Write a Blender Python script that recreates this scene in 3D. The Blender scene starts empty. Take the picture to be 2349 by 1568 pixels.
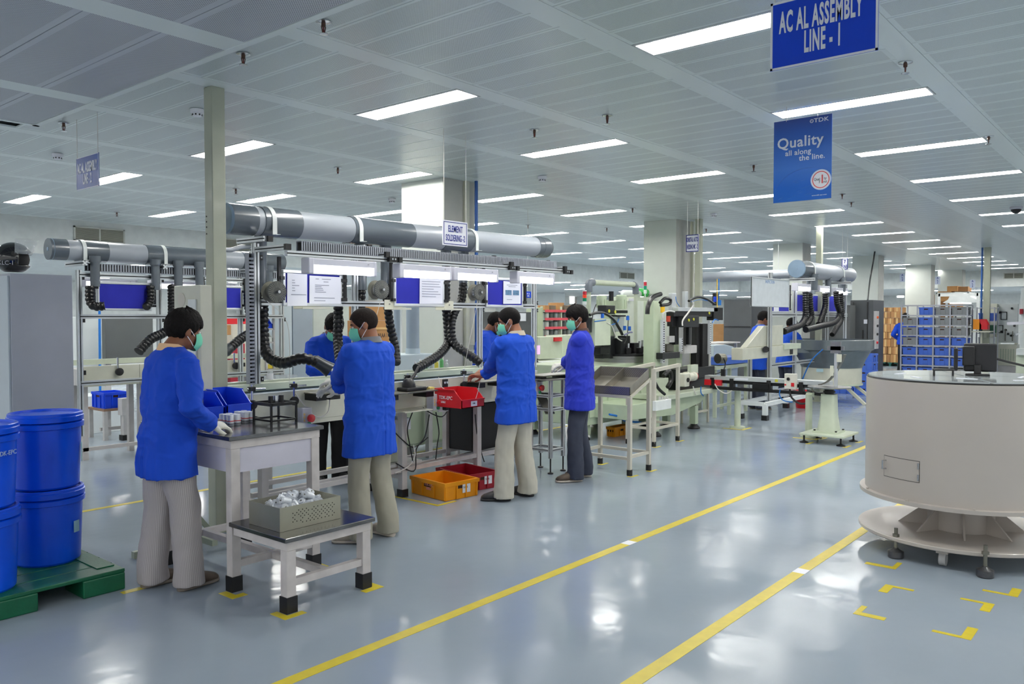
import bpy, bmesh, math, random
from mathutils import Vector, Matrix, noise, Quaternion
sc = bpy.context.scene
COL = sc.collection
random.seed(7)
PI = math.pi
# ---------------------------------------------------------------- camera, world, exposure
H_CAM, YAW, PITCH, FPX, IMW, IMH = 1.62, math.radians(39.8), math.radians(1.8), 1855.0, 2349, 1568
cam_d = bpy.data.cameras.new('camera')
cam_d.sensor_width = 36.0
cam_d.lens = FPX / IMW * 36.0
cam_d.clip_start, cam_d.clip_end = 0.05, 200
cam = bpy.data.objects.new('camera', cam_d)
COL.objects.link(cam)
cam.location = (0, 0, H_CAM)
FW = Vector((math.cos(YAW) * math.cos(PITCH), math.sin(YAW) * math.cos(PITCH), -math.sin(PITCH)))
cam.rotation_euler = FW.to_track_quat('-Z', 'Y').to_euler()
sc.camera = cam
w = bpy.data.worlds.new('world')
sc.world = w
w.use_nodes = True
w.node_tree.nodes['Background'].inputs[0].default_value = (0.90, 0.94, 0.95, 1)
w.node_tree.nodes['Background'].inputs[1].default_value = 0.7
sc.view_settings.view_transform = 'Standard'
sc.view_settings.look = 'None'
sc.view_settings.gamma = 1.0
sc.view_settings.use_curve_mapping = False
sc.view_settings.exposure = 0.30
sc.cycles.use_denoising = True
sc.cycles.max_bounces = 7
sc.cycles.diffuse_bounces = 4
sc.cycles.glossy_bounces = 4
sc.cycles.transparent_max_bounces = 8
sc.cycles.sample_clamp_indirect = 6.0
LAMP = 62.0          # emission of the ceiling tubes
TASK = 4.5           # emission of the bench tubes
CEIL = 3.33

# ---------------------------------------------------------------- measuring: photograph sight lines to world points
RT = Vector((math.sin(YAW), -math.cos(YAW), 0))
UP = RT.cross(FW)
CAM = Vector((0, 0, H_CAM))
def _ray(px, py): return FW * FPX + RT * (px - IMW / 2) - UP * (py - IMH / 2)
def AZ(px, py, z=0.0):
    d = _ray(px, py); return CAM + d * ((z - H_CAM) / d.z)
def AX(px, py, x):
    d = _ray(px, py); return CAM + d * (x / d.x)
def AY(px, py, y):
    d = _ray(px, py); return CAM + d * (y / d.y)

# ---------------------------------------------------------------- materials
def lin(c):
    c = c / 255.0
    return c / 12.92 if c <= 0.04045 else ((c + 0.055) / 1.055) ** 2.4
MATS = {}
def M(name, rgb=None, rough=0.5, metal=0.0, var=0.06, vs=6.0, bump=0.0, bs=60.0, coat=0.0, emit=0.0, alpha=1.0, trans=0.0, ior=1.45):
    if name in MATS: return MATS[name]
    m = bpy.data.materials.new(name); m.use_nodes = True
    nt = m.node_tree; N, L = nt.nodes, nt.links
    b = N['Principled BSDF']
    c = [lin(v) for v in rgb]
    b.inputs['Base Color'].default_value = (*c, 1)
    b.inputs['Roughness'].default_value = rough
    b.inputs['Metallic'].default_value = metal
    b.inputs['Coat Weight'].default_value = coat
    b.inputs['Coat Roughness'].default_value = 0.08
    b.inputs['Transmission Weight'].default_value = trans
    b.inputs['IOR'].default_value = ior
    b.inputs['Alpha'].default_value = alpha
    if emit:
        b.inputs['Emission Color'].default_value = (*c, 1); b.inputs['Emission Strength'].default_value = emit
    tc = N.new('ShaderNodeTexCoord')
    if var > 0:
        n = N.new('ShaderNodeTexNoise'); n.inputs['Scale'].default_value = vs; n.inputs['Detail'].default_value = 4
        L.new(tc.outputs['Object'], n.inputs['Vector'])
        mr = N.new('ShaderNodeMapRange')
        mr.inputs['From Min'].default_value = 0.3; mr.inputs['From Max'].default_value = 0.7
        mr.inputs['To Min'].default_value = 1 - var; mr.inputs['To Max'].default_value = 1 + var
        L.new(n.outputs['Fac'], mr.inputs['Value'])
        mx = N.new('ShaderNodeVectorMath'); mx.operation = 'SCALE'
        mx.inputs[0].default_value = c; L.new(mr.outputs[0], mx.inputs['Scale'])
        L.new(mx.outputs[0], b.inputs['Base Color'])
    if bump > 0:
        n2 = N.new('ShaderNodeTexNoise'); n2.inputs['Scale'].default_value = bs; n2.inputs['Detail'].default_value = 3
        L.new(tc.outputs['Object'], n2.inputs['Vector'])
        bp = N.new('ShaderNodeBump'); bp.inputs['Strength'].default_value = bump; bp.inputs['Distance'].default_value = 0.01
        L.new(n2.outputs['Fac'], bp.inputs['Height']); L.new(bp.outputs[0], b.inputs['Normal'])
    MATS[name] = m
    return m
def nodes_of(m): return m.node_tree.nodes, m.node_tree.links, m.node_tree.nodes['Principled BSDF']

WHITE = M('white_paint', (226, 230, 228), 0.45)
CREAM = M('cream_enamel', (205, 205, 188), 0.38, coat=0.2)
CREAM2 = M('cream_green_enamel', (196, 205, 184), 0.36, coat=0.2)
GREENM = M('machine_green', (186, 200, 172), 0.38, coat=0.2)
GREYW = M('grey_white_steel', (196, 194, 192), 0.42, var=.1)
ALU = M('aluminium', (208, 212, 214), 0.32, 0.55, var=.04)
BLACK = M('black_plastic', (22, 22, 24), 0.42)
BLKM = M('black_metal', (30, 31, 33), 0.35, 0.4)
RUB = M('black_rubber', (34, 33, 33), 0.7)
HOSE = M('hose_black', (11, 11, 13), 0.34)
PVCD = M('pvc_dark_grey', (88, 96, 104), 0.26, coat=.3, vs=2.0, var=.08)
PVCL = M('pvc_light_grey', (160, 166, 174), 0.33, vs=2.0)
PVCC = M('pvc_cap_blue_grey', (120, 140, 160), 0.3)
STEEL = M('brushed_steel', (150, 150, 148), 0.30, 0.85, var=.14, vs=3.0)
STEELD = M('dull_steel', (120, 118, 108), 0.36, 0.8, var=.18, vs=7.0)
CHROME = M('chrome', (200, 202, 205), 0.18, 0.95)
CANM = M('aluminium_can', (214, 218, 224), 0.34, 0.35, var=.05)
CANT = M('can_base_white', (206, 210, 216), 0.5)
BLUEP = M('blue_plastic', (12, 66, 214), 0.36, coat=.05, vs=4)
BLUED = M('blue_drum_plastic', (0, 80, 222), 0.32, coat=.05, vs=3, var=.08)
BLUEB = M('blue_felt', (36, 40, 156), 0.9, bump=.1, bs=400)
BLUES = M('sign_blue', (0, 64, 205), 0.35)
BLUEC = M('crate_blue', (74, 112, 206), 0.45)
GREYC = M('crate_grey', (142, 146, 148), 0.5)
REDP = M('red_plastic', (205, 34, 44), 0.4)
REDD = M('dark_red_plastic', (158, 22, 40), 0.42)
YELP = M('amber_plastic', (232, 150, 18), 0.42)
GREENP = M('green_pallet_plastic', (6, 88, 58), 0.42, var=.18, vs=9, bump=.1)
YTAPE = M('yellow_tape', (208, 188, 44), 0.35, var=.07, vs=14)
CARD = M('cardboard', (172, 128, 82), 0.8, var=.08)
CARDL = M('cardboard_tape', (206, 170, 116), 0.5)
PAPER = M('paper', (226, 228, 236), 0.7, var=.02)
INK = M('printed_grey', (150, 154, 166), 0.8, var=0)
INKD = M('printed_dark', (48, 50, 58), 0.8, var=0)
INKB = M('printed_blue', (30, 44, 130), 0.6, var=0)
SIGNW = M('sign_white', (236, 236, 242), 0.4, var=.01)
LGREYP = M('light_grey_plastic', (192, 192, 200), 0.4)
DKCAB = M('dark_grey_cabinet', (72, 75, 78), 0.5, var=.1, vs=2)
LOCKER = M('locker_grey', (166, 170, 182), 0.42, var=.03)
LAV = M('drawer_lavender', (204, 202, 216), 0.45)
SKIN = M('skin_brown', (128, 82, 58), 0.5, var=.08, vs=20)
SKIN2 = M('skin_light_brown', (158, 106, 80), 0.5, var=.08, vs=20)
HAIR = M('hair_black', (17, 14, 14), 0.7, var=.25, vs=40, bump=.5, bs=140)
HAIRB = M('hair_brown_black', (34, 27, 25), 0.75, var=.2, vs=60, bump=.4, bs=180)
MASKG = M('mask_green', (122, 214, 182), 0.8, var=.04, bump=.1, bs=200)
GLOVE = M('glove_white', (224, 222, 212), 0.85, bump=.3, bs=260)
COAT = M('coat_blue', (4, 66, 188), 0.85, var=.05, vs=8, bump=.12, bs=380)
COAT2 = M('coat_bright_blue', (20, 78, 200), 0.85, var=.05, vs=8, bump=.12, bs=380)
COAT3 = M('coat_violet_blue', (34, 52, 180), 0.85, var=.05, vs=8, bump=.12, bs=380)
KHAKI = M('trousers_khaki', (164, 160, 144), 0.8, bump=.1, bs=300)
KHAKI2 = M('trousers_stone', (190, 186, 172), 0.8, bump=.1, bs=300)
NAVY = M('trousers_navy', (44, 50, 66), 0.8, bump=.1, bs=300)
BLKT = M('trousers_black', (18, 18, 20), 0.8)
COLPEACH = M('collar_peach', (226, 186, 146), 0.8)
COLGREY = M('collar_grey', (128, 130, 136), 0.8)
COLBROWN = M('collar_brown', (84, 62, 56), 0.8)
SHOEB = M('shoe_brown', (86, 74, 64), 0.6, var=.15)
SHOEK = M('shoe_black', (52, 52, 54), 0.6, var=.15)
SHOEW = M('shoe_canvas', (170, 160, 146), 0.7, var=.2, vs=30)
SOLE = M('sole_grey', (120, 112, 104), 0.7)
SOLEW = M('sole_pale', (196, 186, 174), 0.7)
GLASS = M('clear_plastic', (225, 232, 235), 0.12, alpha=.28, var=0)
REDB = M('red_button', (206, 30, 40), 0.3, coat=.5)
GRNB = M('green_button', (20, 130, 80), 0.3)
SCREEN = M('lilac_screen', (200, 160, 240), 0.4, emit=.8, var=0)
BAGP = M('clear_bag', (206, 214, 222), 0.25, var=.1, vs=20, bump=.5, bs=40)
COPPER = M('copper', (170, 104, 76), 0.35, .7)
BLUET = M('blue_tubing', (30, 110, 190), 0.35)
BLUEPIPE = M('blue_post', (40, 84, 150), 0.4)
CABLE = M('cable_black', (24, 24, 26), 0.5)
CABLEW = M('cable_white', (214, 212, 206), 0.5)
GREENG = M('gas_bottle_green', (60, 170, 80), 0.35)
TUBE = M('tube_glow', (255, 253, 248), 0.4, emit=LAMP, var=0)
TUBE2 = M('bench_tube_glow', (250, 250, 255), 0.4, emit=TASK, var=0)
REFL = M('lamp_reflector', (236, 238, 238), 0.3, var=0)
WINL = M('window_glow', (255, 255, 255), 0.4, emit=2.2, var=0)
for _h in (HAIR, HAIRB): _h.node_tree.nodes['Principled BSDF'].inputs['Specular IOR Level'].default_value = .18
# pin-striped trousers
PIN = M('trousers_pinstripe', (172, 166, 166), 0.8, bump=.1, bs=300, var=0)
N_, L_, B_ = nodes_of(PIN)
_at = N_.new('ShaderNodeAttribute'); _at.attribute_name = 'stripe'
_mu = N_.new('ShaderNodeMath'); _mu.operation = 'MULTIPLY'; _mu.inputs[1].default_value = 85; L_.new(_at.outputs['Fac'], _mu.inputs[0])
_fr = N_.new('ShaderNodeMath'); _fr.operation = 'FRACT'; L_.new(_mu.outputs[0], _fr.inputs[0])
_lt = N_.new('ShaderNodeMath'); _lt.operation = 'LESS_THAN'; _lt.inputs[1].default_value = .3; L_.new(_fr.outputs[0], _lt.inputs[0])
_mx = N_.new('ShaderNodeMix'); _mx.data_type = 'RGBA'; L_.new(_lt.outputs[0], _mx.inputs['Factor'])
_mx.inputs['A'].default_value = (lin(176), lin(170), lin(169), 1); _mx.inputs['B'].default_value = (lin(150), lin(144), lin(146), 1)
L_.new(_mx.outputs['Result'], B_.inputs['Base Color'])

# perforated steel (dots follow the sheet's own object coordinates)
def perforate(m, pitch, rad, dark, axes=(0, 1), mask=None):
    N, L, b = nodes_of(m)
    g = N.new('ShaderNodeNewGeometry'); s = N.new('ShaderNodeSeparateXYZ'); L.new(g.outputs['Position'], s.inputs[0])
    def op(o, a, bb=None):
        n = N.new('ShaderNodeMath'); n.operation = o
        for i, v in enumerate((a, bb)):
            if v is None: continue
            if isinstance(v, (int, float)): n.inputs[i].default_value = v
            else: L.new(v, n.inputs[i])
        return n.outputs[0]
    def cell(o): return op('SUBTRACT', op('FRACT', op('DIVIDE', o, pitch)), .5)
    u, v = s.outputs[axes[0]], s.outputs[axes[1]]
    a, c = cell(op('ADD', u, v)), cell(op('SUBTRACT', u, v))
    r = op('SQRT', op('ADD', op('MULTIPLY', a, a), op('MULTIPLY', c, c)))
    hole = op('LESS_THAN', r, rad)
    if mask: hole = op('MULTIPLY', hole, mask(op, s))
    src = b.inputs['Base Color']
    mx = N.new('ShaderNodeMix'); mx.data_type = 'RGBA'; L.new(hole, mx.inputs['Factor'])
    if src.is_linked: L.new(src.links[0].from_socket, mx.inputs['A'])
    else: mx.inputs['A'].default_value = src.default_value
    mx.inputs['B'].default_value = (*[lin(x) for x in dark], 1)
    L.new(mx.outputs['Result'], src)
    # holes also lose the sheet's gloss
    return hole
PLANK_P, PLANK_X0 = 0.275, 4.4425      # width of a ceiling plank, seam position
BAND_P, BAND_Y0, BAND_W = 1.365, 2.80, 0.15
def _plank_mask(op, s):
    fx = op('ABSOLUTE', op('SUBTRACT', op('FRACT', op('DIVIDE', op('SUBTRACT', s.outputs[0], PLANK_X0 - 20 * PLANK_P), PLANK_P)), .5))
    fy = op('ABSOLUTE', op('SUBTRACT', op('FRACT', op('DIVIDE', op('SUBTRACT', s.outputs[1], BAND_Y0 - 20 * BAND_P), BAND_P)), .5))
    return op('MULTIPLY', op('LESS_THAN', fx, .41), op('LESS_THAN', fy, .42))
CEILM = M('ceiling_plank_paint', (218, 227, 226), 0.28, var=.02, vs=1.0)
perforate(CEILM, 0.0085, 0.30, (96, 106, 110), mask=_plank_mask)
CEILB = M('ceiling_band_paint', (220, 228, 227), 0.28, var=.02, vs=1.0)
SOFM = M('soffit_plank_paint', (190, 194, 202), 0.36, var=.02, vs=1.0)
perforate(SOFM, 0.016, 0.30, (92, 98, 108), mask=lambda op, s: op('LESS_THAN', op('ABSOLUTE', op('SUBTRACT', op('FRACT', op('DIVIDE', op('SUBTRACT', s.outputs[0], 2.75 - 43.0), .43)), .5)), .40))
PERF = M('perforated_steel', (168, 166, 150), 0.33, 0.75, var=.1, vs=5)
PERF2 = M('perforated_steel_hopper', (150, 146, 136), 0.36, 0.8, var=.16, vs=6)

# glossy epoxy floor with faint traffic marks
FLOOR = M('epoxy_floor', (146, 157, 168), 0.14, var=.05, vs=.7)
N_, L_, B_ = nodes_of(FLOOR)
B_.inputs['IOR'].default_value = 1.5; B_.inputs['Specular IOR Level'].default_value = .24
_tc = N_.new('ShaderNodeTexCoord')
_n = N_.new('ShaderNodeTexNoise'); _n.inputs['Scale'].default_value = 5.0; _n.inputs['Detail'].default_value = 2.0
L_.new(_tc.outputs['Object'], _n.inputs['Vector'])
_bp = N_.new('ShaderNodeBump'); _bp.inputs['Strength'].default_value = .22; _bp.inputs['Distance'].default_value = .01
L_.new(_n.outputs['Fac'], _bp.inputs['Height']); L_.new(_bp.outputs[0], B_.inputs['Normal'])
_n2 = N_.new('ShaderNodeTexNoise'); _n2.inputs['Scale'].default_value = 1.6; _n2.inputs['Detail'].default_value = 5
L_.new(_tc.outputs['Object'], _n2.inputs['Vector'])
_mr = N_.new('ShaderNodeMapRange'); _mr.inputs['From Min'].default_value = .35; _mr.inputs['From Max'].default_value = .7
_mr.inputs['To Min'].default_value = .10; _mr.inputs['To Max'].default_value = .22
L_.new(_n2.outputs['Fac'], _mr.inputs['Value']); L_.new(_mr.outputs[0], B_.inputs['Roughness'])

# ---------------------------------------------------------------- mesh helpers
class MB:
    def __init__(s): s.v = []; s.f = []
    def add(s, vs, fs):
        o = len(s.v); s.v += [Vector(v) for v in vs]; s.f += [tuple(i + o for i in f) for f in fs]; return s
    def box(s, x0, x1, y0, y1, z0, z1):
        return s.add([(x0, y0, z0), (x1, y0, z0), (x1, y1, z0), (x0, y1, z0), (x0, y0, z1), (x1, y0, z1), (x1, y1, z1), (x0, y1, z1)],
                     [(0, 3, 2, 1), (4, 5, 6, 7), (0, 1, 5, 4), (1, 2, 6, 5), (2, 3, 7, 6), (3, 0, 4, 7)])
    def cbox(s, c, d, R=None):
        h = Vector(d) / 2; vs = []
        for z in (-1, 1):
            for x, y in ((-1, -1), (1, -1), (1, 1), (-1, 1)):
                p = Vector((x * h.x, y * h.y, z * h.z))
                vs.append(Vector(c) + (R @ p if R else p))
        return s.add(vs, [(0, 3, 2, 1), (4, 5, 6, 7), (0, 1, 5, 4), (1, 2, 6, 5), (2, 3, 7, 6), (3, 0, 4, 7)])
    def bar(s, p, q, a, b=None, up=(0, 0, 1)):
        p, q = Vector(p), Vector(q); d = q - p; L = d.length; d.normalize(); u = Vector(up)
        if abs(d.dot(u)) > .98: u = Vector((0, 1, 0))
        y = u.cross(d).normalized(); z = d.cross(y)
        return s.cbox((p + q) / 2, (L, a, b or a), Matrix((d, y, z)).transposed())
    def cyl(s, p, q, r, r2=None, n=14, cap=True):
        return s.tube([p, q], [r, r if r2 is None else r2], n, cap)
    def tube(s, pts, r, n=8, cap=True, sx=1.0):
        pts = [Vector(p) for p in pts]; k = len(pts)
        rs = r if isinstance(r, (list, tuple)) else [r] * k
        t = []
        for i in range(k):
            d = pts[min(i + 1, k - 1)] - pts[max(i - 1, 0)]
            t.append(d.normalized() if d.length > 1e-9 else Vector((0, 0, 1)))
        u = Vector((0, 0, 1)) if abs(t[0].z) < .9 else Vector((0, 1, 0))
        a = (u - t[0] * u.dot(t[0])).normalized(); vs = []; fs = []
        for i in range(k):
            a = (a - t[i] * a.dot(t[i]))
            a = a.normalized() if a.length > 1e-6 else Vector((1, 0, 0))
            b = t[i].cross(a)
            for j in range(n):
                an = 2 * PI * j / n
                vs.append(pts[i] + (a * math.cos(an) + b * (math.sin(an) * sx)) * rs[i])
        for i in range(k - 1):
            for j in range(n):
                j2 = (j + 1) % n
                fs.append((i * n + j, i * n + j2, (i + 1) * n + j2, (i + 1) * n + j))
        if cap:
            fs.append(tuple(range(n - 1, -1, -1))); fs.append(tuple((k - 1) * n + j for j in range(n)))
        return s.add(vs, fs)
    def lathe(s, prof, o=(0, 0, 0), axis='z', n=28):
        vs = []; fs = []; o = Vector(o); k = len(prof)
        for r, h in prof:
            for j in range(n):
                a = 2 * PI * j / n; c, d = r * math.cos(a), r * math.sin(a)
                vs.append(o + Vector({'z': (c, d, h), 'y': (d, h, c), 'x': (h, c, d)}[axis]))
        for i in range(k - 1):
            for j in range(n):
                j2 = (j + 1) % n
                fs.append((i * n + j, i * n + j2, (i + 1) * n + j2, (i + 1) * n + j))
        if prof[0][0] > 1e-6: fs.append(tuple(range(n - 1, -1, -1)))
        if prof[-1][0] > 1e-6: fs.append(tuple((k - 1) * n + j for j in range(n)))
        return s.add(vs, fs)
    def ell(s, c, r, R=None, n=16, m=10):
        vs = []; fs = []; c = Vector(c)
        for i in range(m + 1):
            ph = PI * i / m
            for j in range(n):
                a = 2 * PI * j / n
                p = Vector((math.sin(ph) * math.cos(a) * r[0], math.sin(ph) * math.sin(a) * r[1], math.cos(ph) * r[2]))
                vs.append(c + (R @ p if R else p))
        for i in range(m):
            for j in range(n):
                j2 = (j + 1) % n
                fs.append((i * n + j, (i + 1) * n + j, (i + 1) * n + j2, i * n + j2))
        return s.add(vs, fs)
    def loft(s, secs, n=20, e=2.0):
        # stacked closed sections: (centre, ax vector, ay vector)
        vs = []; fs = []; k = len(secs)
        for c, ax, ay in secs:
            for j in range(n):
                a = 2 * PI * j / n; ca, sa = math.cos(a), math.sin(a)
                f = lambda t: math.copysign(abs(t) ** (2 / e), t)
                vs.append(Vector(c) + Vector(ax) * f(ca) + Vector(ay) * f(sa))
        for i in range(k - 1):
            for j in range(n):
                j2 = (j + 1) % n
                fs.append((i * n + j, i * n + j2, (i + 1) * n + j2, (i + 1) * n + j))
        fs.append(tuple(range(n - 1, -1, -1))); fs.append(tuple((k - 1) * n + j for j in range(n)))
        return s.add(vs, fs)
    def prism(s, poly, d):
        n = len(poly); d = Vector(d); p = [Vector(q) for q in poly]
        return s.add(p + [q + d for q in p], [tuple(range(n - 1, -1, -1)), tuple(range(n, 2 * n))] + [(i, (i + 1) % n, n + (i + 1) % n, n + i) for i in range(n)])
    def tray(s, x0, x1, y0, y1, z0, z1, t=.004, base=None, taper=0.0):
        # open box with wall thickness t
        b = base or t
        o = [(x0 + taper, y0 + taper, z0), (x1 - taper, y0 + taper, z0), (x1 - taper, y1 - taper, z0), (x0 + taper, y1 - taper, z0),
             (x0, y0, z1), (x1, y0, z1), (x1, y1, z1), (x0, y1, z1),
             (x0 + t, y0 + t, z1), (x1 - t, y0 + t, z1), (x1 - t, y1 - t, z1), (x0 + t, y1 - t, z1),
             (x0 + taper + t, y0 + taper + t, z0 + b), (x1 - taper - t, y0 + taper + t, z0 + b), (x1 - taper - t, y1 - taper - t, z0 + b), (x0 + taper + t, y1 - taper - t, z0 + b)]
        f = [(0, 3, 2, 1)]
        for i in range(4):
            j = (i + 1) % 4
            f += [(i, j, 4 + j, 4 + i), (4 + i, 4 + j, 8 + j, 8 + i), (8 + i, 8 + j, 12 + j, 12 + i)]
        f.append((12, 13, 14, 15))
        return s.add(o, f)
    def xform(s, Mx):
        s.v = [Mx @ v for v in s.v]; return s
    def done(s, name, mat, parent=None, sm=35, bev=0.0, own=False, kind=None, label=None):
        me = bpy.data.meshes.new(name)
        O = origin_of(parent)
        if own and s.v:
            xs = [v.x for v in s.v]; ys = [v.y for v in s.v]
            O = Vector(((min(xs) + max(xs)) / 2, (min(ys) + max(ys)) / 2, min(v.z for v in s.v)))
        me.from_pydata([v - O for v in s.v], [], s.f)
        me.materials.append(mat)
        if sm:
            me.polygons.foreach_set('use_smooth', [True] * len(me.polygons))
            me.set_sharp_from_angle(angle=math.radians(sm))
        me.update()
        o = bpy.data.objects.new(name, me); COL.objects.link(o)
        if own: o.location = O
        if parent: o.parent = parent
        if bev:
            b = o.modifiers.new('bevel', 'BEVEL'); b.width = bev; b.segments = 2; b.limit_method = 'ANGLE'; b.harden_normals = False
        if kind: o['kind'] = kind
        if label: o['label'] = label
        return o
def origin_of(p):
    O = Vector((0, 0, 0))
    while p: O += p.location; p = p.parent
    return O
def T(name, label, cat, loc, group=None):
    o = bpy.data.objects.new(name, None); o.empty_display_size = .05; COL.objects.link(o)
    o.location = loc; o['label'] = label; o['category'] = cat
    if group: o['group'] = group
    return o
def tag(o, label, cat, group=None, kind=None):
    o['label'] = label; o['category'] = cat
    if group: o['group'] = group
    if kind: o['kind'] = kind
    return o
def copy_tree(o, loc, rz=None, label=None):
    def cp(s, par):
        c = s.copy(); COL.objects.link(c); c.parent = par
        for ch in list(s.children): cp(ch, c)
        return c
    c = cp(o, None); c.location = loc
    if rz is not None: c.rotation_euler = (0, 0, rz)
    if label: c['label'] = label
    return c
SCRATCH = bpy.data.scenes.new('scratch')       # small side scene for evaluating curves and modifiers; removed at the end
def evaluated_mesh(o):
    SCRATCH.collection.objects.link(o)
    vl = SCRATCH.view_layers[0]; vl.update()
    me = bpy.data.meshes.new_from_object(o.evaluated_get(vl.depsgraph))
    bpy.data.objects.remove(o)
    return me
def text_mesh(name, txt, mat, parent, o, ux, uy, size, align='CENTER', sx=1.0, bold=0.0, depth=.001):
    """flat lettering standing at o, reading along ux, up along uy"""
    cu = bpy.data.curves.new(name, 'FONT'); cu.body = txt; cu.size = size; cu.align_x = align; cu.align_y = 'CENTER'
    cu.offset = bold * size * 8; cu.space_character = 1.0 + bold * 30; cu.extrude = depth; cu.resolution_u = 3
    me = evaluated_mesh(bpy.data.objects.new('tmp_text', cu)); bpy.data.curves.remove(cu)
    ux, uy = Vector(ux).normalized(), Vector(uy).normalized(); uz = ux.cross(uy)
    O = origin_of(parent)
    for v in me.vertices:
        c = v.co.copy(); v.co = Vector(o) - O + ux * (c.x * sx) + uy * c.y + uz * c.z
    me.materials.clear(); me.materials.append(mat); me.name = name
    ob = bpy.data.objects.new(name, me); COL.objects.link(ob); ob.parent = parent
    return ob
def smooth_path(pts, k=6):
    pts = [Vector(p) for p in pts]; out = []
    for i in range(len(pts) - 1):
        p0, p1, p2, p3 = pts[max(i - 1, 0)], pts[i], pts[i + 1], pts[min(i + 2, len(pts) - 1)]
        for j in range(k):
            t = j / k
            out.append(.5 * ((2 * p1) + (p2 - p0) * t + (2 * p0 - 5 * p1 + 4 * p2 - p3) * t * t + (3 * p1 - p0 - 3 * p2 + p3) * t ** 3))
    out.append(pts[-1]); return out
def even_path(pts, step):
    pts = smooth_path(pts, 12); out = [pts[0]]; acc = 0
    for a, b in zip(pts, pts[1:]):
        d = (b - a).length
        while acc + d >= step and d > 1e-9:
            a = a + (b - a) * ((step - acc) / d); out.append(a); d = (b - a).length; acc = 0
        acc += d
    return out
def ribbed(pts, r, step=.014, n=10):
    """corrugated hose"""
    p = even_path(pts, step); rs = [r * (1.0 if i % 3 else .82) for i in range(len(p))]
    return MB().tube(p, rs, n)
# ================================================================ THE SETTING
def proj(p):
    d = Vector(p) - CAM; z = d.dot(FW)
    if z < .1: return None
    return IMW / 2 + FPX * d.dot(RT) / z, IMH / 2 - FPX * d.dot(UP) / z, z
MB().box(-5, 47, -8, 27, -.1, 0).done('floor', FLOOR, None, 0, kind='structure')
CZ = CEIL
ceiling = MB().box(-7, 34.6, -8, 15.5, CZ + .10, CZ + .2).done('ceiling', CEILB, None, 0, kind='structure')
SOFX, SOFY, SOFZ, SOFW = 2.77, 7.6, 3.25, -1.6
NB0, NB1 = -7, 9
for n in range(NB0, NB1 + 1):
    y = BAND_Y0 + n * BAND_P
    x0 = SOFX if y < SOFY else -5
    MB().box(x0, 34.5, y - BAND_W / 2, y + BAND_W / 2, CZ - .002, CZ + .014).done('ceiling_band', CEILB, ceiling, 0)
    if x0 > 0: MB().box(-7, SOFW, y - BAND_W / 2, y + BAND_W / 2, CZ - .002, CZ + .014).done('ceiling_band', CEILB, ceiling, 0)
LIGHTS = []
for r in range(-2, 5):
    for i in range(-4, 14):
        LIGHTS.append((i, r))
def light_c(i, r): return 4.58 + 2.2 * i, BAND_Y0 + (2 * r - .5) * BAND_P
light_ok = []
for i, r in LIGHTS:
    x, y = light_c(i, r)
    if SOFW - .3 < x < SOFX + .3 and y < SOFY + .7: continue
    q = proj((x, y, CZ))
    vis = q and -60 < q[0] < IMW + 60 and q[1] > -60
    near = (0 <= i <= 3 and -2 <= r <= 0) or i < -2 and r < 3 or -3 < i < 0 and r > 2  # also keeps unseen ceiling lights, added to brighten the hall from outside the frame
    if (vis and q[2] < 34) or near: light_ok.append((i, r, vis))
slots = {(round((light_c(i, r)[0] - PLANK_X0) / PLANK_P - .5), 2 * r - 1) for i, r, v in light_ok}
pk = MB().box(-PLANK_P / 2 + .0025, PLANK_P / 2 - .0025, -(BAND_P - BAND_W) / 2 + .002, (BAND_P - BAND_W) / 2 - .002, 0, .012)
cells = []
for k in range(-41, 110):
    x = PLANK_X0 + (k + .5) * PLANK_P
    for n in range(NB0, NB1):
        y = BAND_Y0 + (n + .5) * BAND_P
        if (k, n) in slots or x > 34.4: continue
        if SOFW - .05 < x < SOFX + .05 and y < SOFY: continue
        q = proj((x, y, CZ)); a = 0
        if q and -90 < q[0] < IMW + 90 and q[1] > -70: a = (CZ - H_CAM) / q[2] ** 3
        cells.append((a, x, y))
cells.sort(reverse=True)
first = None
for a, x, y in cells[:295]:
    if first is None:
        first = pk.done('ceiling_panel', CEILM, ceiling, 0); o = first
    else:
        o = first.copy(); COL.objects.link(o)
    o.location = (x, y, CZ)
rest = MB()
for a, x, y in cells[295:]:
    rest.box(x - PLANK_P / 2 + .0025, x + PLANK_P / 2 - .0025, y - (BAND_P - BAND_W) / 2 + .002, y + (BAND_P - BAND_W) / 2 - .002, CZ, CZ + .012)
rest.done('far_ceiling_panels', CEILM, ceiling, 0, kind='stuff')
# lowered soffit at the upper left
sof = MB().box(SOFW, SOFX, -8, SOFY, SOFZ + .02, CZ + .10)
sof.done('ceiling_lowered', CEILB, None, 0, kind='structure'); sofo = bpy.data.objects['ceiling_lowered']
MB().box(SOFX - .05, SOFX, -8, SOFY, SOFZ - .004, SOFZ + .02).done('edge_trim', CEILB, sofo, 0)
MB().box(SOFW, SOFX, SOFY - .05, SOFY, SOFZ - .004, SOFZ + .02).done('edge_trim', CEILB, sofo, 0)
sp = None
for b in range(-2, 4):
    y0 = 4.446 + (b - 1) * 1.965 + .11; y1 = y0 + 1.965 - .22
    MB().box(SOFW, SOFX - .05, y1, y1 + .22, SOFZ, SOFZ + .02).done('ceiling_band', CEILB, sofo, 0) if y1 < SOFY - .2 else None
    y1 = min(y1, SOFY - .055)
    if y0 > y1 - .1: continue
    for k in range(0, 10):
        x1 = 2.72 - .43 * k if k else 2.715
        x0 = 2.75 - .43 * (k + 1)
        MB().box(x0 + .003, (2.75 - .43 * k if k else 2.717) - .003, y0, y1, SOFZ, SOFZ + .018).done('ceiling_panel', SOFM, sofo, 0)
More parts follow.
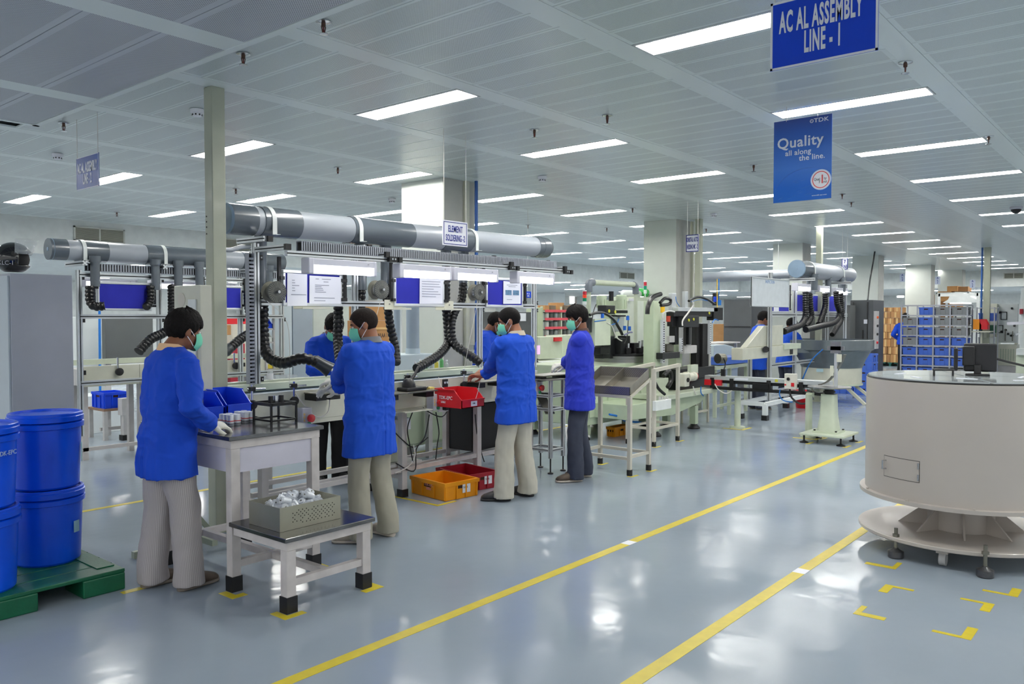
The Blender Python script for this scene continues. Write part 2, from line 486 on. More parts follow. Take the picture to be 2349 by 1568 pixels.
# header walls closing the high ceiling, walls of the lower zone behind them
wl = MB().box(-5, 34.6, 15.4, 15.6, 2.72, CZ + .2).done('wall_left', WHITE, None, 0, kind='structure')
wf = MB().box(34.5, 34.7, -8, 15.6, 2.72, CZ + .2).done('wall_far', WHITE, None, 0, kind='structure')
MB().box(-5, 47, 15.6, 27, 2.72, 2.9).done('ceiling_back_zone', WHITE, None, 0, kind='structure')
MB().box(34.7, 47, -8, 15.6, 2.72, 2.9).done('ceiling_far_zone', WHITE, None, 0, kind='structure')
MB().box(-5, 47, 26, 26.2, 0, 2.72).done('wall_back', WHITE, None, 0, kind='structure')
MB().box(46, 46.2, -8, 27, 0, 2.72).done('wall_end', WHITE, None, 0, kind='structure')
# slatted return-air grilles in the header walls
def grille(px0, px1, z0, z1, wall, at, label, n=16):
    if wall == 'Y': a, b = AY(px0, 540, at).x, AY(px1, 540, at).x
    else: a, b = AX(px1, 640, at).y, AX(px0, 640, at).y
    c = (a + b) / 2
    t = T('vent_grille', label, 'vent', (c, at - .02, z0) if wall == 'Y' else (at - .02, c, z0), 'return air grilles in the header walls')
    def bx(m, u0, u1, d0, d1, zz0, zz1):
        return m.box(u0, u1, at - d1, at - d0, zz0, zz1) if wall == 'Y' else m.box(at - d1, at - d0, u0, u1, zz0, zz1)
    bx(MB(), a, b, .001, .004, z0, z1).done('backing', M('vent_dark', (60, 62, 60), .8), t, 0)
    f = MB()
    for u0, u1, zz0, zz1 in ((a, a + .03, z0, z1), (b - .03, b, z0, z1), (a, b, z0, z0 + .025), (a, b, z1 - .025, z1), (c - .012, c + .012, z0, z1)):
        bx(f, u0, u1, .004, .03, zz0, zz1)
    f.done('frame', M('vent_frame', (206, 208, 200), .5), t, 0)
    s0 = None
    for k in range(n):
        z = z0 + .03 + (z1 - z0 - .06) * (k + .5) / n
        m = bx(MB(), a + .02, b - .02, .006, .024, z, z + .010)
        m.done('slat', M('vent_slat', (166, 166, 152), .5), t, 0)
grille(168, 285, 2.985, 3.25, 'Y', 15.4, 'wide slatted air grille in the header wall behind the left line', 14)
grille(505, 580, 2.985, 3.25, 'Y', 15.4, 'slatted air grille in the header wall behind the cream post', 14)
grille(1421, 1455, 2.96, 3.2, 'Y', 15.4, 'small slatted air grille in the header wall above the green machine', 8)
grille(2302, 2349, 3.0, 3.22, 'X', 34.5, 'slatted air grille in the header wall at the right edge', 8)
grille(1985, 2020, 2.95, 3.2, 'X', 34.5, 'dark air grille in the far header between two columns', 8)
# columns
GREYCOL = M('column_grey', (178, 178, 172), .5)
def column(x, y0, y1, dx, label):
    c = MB().box(x, x + dx, y0, y1, 0, CZ + .10).done('column', M('column_white', (206, 211, 204), .45, var=.02), None, 0, kind='structure')
    c['label'] = label
    MB().box(x + .0, x + dx + .01, y0 - .012, y0, 0, CZ + .10).done('shaded_face', GREYCOL, c, 0)  # grey sheet paints the shade on the column's right face
    return c
c1 = column(7.14, 7.06, 7.8, .34, 'white clad column behind the element soldering line')
MB().box(7.5, 7.56, 7.0, 7.06, 0, CZ + .02).done('channel', CREAM, c1, 0)
MB().box(7.58, 7.72, 7.06, 7.2, 0, CZ + .02).done('riser_duct', GREYCOL, c1, 0)
c2 = column(12.78, 6.9, 7.55, .5, 'white clad column behind the orbital machine sign')
MB().box(13.3, 13.36, 6.84, 6.9, 0, CZ + .02).done('channel', CREAM, c2, 0)
column(18.75, 6.86, 7.56, .5, 'white column behind the far soldering station')
column(23.9, 6.62, 7.32, .5, 'broad white column left of the stacked cartons')
column(29.4, 6.5, 7.28, .5, 'white column behind the crate rack')
c6 = column(33.2, 6.3, 7.1, .5, 'distant white column above the carton stack on the rack')
for nm, xx, yy in (('far', 20.2, 21.3),):
    column(23.0, 20.5, 21.6, .6, 'white column in the lower back zone')
# slim posts from floor to ceiling
pm = M('post_cream_green', (172, 176, 158), .4, coat=.2)
p = T('utility_post', 'tall cream steel post in front of the left line', 'post', (3.27, 5.63, 0))
MB().box(3.215, 3.325, 5.575, 5.685, .012, CZ).done('shaft', pm, p, 30, bev=.006)
MB().box(3.16, 3.38, 5.52, 5.74, 0, .012).done('base_plate', pm, p, 0)
b = MB()
for z in (2.24, 2.29, 2.33, 2.37): b.cyl((3.2145, 5.66, z), (3.211, 5.66, z), .006, n=8)
b.done('screw_hole', BLACK, p)
p = T('utility_post', 'slim cream post between far columns above the far station', 'post', (15.65, 5.4, 0))
MB().box(15.6, 15.7, 5.35, 5.45, .01, CZ).done('shaft', pm, p, 30); MB().box(15.53, 15.77, 5.28, 5.52, 0, .01).done('base_plate', pm, p, 0)
p = T('utility_post', 'cream post beside the crate rack with a blue pipe on it', 'post', (22.95, 3.8, 0))
MB().box(22.88, 23.02, 3.73, 3.87, .01, CZ).done('shaft', pm, p, 30); MB().box(22.8, 23.1, 3.65, 3.95, 0, .01).done('base_plate', pm, p, 0)
MB().cyl((22.95, 3.92, .02), (22.95, 3.92, CZ), .022).done('blue_pipe', BLUEPIPE, p)
p = T('utility_post', 'grey square post in front of the wide column by the orbital sign', 'post', (13.05, 6.6, 0))
MB().box(13.0, 13.1, 6.55, 6.65, 0, CZ).done('shaft', pm, p, 30)
p = T('air_pipe', 'blue air pipe running down beside the soldering line column', 'pipe', (7.6, 6.92, 0))
MB().cyl((7.6, 6.92, 0), (7.6, 6.92, CZ), .022).done('riser', BLUEPIPE, p)
MB().box(7.56, 7.64, 6.94, 6.99, 1.2, 1.26).done('pipe_clip', ALU, p, 0)

# ---------------------------------------------------------------- ceiling lights
ROWN = {-2: 'the unseen near right row', -1: 'the far right row', 0: 'the row over the yellow aisle lines', 1: 'the row over the soldering line', 2: 'the row behind the soldering line', 3: 'the row over the left line', 4: 'the row nearest the left header wall'}
ORD = ['first', 'second', 'third', 'fourth', 'fifth', 'sixth', 'seventh', 'eighth', 'ninth', 'tenth', 'eleventh', 'twelfth', 'thirteenth', 'fourteenth', 'fifteenth', 'sixteenth', 'seventeenth', 'eighteenth', 'nineteenth', 'twentieth']
proto = T('ceiling_light', '', 'ceiling light', (0, 0, 0), 'recessed twin tube ceiling lights')
LW, LL = .125, .60
f = MB()
for x0, x1, y0, y1 in ((-LW, -LW + .012, -LL, LL), (LW - .012, LW, -LL, LL), (-LW, LW, -LL, -LL + .012), (-LW, LW, LL - .012, LL)):
    f.box(x0, x1, y0, y1, -.004, .012)
f.done('frame', REFL, proto, 0)
MB().box(-LW + .002, LW - .002, -LL + .002, LL - .002, .090, .096).add(
    [(-LW + .012, -LL + .012, 0), (-LW + .012, LL - .012, 0), (-.098, LL - .03, .088), (-.098, -LL + .03, .088), (LW - .012, -LL + .012, 0), (LW - .012, LL - .012, 0), (.098, LL - .03, .088), (.098, -LL + .03, .088), (0, -LL + .03, .05), (0, LL - .03, .05)],
    [(0, 1, 2, 3), (4, 7, 6, 5), (0, 3, 7, 4), (1, 5, 6, 2), (3, 2, 9, 8), (8, 9, 6, 7)]).box(-LW, -LW + .004, -LL, LL, .012, .09).box(LW - .004, LW, -LL, LL, .012, .09).box(-LW, LW, -LL, -LL + .004, .012, .09).box(-LW, LW, LL - .004, LL, .012, .09).done('reflector', REFL, proto, 0)
for sx in (-1, 1):
    t_ = MB().cyl((sx * .052, -LL + .05,   .045), (sx * .052, LL - .05, .045), .022, n=8, cap=False).done('tube', TUBE, proto)
    MB().cyl((sx * .052, -LL + .02, .045), (sx * .052, -LL + .05, .045), .018, n=8).cyl((sx * .052, LL - .05, .045), (sx * .052, LL - .02, .045), .018, n=8).done('tube_cap', WHITE, t_)
cnt = {}
used = False
for i, r, vis in light_ok:
    x, y = light_c(i, r)
    n = cnt.get(r, 0); cnt[r] = n + 1
    lab = 'recessed white ceiling light, %s from the front in %s' % (ORD[n], ROWN[r])
    if not used: proto.location = (x, y, CZ); proto['label'] = lab; used = True
    else: copy_tree(proto, (x, y, CZ), None, lab)
# lights in the lower zone behind the header
lz = None
for n, (px, py, pz) in enumerate(((291, 607, 2.72), (565, 611, 2.72), (1270, 646, 2.72), (1345, 651, 2.72), (1660, 665, 2.72), (2240, 664, 2.72))):
    q = AZ(px, py, pz)
    if q.y > 25: q = q * (24.5 / q.y)
    lab = 'white ceiling light in the low back zone, %s from the left' % ORD[n]
    if lz is None:
        lz = T('ceiling_light', lab, 'ceiling light', (q.x, q.y, 2.715), 'ceiling lights of the low back zone')
        MB().box(q.x - .14, q.x + .14, q.y - .6, q.y + .6, 2.69, 2.715).done('housing', REFL, lz, 0)
        MB().box(q.x - .11, q.x + .11, q.y - .57, q.y + .57, 2.684, 2.69).done('tube', TUBE, lz, 0)
    else: copy_tree(lz, (q.x, q.y, 2.715), None, lab)
n = 0
for zone, xs_, ys_ in (('back', range(6, 44, 4), (18.3, 22.6)), ('far', (37.0, 42.0), range(-4, 15, 4))):  # extra lamp grid, added to brighten the walls of both low zones
    for y in ys_:
        for x in xs_:
            copy_tree(lz, (x, y, 2.715), None, 'added low %s zone ceiling light, %s from the left, %s row' % (zone, ORD[int((x - 6) / 4) if zone == 'back' else int((y + 4) / 4)], ('nearer', 'farther')[(y > 20) if zone == 'back' else (x > 40)]))
# lit windows far behind
def window(n, a, b, z0, z1, wall, at):
    w = MB(); f = MB()
    for k, m, e in ((0, w, 0), (1, f, .05)):
        if wall == 'Y': m.box(a - e, b + e, at - .03 + .01 * k, at - .01 + .02 * k * 0, z0 - e, z1 + e)
        else: m.box(at - .03 + .01 * k, at - .01, a - e, b + e, z0 - e, z1 + e)
    o = f.done('window_%d' % n, WHITE, None, 0, kind='structure'); w.done('pane', WINL, o, 0)
q0, q1 = AY(1257, 690, 26), AY(1267, 690, 26); window(1, q0.x, q1.x, AY(1260, 697, 26).z, AY(1260, 680, 26).z, 'Y', 26)
q0, q1 = AY(1306, 690, 26), AY(1317, 690, 26); window(2, q0.x, q1.x, AY(1310, 696, 26).z, AY(1310, 679, 26).z, 'Y', 26)
q0, q1 = AX(2074, 672, 46), AX(2058, 672, 46); window(3, q0.y, q1.y, AX(2066, 682, 46).z, AX(2066, 665, 46).z, 'X', 46)

# ---------------------------------------------------------------- sprinklers, smoke detectors, camera dome
SPR = [(742, 48, 'nearest the lowered soffit, at the top of the picture'), (558, 122, 'beside the soffit edge right of the cream post'), (146, 281, 'at the soffit corner above the line two sign'),
       (1393, 264, 'left of the quality poster, nearer of a pair'), (1226, 297, 'right of the soldering sign wires'), (2077, 142, 'right of the big line one sign'), (2268, 312, 'at the end of the third aisle light'),
       (1729, 378, 'just left of the quality poster'), (1932, 444, 'just right of the quality poster foot'), (775, 384, 'left of the white soldering column'), (541, 432, 'right of the cream post, small and distant'),
       (268, 486, 'above the left header grille'), (1451, 477, 'above the orbital column light'), (1620, 524, 'right of the orbital column top'), (1953, 463, 'below the quality poster, right'),
       (1392, 522, 'small, left of the orbital column'), (1211, 515, 'above the end of the soldering duct')]
def sprinkler():
    t = T('sprinkler', '', 'sprinkler', (0, 0, 0), 'pendent sprinklers in the ceiling')
    MB().lathe([(.012, 0), (.045, -.001), (.045, -.006), (.02, -.012), (.012, -.012)], n=16).done('escutcheon', CHROME, t)
    MB().lathe([(.013, -.012), (.013, -.03), (.009, -.034)], n=10).bar((-.014, 0, -.03), (-.006, 0, -.07), .005).bar((.014, 0, -.03), (.006, 0, -.07), .005).done('frame', M('bronze', (96, 72, 62), .4, .6), t)
    MB().cyl((0, 0, -.034), (0, 0, -.066), .004, n=8).done('bulb', M('bulb_red', (110, 30, 30), .3), t)
    MB().lathe([(.004, -.066), (.026, -.072), (.026, -.075), (.004, -.076)], n=12).done('deflector', CHROME, t)
    return t
s0 = None
for px, py, lab in SPR:
    q = AZ(px, py, CZ); lab = 'chrome sprinkler head ' + lab
    if s0 is None: s0 = sprinkler(); s0.location = (q.x, q.y, CZ - .002); s0['label'] = lab
    else: copy_tree(s0, (q.x, q.y, CZ - .002), None, lab)
s0 = None
for px, py, lab in ((452, 250, 'beside the cream post top'), (132, 352, 'left of the line two sign'), (1244, 404, 'above the soldering duct end'), (899, 455, 'left of the white soldering column'), (1637, 489, 'right of the orbital column')):
    q = AZ(px, py, CZ); lab = 'white smoke detector ' + lab
    if s0 is None:
        s0 = T('smoke_detector', lab, 'smoke detector', (q.x, q.y, CZ - .002), 'ceiling smoke detectors')
        O = (q.x, q.y, CZ - .002)
        MB().lathe([(.052, 0), (.056, -.004), (.054, -.03), (.036, -.034)], O, n=20).done('base', SIGNW, s0)
        MB().lathe([(.036, -.034), (.04, -.036), (.036, -.058), (.02, -.062), (.0001, -.062)], O, n=20).done('sensor_dome', SIGNW, s0)
        b = MB()
        for k in range(8):
            a = k * PI / 4; b.cbox((O[0] + .038 * math.cos(a), O[1] + .038 * math.sin(a), O[2] - .047), (.006, .012, .012), Matrix.Rotation(a, 3, 'Z'))
        b.done('sensor_slot', BLACK, s0)
    else: copy_tree(s0, (q.x, q.y, CZ - .002), None, lab)
q = AZ(2331, 474, CZ)
t = T('camera_dome', 'small dark security camera dome at the right ceiling', 'camera', (q.x, q.y, CZ - .002))
MB().lathe([(.09, 0), (.09, -.03), (.075, -.04)], (q.x, q.y, CZ - .002), n=20).done('base', LGREYP, t)
MB().lathe([(.075, -.04), (.065, -.075), (.035, -.1), (.0001, -.105)], (q.x, q.y, CZ - .002), n=20).done('dome', BLACK, t)

# ---------------------------------------------------------------- floor lines and tape marks
ZT = .0015
def line(x0, x1, y, wd, label, patches=()):
    o = MB().box(x0, x1, y - wd / 2, y + wd / 2, 0, ZT).done('floor_line', YTAPE, None, 0, own=True)
    tag(o, label, 'floor tape')
    for x in patches: MB().box(x - .05, x + .05, y - wd / 2 - .002, y + wd / 2 + .002, ZT, ZT + .0006).done('white_patch', SIGNW, o, 0)
line(-1, 12.6, 3.035, .07, 'long yellow aisle line nearer the soldering line', (AZ(1445, 1245).x, AZ(1992, 1020).x))
line(-1, 9.5, 1.85, .075, 'long yellow aisle line running under the drum machine', (AZ(1835, 1309).x,))
line(2.0, 13, 7.02, .06, 'thin yellow line on the floor behind the soldering line')
line(9.5, 26, 7.02 + 1.2, .06, 'distant yellow line behind the green machines')
def lmark(c, ax, ay, label, wd=.05, wd2=None):
    x, y = c; w2 = wd2 or wd
    sx, sy = (1 if ax > 0 else -1), (1 if ay > 0 else -1)
    a = [(x, y), (x + ax, y), (x + ax, y + sy * wd), (x + sx * w2, y + sy * wd), (x + sx * w2, y + ay), (x, y + ay)]
    if sx * sy < 0: a.reverse()
    o = MB().prism([(p[0], p[1], 0) for p in a], (0, 0, ZT)).done('floor_mark', YTAPE, None, 0, own=True)
    tag(o, label, 'floor tape', 'yellow corner marks on the floor')
lmark((5.175, 1.365), -.16, -.16, 'yellow corner mark nearest the drum machine caster', .05, .03)
lmark((4.545, 1.365), .16, -.16, 'yellow corner mark left on the open floor before the drum machine', .03, .05)
lmark((4.545, .795), .19, .18, 'yellow corner mark lowest at the right, before the drum machine', .05, .03)
lmark((5.205, .795), -.16, .17, 'yellow corner mark between the lowest one and the levelling foot', .05, .03)
lmark((5.42, .715), .17, .18, 'yellow corner mark under the front levelling foot of the drum machine', .05, .03)
lmark((5.52, 1.40), .17, .19, 'yellow corner mark under the left levelling foot of the drum machine', .03, .05)
lmark((2.5, 4.17), .1, .15, 'yellow corner mark under the left low leg of the step table', .05)
lmark((2.505, 3.665), .14, .14, 'yellow corner mark under the nearest leg of the step table', .045)
lmark((3.2, 3.665), -.14, .13, 'yellow corner mark under the right low leg of the step table', .05)
lmark((3.24, 4.25), -.1, .16, 'yellow corner mark under the right tall leg of the step table', .05)
lmark((2.14, 4.735), .18, .05, 'yellow tape strip under the heels of the leftmost worker', .05)
lmark((4.87, 4.885), .24, .62, 'long yellow corner mark left of the amber crate', .035)
for px, py, lab in ((563, 1226, 'small yellow mark behind the step table, leftmost'), (580, 1238, 'small yellow mark behind the step table, middle'), (628, 1247, 'small yellow mark behind the step table, right'), (484, 1197, 'small yellow mark at the foot of the cream post')):
    q = AZ(px, py); lmark((q.x, q.y), .13, -.06, lab, .045)
# ================================================================ THE ELEMENT SOLDERING LINE
def ext(m, p, q, s=.04):
    """aluminium extrusion: a square bar with a slot line cut along each side"""
    p, q = Vector(p), Vector(q); d = (q - p).normalized()
    u = Vector((0, 0, 1)) if abs(d.z) < .9 else Vector((0, 1, 0))
    y = u.cross(d).normalized(); z = d.cross(y); h = s / 2; g = s * .12; dp = s * .2
    prof = [(-h, -h), (-g, -h), (-g, -h + dp), (g, -h + dp), (g, -h), (h, -h), (h, -g), (h - dp, -g), (h - dp, g), (h, g), (h, h), (g, h), (g, h - dp), (-g, h - dp), (-g, h), (-h, h), (-h, g), (-h + dp, g), (-h + dp, -g), (-h, -g)]
    return m.prism([p + y * a + z * b for a, b in prof], q - p)
SLOTM = M('slot_black', (26, 27, 30), .6)
def slotbar(name, p, q, par, s=.04):
    o = ext(MB(), p, q, s).done(name, ALU, par, 0)
    p, q = Vector(p), Vector(q); d = (q - p).normalized()
    u = Vector((0, 0, 1)) if abs(d.z) < .9 else Vector((0, 1, 0))
    y = u.cross(d).normalized(); z = d.cross(y); h = s / 2 - s * .19
    for nm, a, ax in (('slot', y, z), ('slot', z, y)):
        m = MB()
        for sg in (-1, 1):
            c = a * (sg * h)
            w = ax * (s * .125)
            m.add([p + c - w, p + c + w, q + c + w, q + c - w], [(0, 1, 2, 3)])
        m.done('slot', SLOTM, o, 0, kind='stuff')
    return o
def pipe_duct(name, label, x0, x1, y, z, r, segs, par_label=None, cap=True, clamps=(), dome=False, rises=0.0):
    """horizontal extraction pipe along X made of light and dark sleeves; segs = (x0, x1, material, extra radius)"""
    t = T(name, label, 'pipe', ((x0 + x1) / 2, y, z))
    for a, b, m, e in segs:
        MB().cyl((a, y, z + rises * (a - x0)), (b, y, z + rises * (b - x0)), r + e, n=32).done('sleeve', m, t, 40)
    if cap:
        MB().lathe([(r + .008, .0), (r + .008, -.0), (r * .98, -.018), (r * .55, -.024), (.0001, -.024)], (x0, y, z), 'x', 32).done('end_cap', PVCC, t, 40)
        MB().lathe([(.022, -.024), (.022, -.034), (.0001, -.034)], (x0, y, z), 'x', 14).done('cap_boss', PVCC, t)
    if dome:
        zz = z + rises * (x1 - x0)
        MB().lathe([(r + .008, -.01)] + [((r + .006) * math.cos(a * PI / 16), .10 + .11 * math.sin(a * PI / 16)) for a in range(0, 8)] + [(.0001, .21)], (x1, y, zz), 'x', 32).done('end_dome', PVCD, t, 50)
    for cx in clamps:
        zz = z + rises * (cx - x0)
        m = MB(); n = 20; R0, R1 = r + .007, r + .013
        for k in range(n):
            a0, a1 = PI * k / n, PI * (k + 1) / n
            def pt(R, a, dx): return (cx + dx, y - R * math.cos(a), zz + R * math.sin(a))
            m.add([pt(R0, a0, -.02), pt(R1, a0, -.02), pt(R1, a0, .02), pt(R0, a0, .02), pt(R0, a1, -.02), pt(R1, a1, -.02), pt(R1, a1, .02), pt(R0, a1, .02)],
                  [(0, 1, 5, 4), (1, 2, 6, 5), (2, 3, 7, 6), (3, 0, 4, 7)])
        for s in (-1, 1):
            yy = y + s * (r + .01)
            m.box(cx - .02, cx + .02, yy - .003, yy + .003, zz - r * .95, zz)
            m.box(cx - .02, cx + .02, min(yy, yy + s * .05), max(yy, yy + s * .05), zz - r * .98, zz - r * .95)
        m.done('clamp_strap', WHITE, t, 40)
    return t
YU = 5.70                                              # plane of the uprights
PZ, PR = 2.375, .113
segs = [(3.40, 3.62, PVCD, .007), (3.62, 3.68, PVCL, 0), (3.68, 4.03, PVCD, .007), (4.03, 4.58, PVCL, 0), (4.58, 4.80, PVCD, .006), (4.80, 5.30, PVCD, .004), (5.30, 5.72, PVCL, 0), (5.72, 6.12, PVCD, .006), (6.12, 7.22, PVCL, -.002), (7.22, 7.32, PVCD, .005)]
pd = pipe_duct('extraction_pipe', 'long grey extraction pipe in light and dark sleeves over the soldering line', 3.40, 7.31, YU, PZ, PR, segs, clamps=(3.75, 4.63, 6.14), dome=True, rises=.009)
# branch outlets hanging below the pipe
def outlet(x, y, z0, z1, r, par, mat=PVCD):
    MB().cyl((x, y, z1), (x, y, z0), r, n=16).cyl((x, y, z1), (x, y, z1 - .07), r + .012, n=16).done('branch_outlet', mat, par, 40)
# frame
UX = (3.65, 4.65, 6.31, 7.23)
fr = T('soldering_station', 'aluminium extrusion superstructure of the element soldering bench', 'workstation', (5.4, YU, 1.1))
for x in UX:
    top = 2.255 if x < 6 else 2.26
    slotbar('upright', (x, YU, 1.045), (x, YU, 2.20), fr, .045)
    slotbar('pipe_rest', (x - .03, YU - .19, 2.226), (x - .03, YU + .19, 2.226), fr, .04)
    slotbar('lamp_arm', (x, YU - .42, 2.15), (x, YU + .05, 2.15), fr, .04)
    MB().box(x - .022, x + .022, YU - .215, YU - .19, 2.203, 2.248).done('end_plug', BLACK, fr, 0)
    MB().box(x - .024, x + .024, YU - .45, YU - .42, 2.127, 2.173).done('end_plug', BLACK, fr, 0)
    for z in (1.12, 1.69, 1.775, 2.09):
        b_ = MB().box(x + .0235, x + .055, YU - .02, YU + .02, z - .02, z + .02).done('bracket', BLACK, fr, 0)
        MB().cyl((x + .04, YU - .02, z), (x + .04, YU - .026, z), .007, n=8).done('bolt', CHROME, b_)
slotbar('shelf_rail', (UX[0] + .03, YU - .01, 1.735), (UX[3] - .02, YU - .01, 1.735), fr, .05)
slotbar('lamp_rail', (3.66, YU - .40, 2.105), (7.3, YU - .40, 2.12), fr, .04)
for x in (4.72, 6.33, 7.27):
    b_ = MB().box(x - .06, x + .03, YU - .455, YU - .422, 2.09, 2.135).box(x + .05, x + .09, YU - .455, YU - .422, 2.09, 2.135).done('joint_plate', BLACK, fr, 0)
    for dx in (-.03, 0): MB().cyl((x + dx, YU - .455, 2.113), (x + dx, YU - .463, 2.113), .009, n=8).done('bolt', CHROME, b_)
# slotted wiring ducts
def slot_duct(name, label, p, q, h, t, side, par=None, pitch=.022):
    """comb sided cable duct: a base channel and separate fingers"""
    root = T(name, label, 'cable duct', p)
    p, q = Vector(p), Vector(q); d = q - p; L = d.length; d.normalize(); sd = Vector(side).normalized(); up = d.cross(sd)
    if up.z < 0: up = -up
    if abs(d.z) > .9: up = sd.cross(d)
    R = Matrix((d, sd, up)).transposed(); mid = p + d * (L / 2)
    DUCT = M('duct_grey', (158, 162, 172), .5)
    MB().cbox(mid + sd * t, (L, .004, h), R).done('back', DUCT, root, 0)
    MB().cbox(mid + sd * (t / 2) - up * (h / 2), (L, t, .004), R).cbox(mid + sd * (t / 2) + up * (h / 2), (L, t, .004), R).done('channel', DUCT, root, 0, kind='stuff')
    MB().cbox(mid + sd * (t * .8), (L - .01, .006, h * .8), R).done('wiring', BLACK, root, 0)
    n = int(L / pitch); m = MB()
    for k in range(n): m.cbox(p + d * ((k + .5) * pitch), (pitch * .55, .004, h), R)
    m.done('fingers', DUCT, root, 0, kind='stuff')
    return root
slot_duct('cable_duct', 'long slotted grey cable duct under the extraction pipe', (3.84, YU - .34, 2.175), (7.22, YU - .34, 2.19), .075, .06, (0, 1, 0))
slot_duct('cable_duct', 'upright slotted grey cable duct on the first bench upright', (3.595, YU - .03, 1.07), (3.595, YU - .03, 2.12), .045, .05, (0, 1, 0), pitch=.03)
# bench lamps
def bench_lamp(x0, x1, y, z0, z1, label):
    t = T('bench_lamp', label, 'lamp', ((x0 + x1) / 2, y, z0), 'bench tube lamps of the soldering line')
    BODY = M('lamp_body', (214, 214, 224), .4, var=0)
    MB().box(x0 + .006, x1 - .006, y - .049, y + .049, z0 + (z1 - z0) * .55, z1 - .004).done('body', BODY, t, 0, bev=.006)
    for a, b in ((x0, x0 + .05), (x1 - .03, x1)):
        MB().box(a, b, y - .055, y + .05, z0, z1 - .002).done('end_cap', BODY, t, 0, bev=.008)
    MB().cyl((x0 + .05, y - .01, z0 + .05), (x1 - .03, y - .01, z0 + .05), .043, n=14).done('tube', TUBE2, t)
    MB().cyl((x1 - .09, y - .05, z1 - .03), (x1 - .09, y - .056, z1 - .03), .007, n=8).done('switch', LGREYP, t)
for x0, x1, lab in ((3.83, 4.52, 'lit bench tube lamp nearest the cream post'), (4.78, 5.43, 'lit bench tube lamp second from the cream post'), (5.46, 6.09, 'lit bench tube lamp below the soldering sign'), (6.38, 7.02, 'lit bench tube lamp at the far end of the soldering bench')):
    z = 2.10 + .002 * (x0 - 3.8)
    bench_lamp(x0, x1, YU - .40, z - .145, z - .018, lab)
# pin boards on rods
def board(x0, x1, z0, z1, y, label, papers, group='blue pin boards on the bench frames'):
    t = T('pin_board', label, 'board', ((x0 + x1) / 2, y, z0), group)
    MB().box(x0 + .02, x1 - .02, y - .004, y + .008, z0 + .02, z1 - .02).done('felt', BLUEB, t, 0)
    for a in ((x0, x1, z1 - .028, z1), (x0, x1, z0, z0 + .028), (x0, x0 + .025, z0 + .028, z1 - .028), (x1 - .025, x1, z0 + .028, z1 - .028)):
        MB().box(a[0], a[1], y - .012, y + .012, a[2], a[3]).done('frame_rail', ALU, t, 0, bev=.005)
    MB().box(x0, x1, y + .008, y + .012, z0, z1).done('backing', LGREYP, t, 0)
    for (a, b, c, d, ln) in papers:
        s = tag(MB().add([(a, y - .013, c), (b, y - .0135, c + .004), (b + .003, y - .0132, d), (a + .004, y - .0135, d + .003), (a, y - .0145, c), (b, y - .015, c + .004), (b + .003, y - .0147, d), (a + .004, y - .015, d + .003)],
               [(0, 1, 2, 3), (7, 6, 5, 4), (0, 4, 5, 1), (1, 5, 6, 2), (2, 6, 7, 3), (3, 7, 4, 0)]).done('paper_sheet', PAPER, None, 0, own=True), ln[0], 'paper')
        s.location.y -= 0
        m = MB(); O = s.location
        for (u0, u1, v) in ln[1]:
            m.box(a + (b - a) * u0, a + (b - a) * u1, y - .0165, y - .0155, c + (d - c) * v - .003, c + (d - c) * v + .003)
        if ln[1]: m.done('print', INK, s, 0, kind='stuff')
        if len(ln) > 2:
            for (u0, u1, v0, v1) in ln[2]: MB().box(a + (b - a) * u0, a + (b - a) * u1, y - .0166, y - .0155, c + (d - c) * v0, c + (d - c) * v1).done('photo', M('photo_teal', (92, 128, 158), .5, var=.4, vs=40), s, 0)
    for x in (x0 - .03, x1 + .04):
        r_ = MB().box(x - .012, x + .012, y - .012, y + .012, 1.762, z1 + .10).done('rod', BLKM, t, 0)
        for z in (z0 + .06, z1 - .07): MB().box(min(x, x + (.03 if x < x0 else -.05)), max(x, x + (.03 if x < x0 else -.05)) + .01, y - .02, y + .018, z - .014, z + .014).done('clip', BLACK, r_, 0)
    return t
YB = 5.66
def bx(px): return AY(px, 670, YB).x
def bz(px, py): return AY(px, py, YB).z
board(bx(648), bx(783), bz(715, 702), bz(715, 621), YB, 'blue pin board with two paper sheets behind the first wire spool',
      [(bx(656), bx(702), bz(680, 702), bz(680, 628), ('creased white sheet on the left half of the first pin board', [(.25, .38, .8), (.25, .4, .72), (.25, .6, .64), (.25, .38, .56), (.25, .4, .48), (.2, .95, .36)])),
       (bx(707), bx(779), bz(743, 697), bz(743, 634), ('white sheet pinned on the right half of the first pin board', [(.2, .3, .9), (.4, .68, .9), (.45, .6, .8), (.18, .62, .68), (.18, .38, .62), (.18, .42, .56), (.18, .44, .50), (.18, .52, .43), (.15, .8, .22), (.15, .5, .12)]))])
board(bx(903), bx(1018), bz(960, 703), bz(960, 629), YB, 'blue pin board with one large white sheet, second on the line',
      [(bx(960), bx(1013), bz(986, 697), bz(986, 640), ('white sheet on the right half of the second pin board', [(.1, .9, .9), (.1, .85, .8), (.1, .9, .7), (.1, .6, .6), (.1, .8, .5), (.1, .9, .4), (.1, .7, .3)]))])
board(bx(1114), bx(1199), bz(1156, 705), bz(1156, 637), YB, 'blue pin board with a photo sheet behind the third worker',
      [(bx(1152), bx(1192), bz(1172, 697), bz(1172, 646), ('white sheet with two small photos on the third pin board', [(.2, .8, .85), (.3, .7, .78), (.2, .5, .2)], [(.12, .47, .4, .62), (.55, .9, .4, .62)]))])
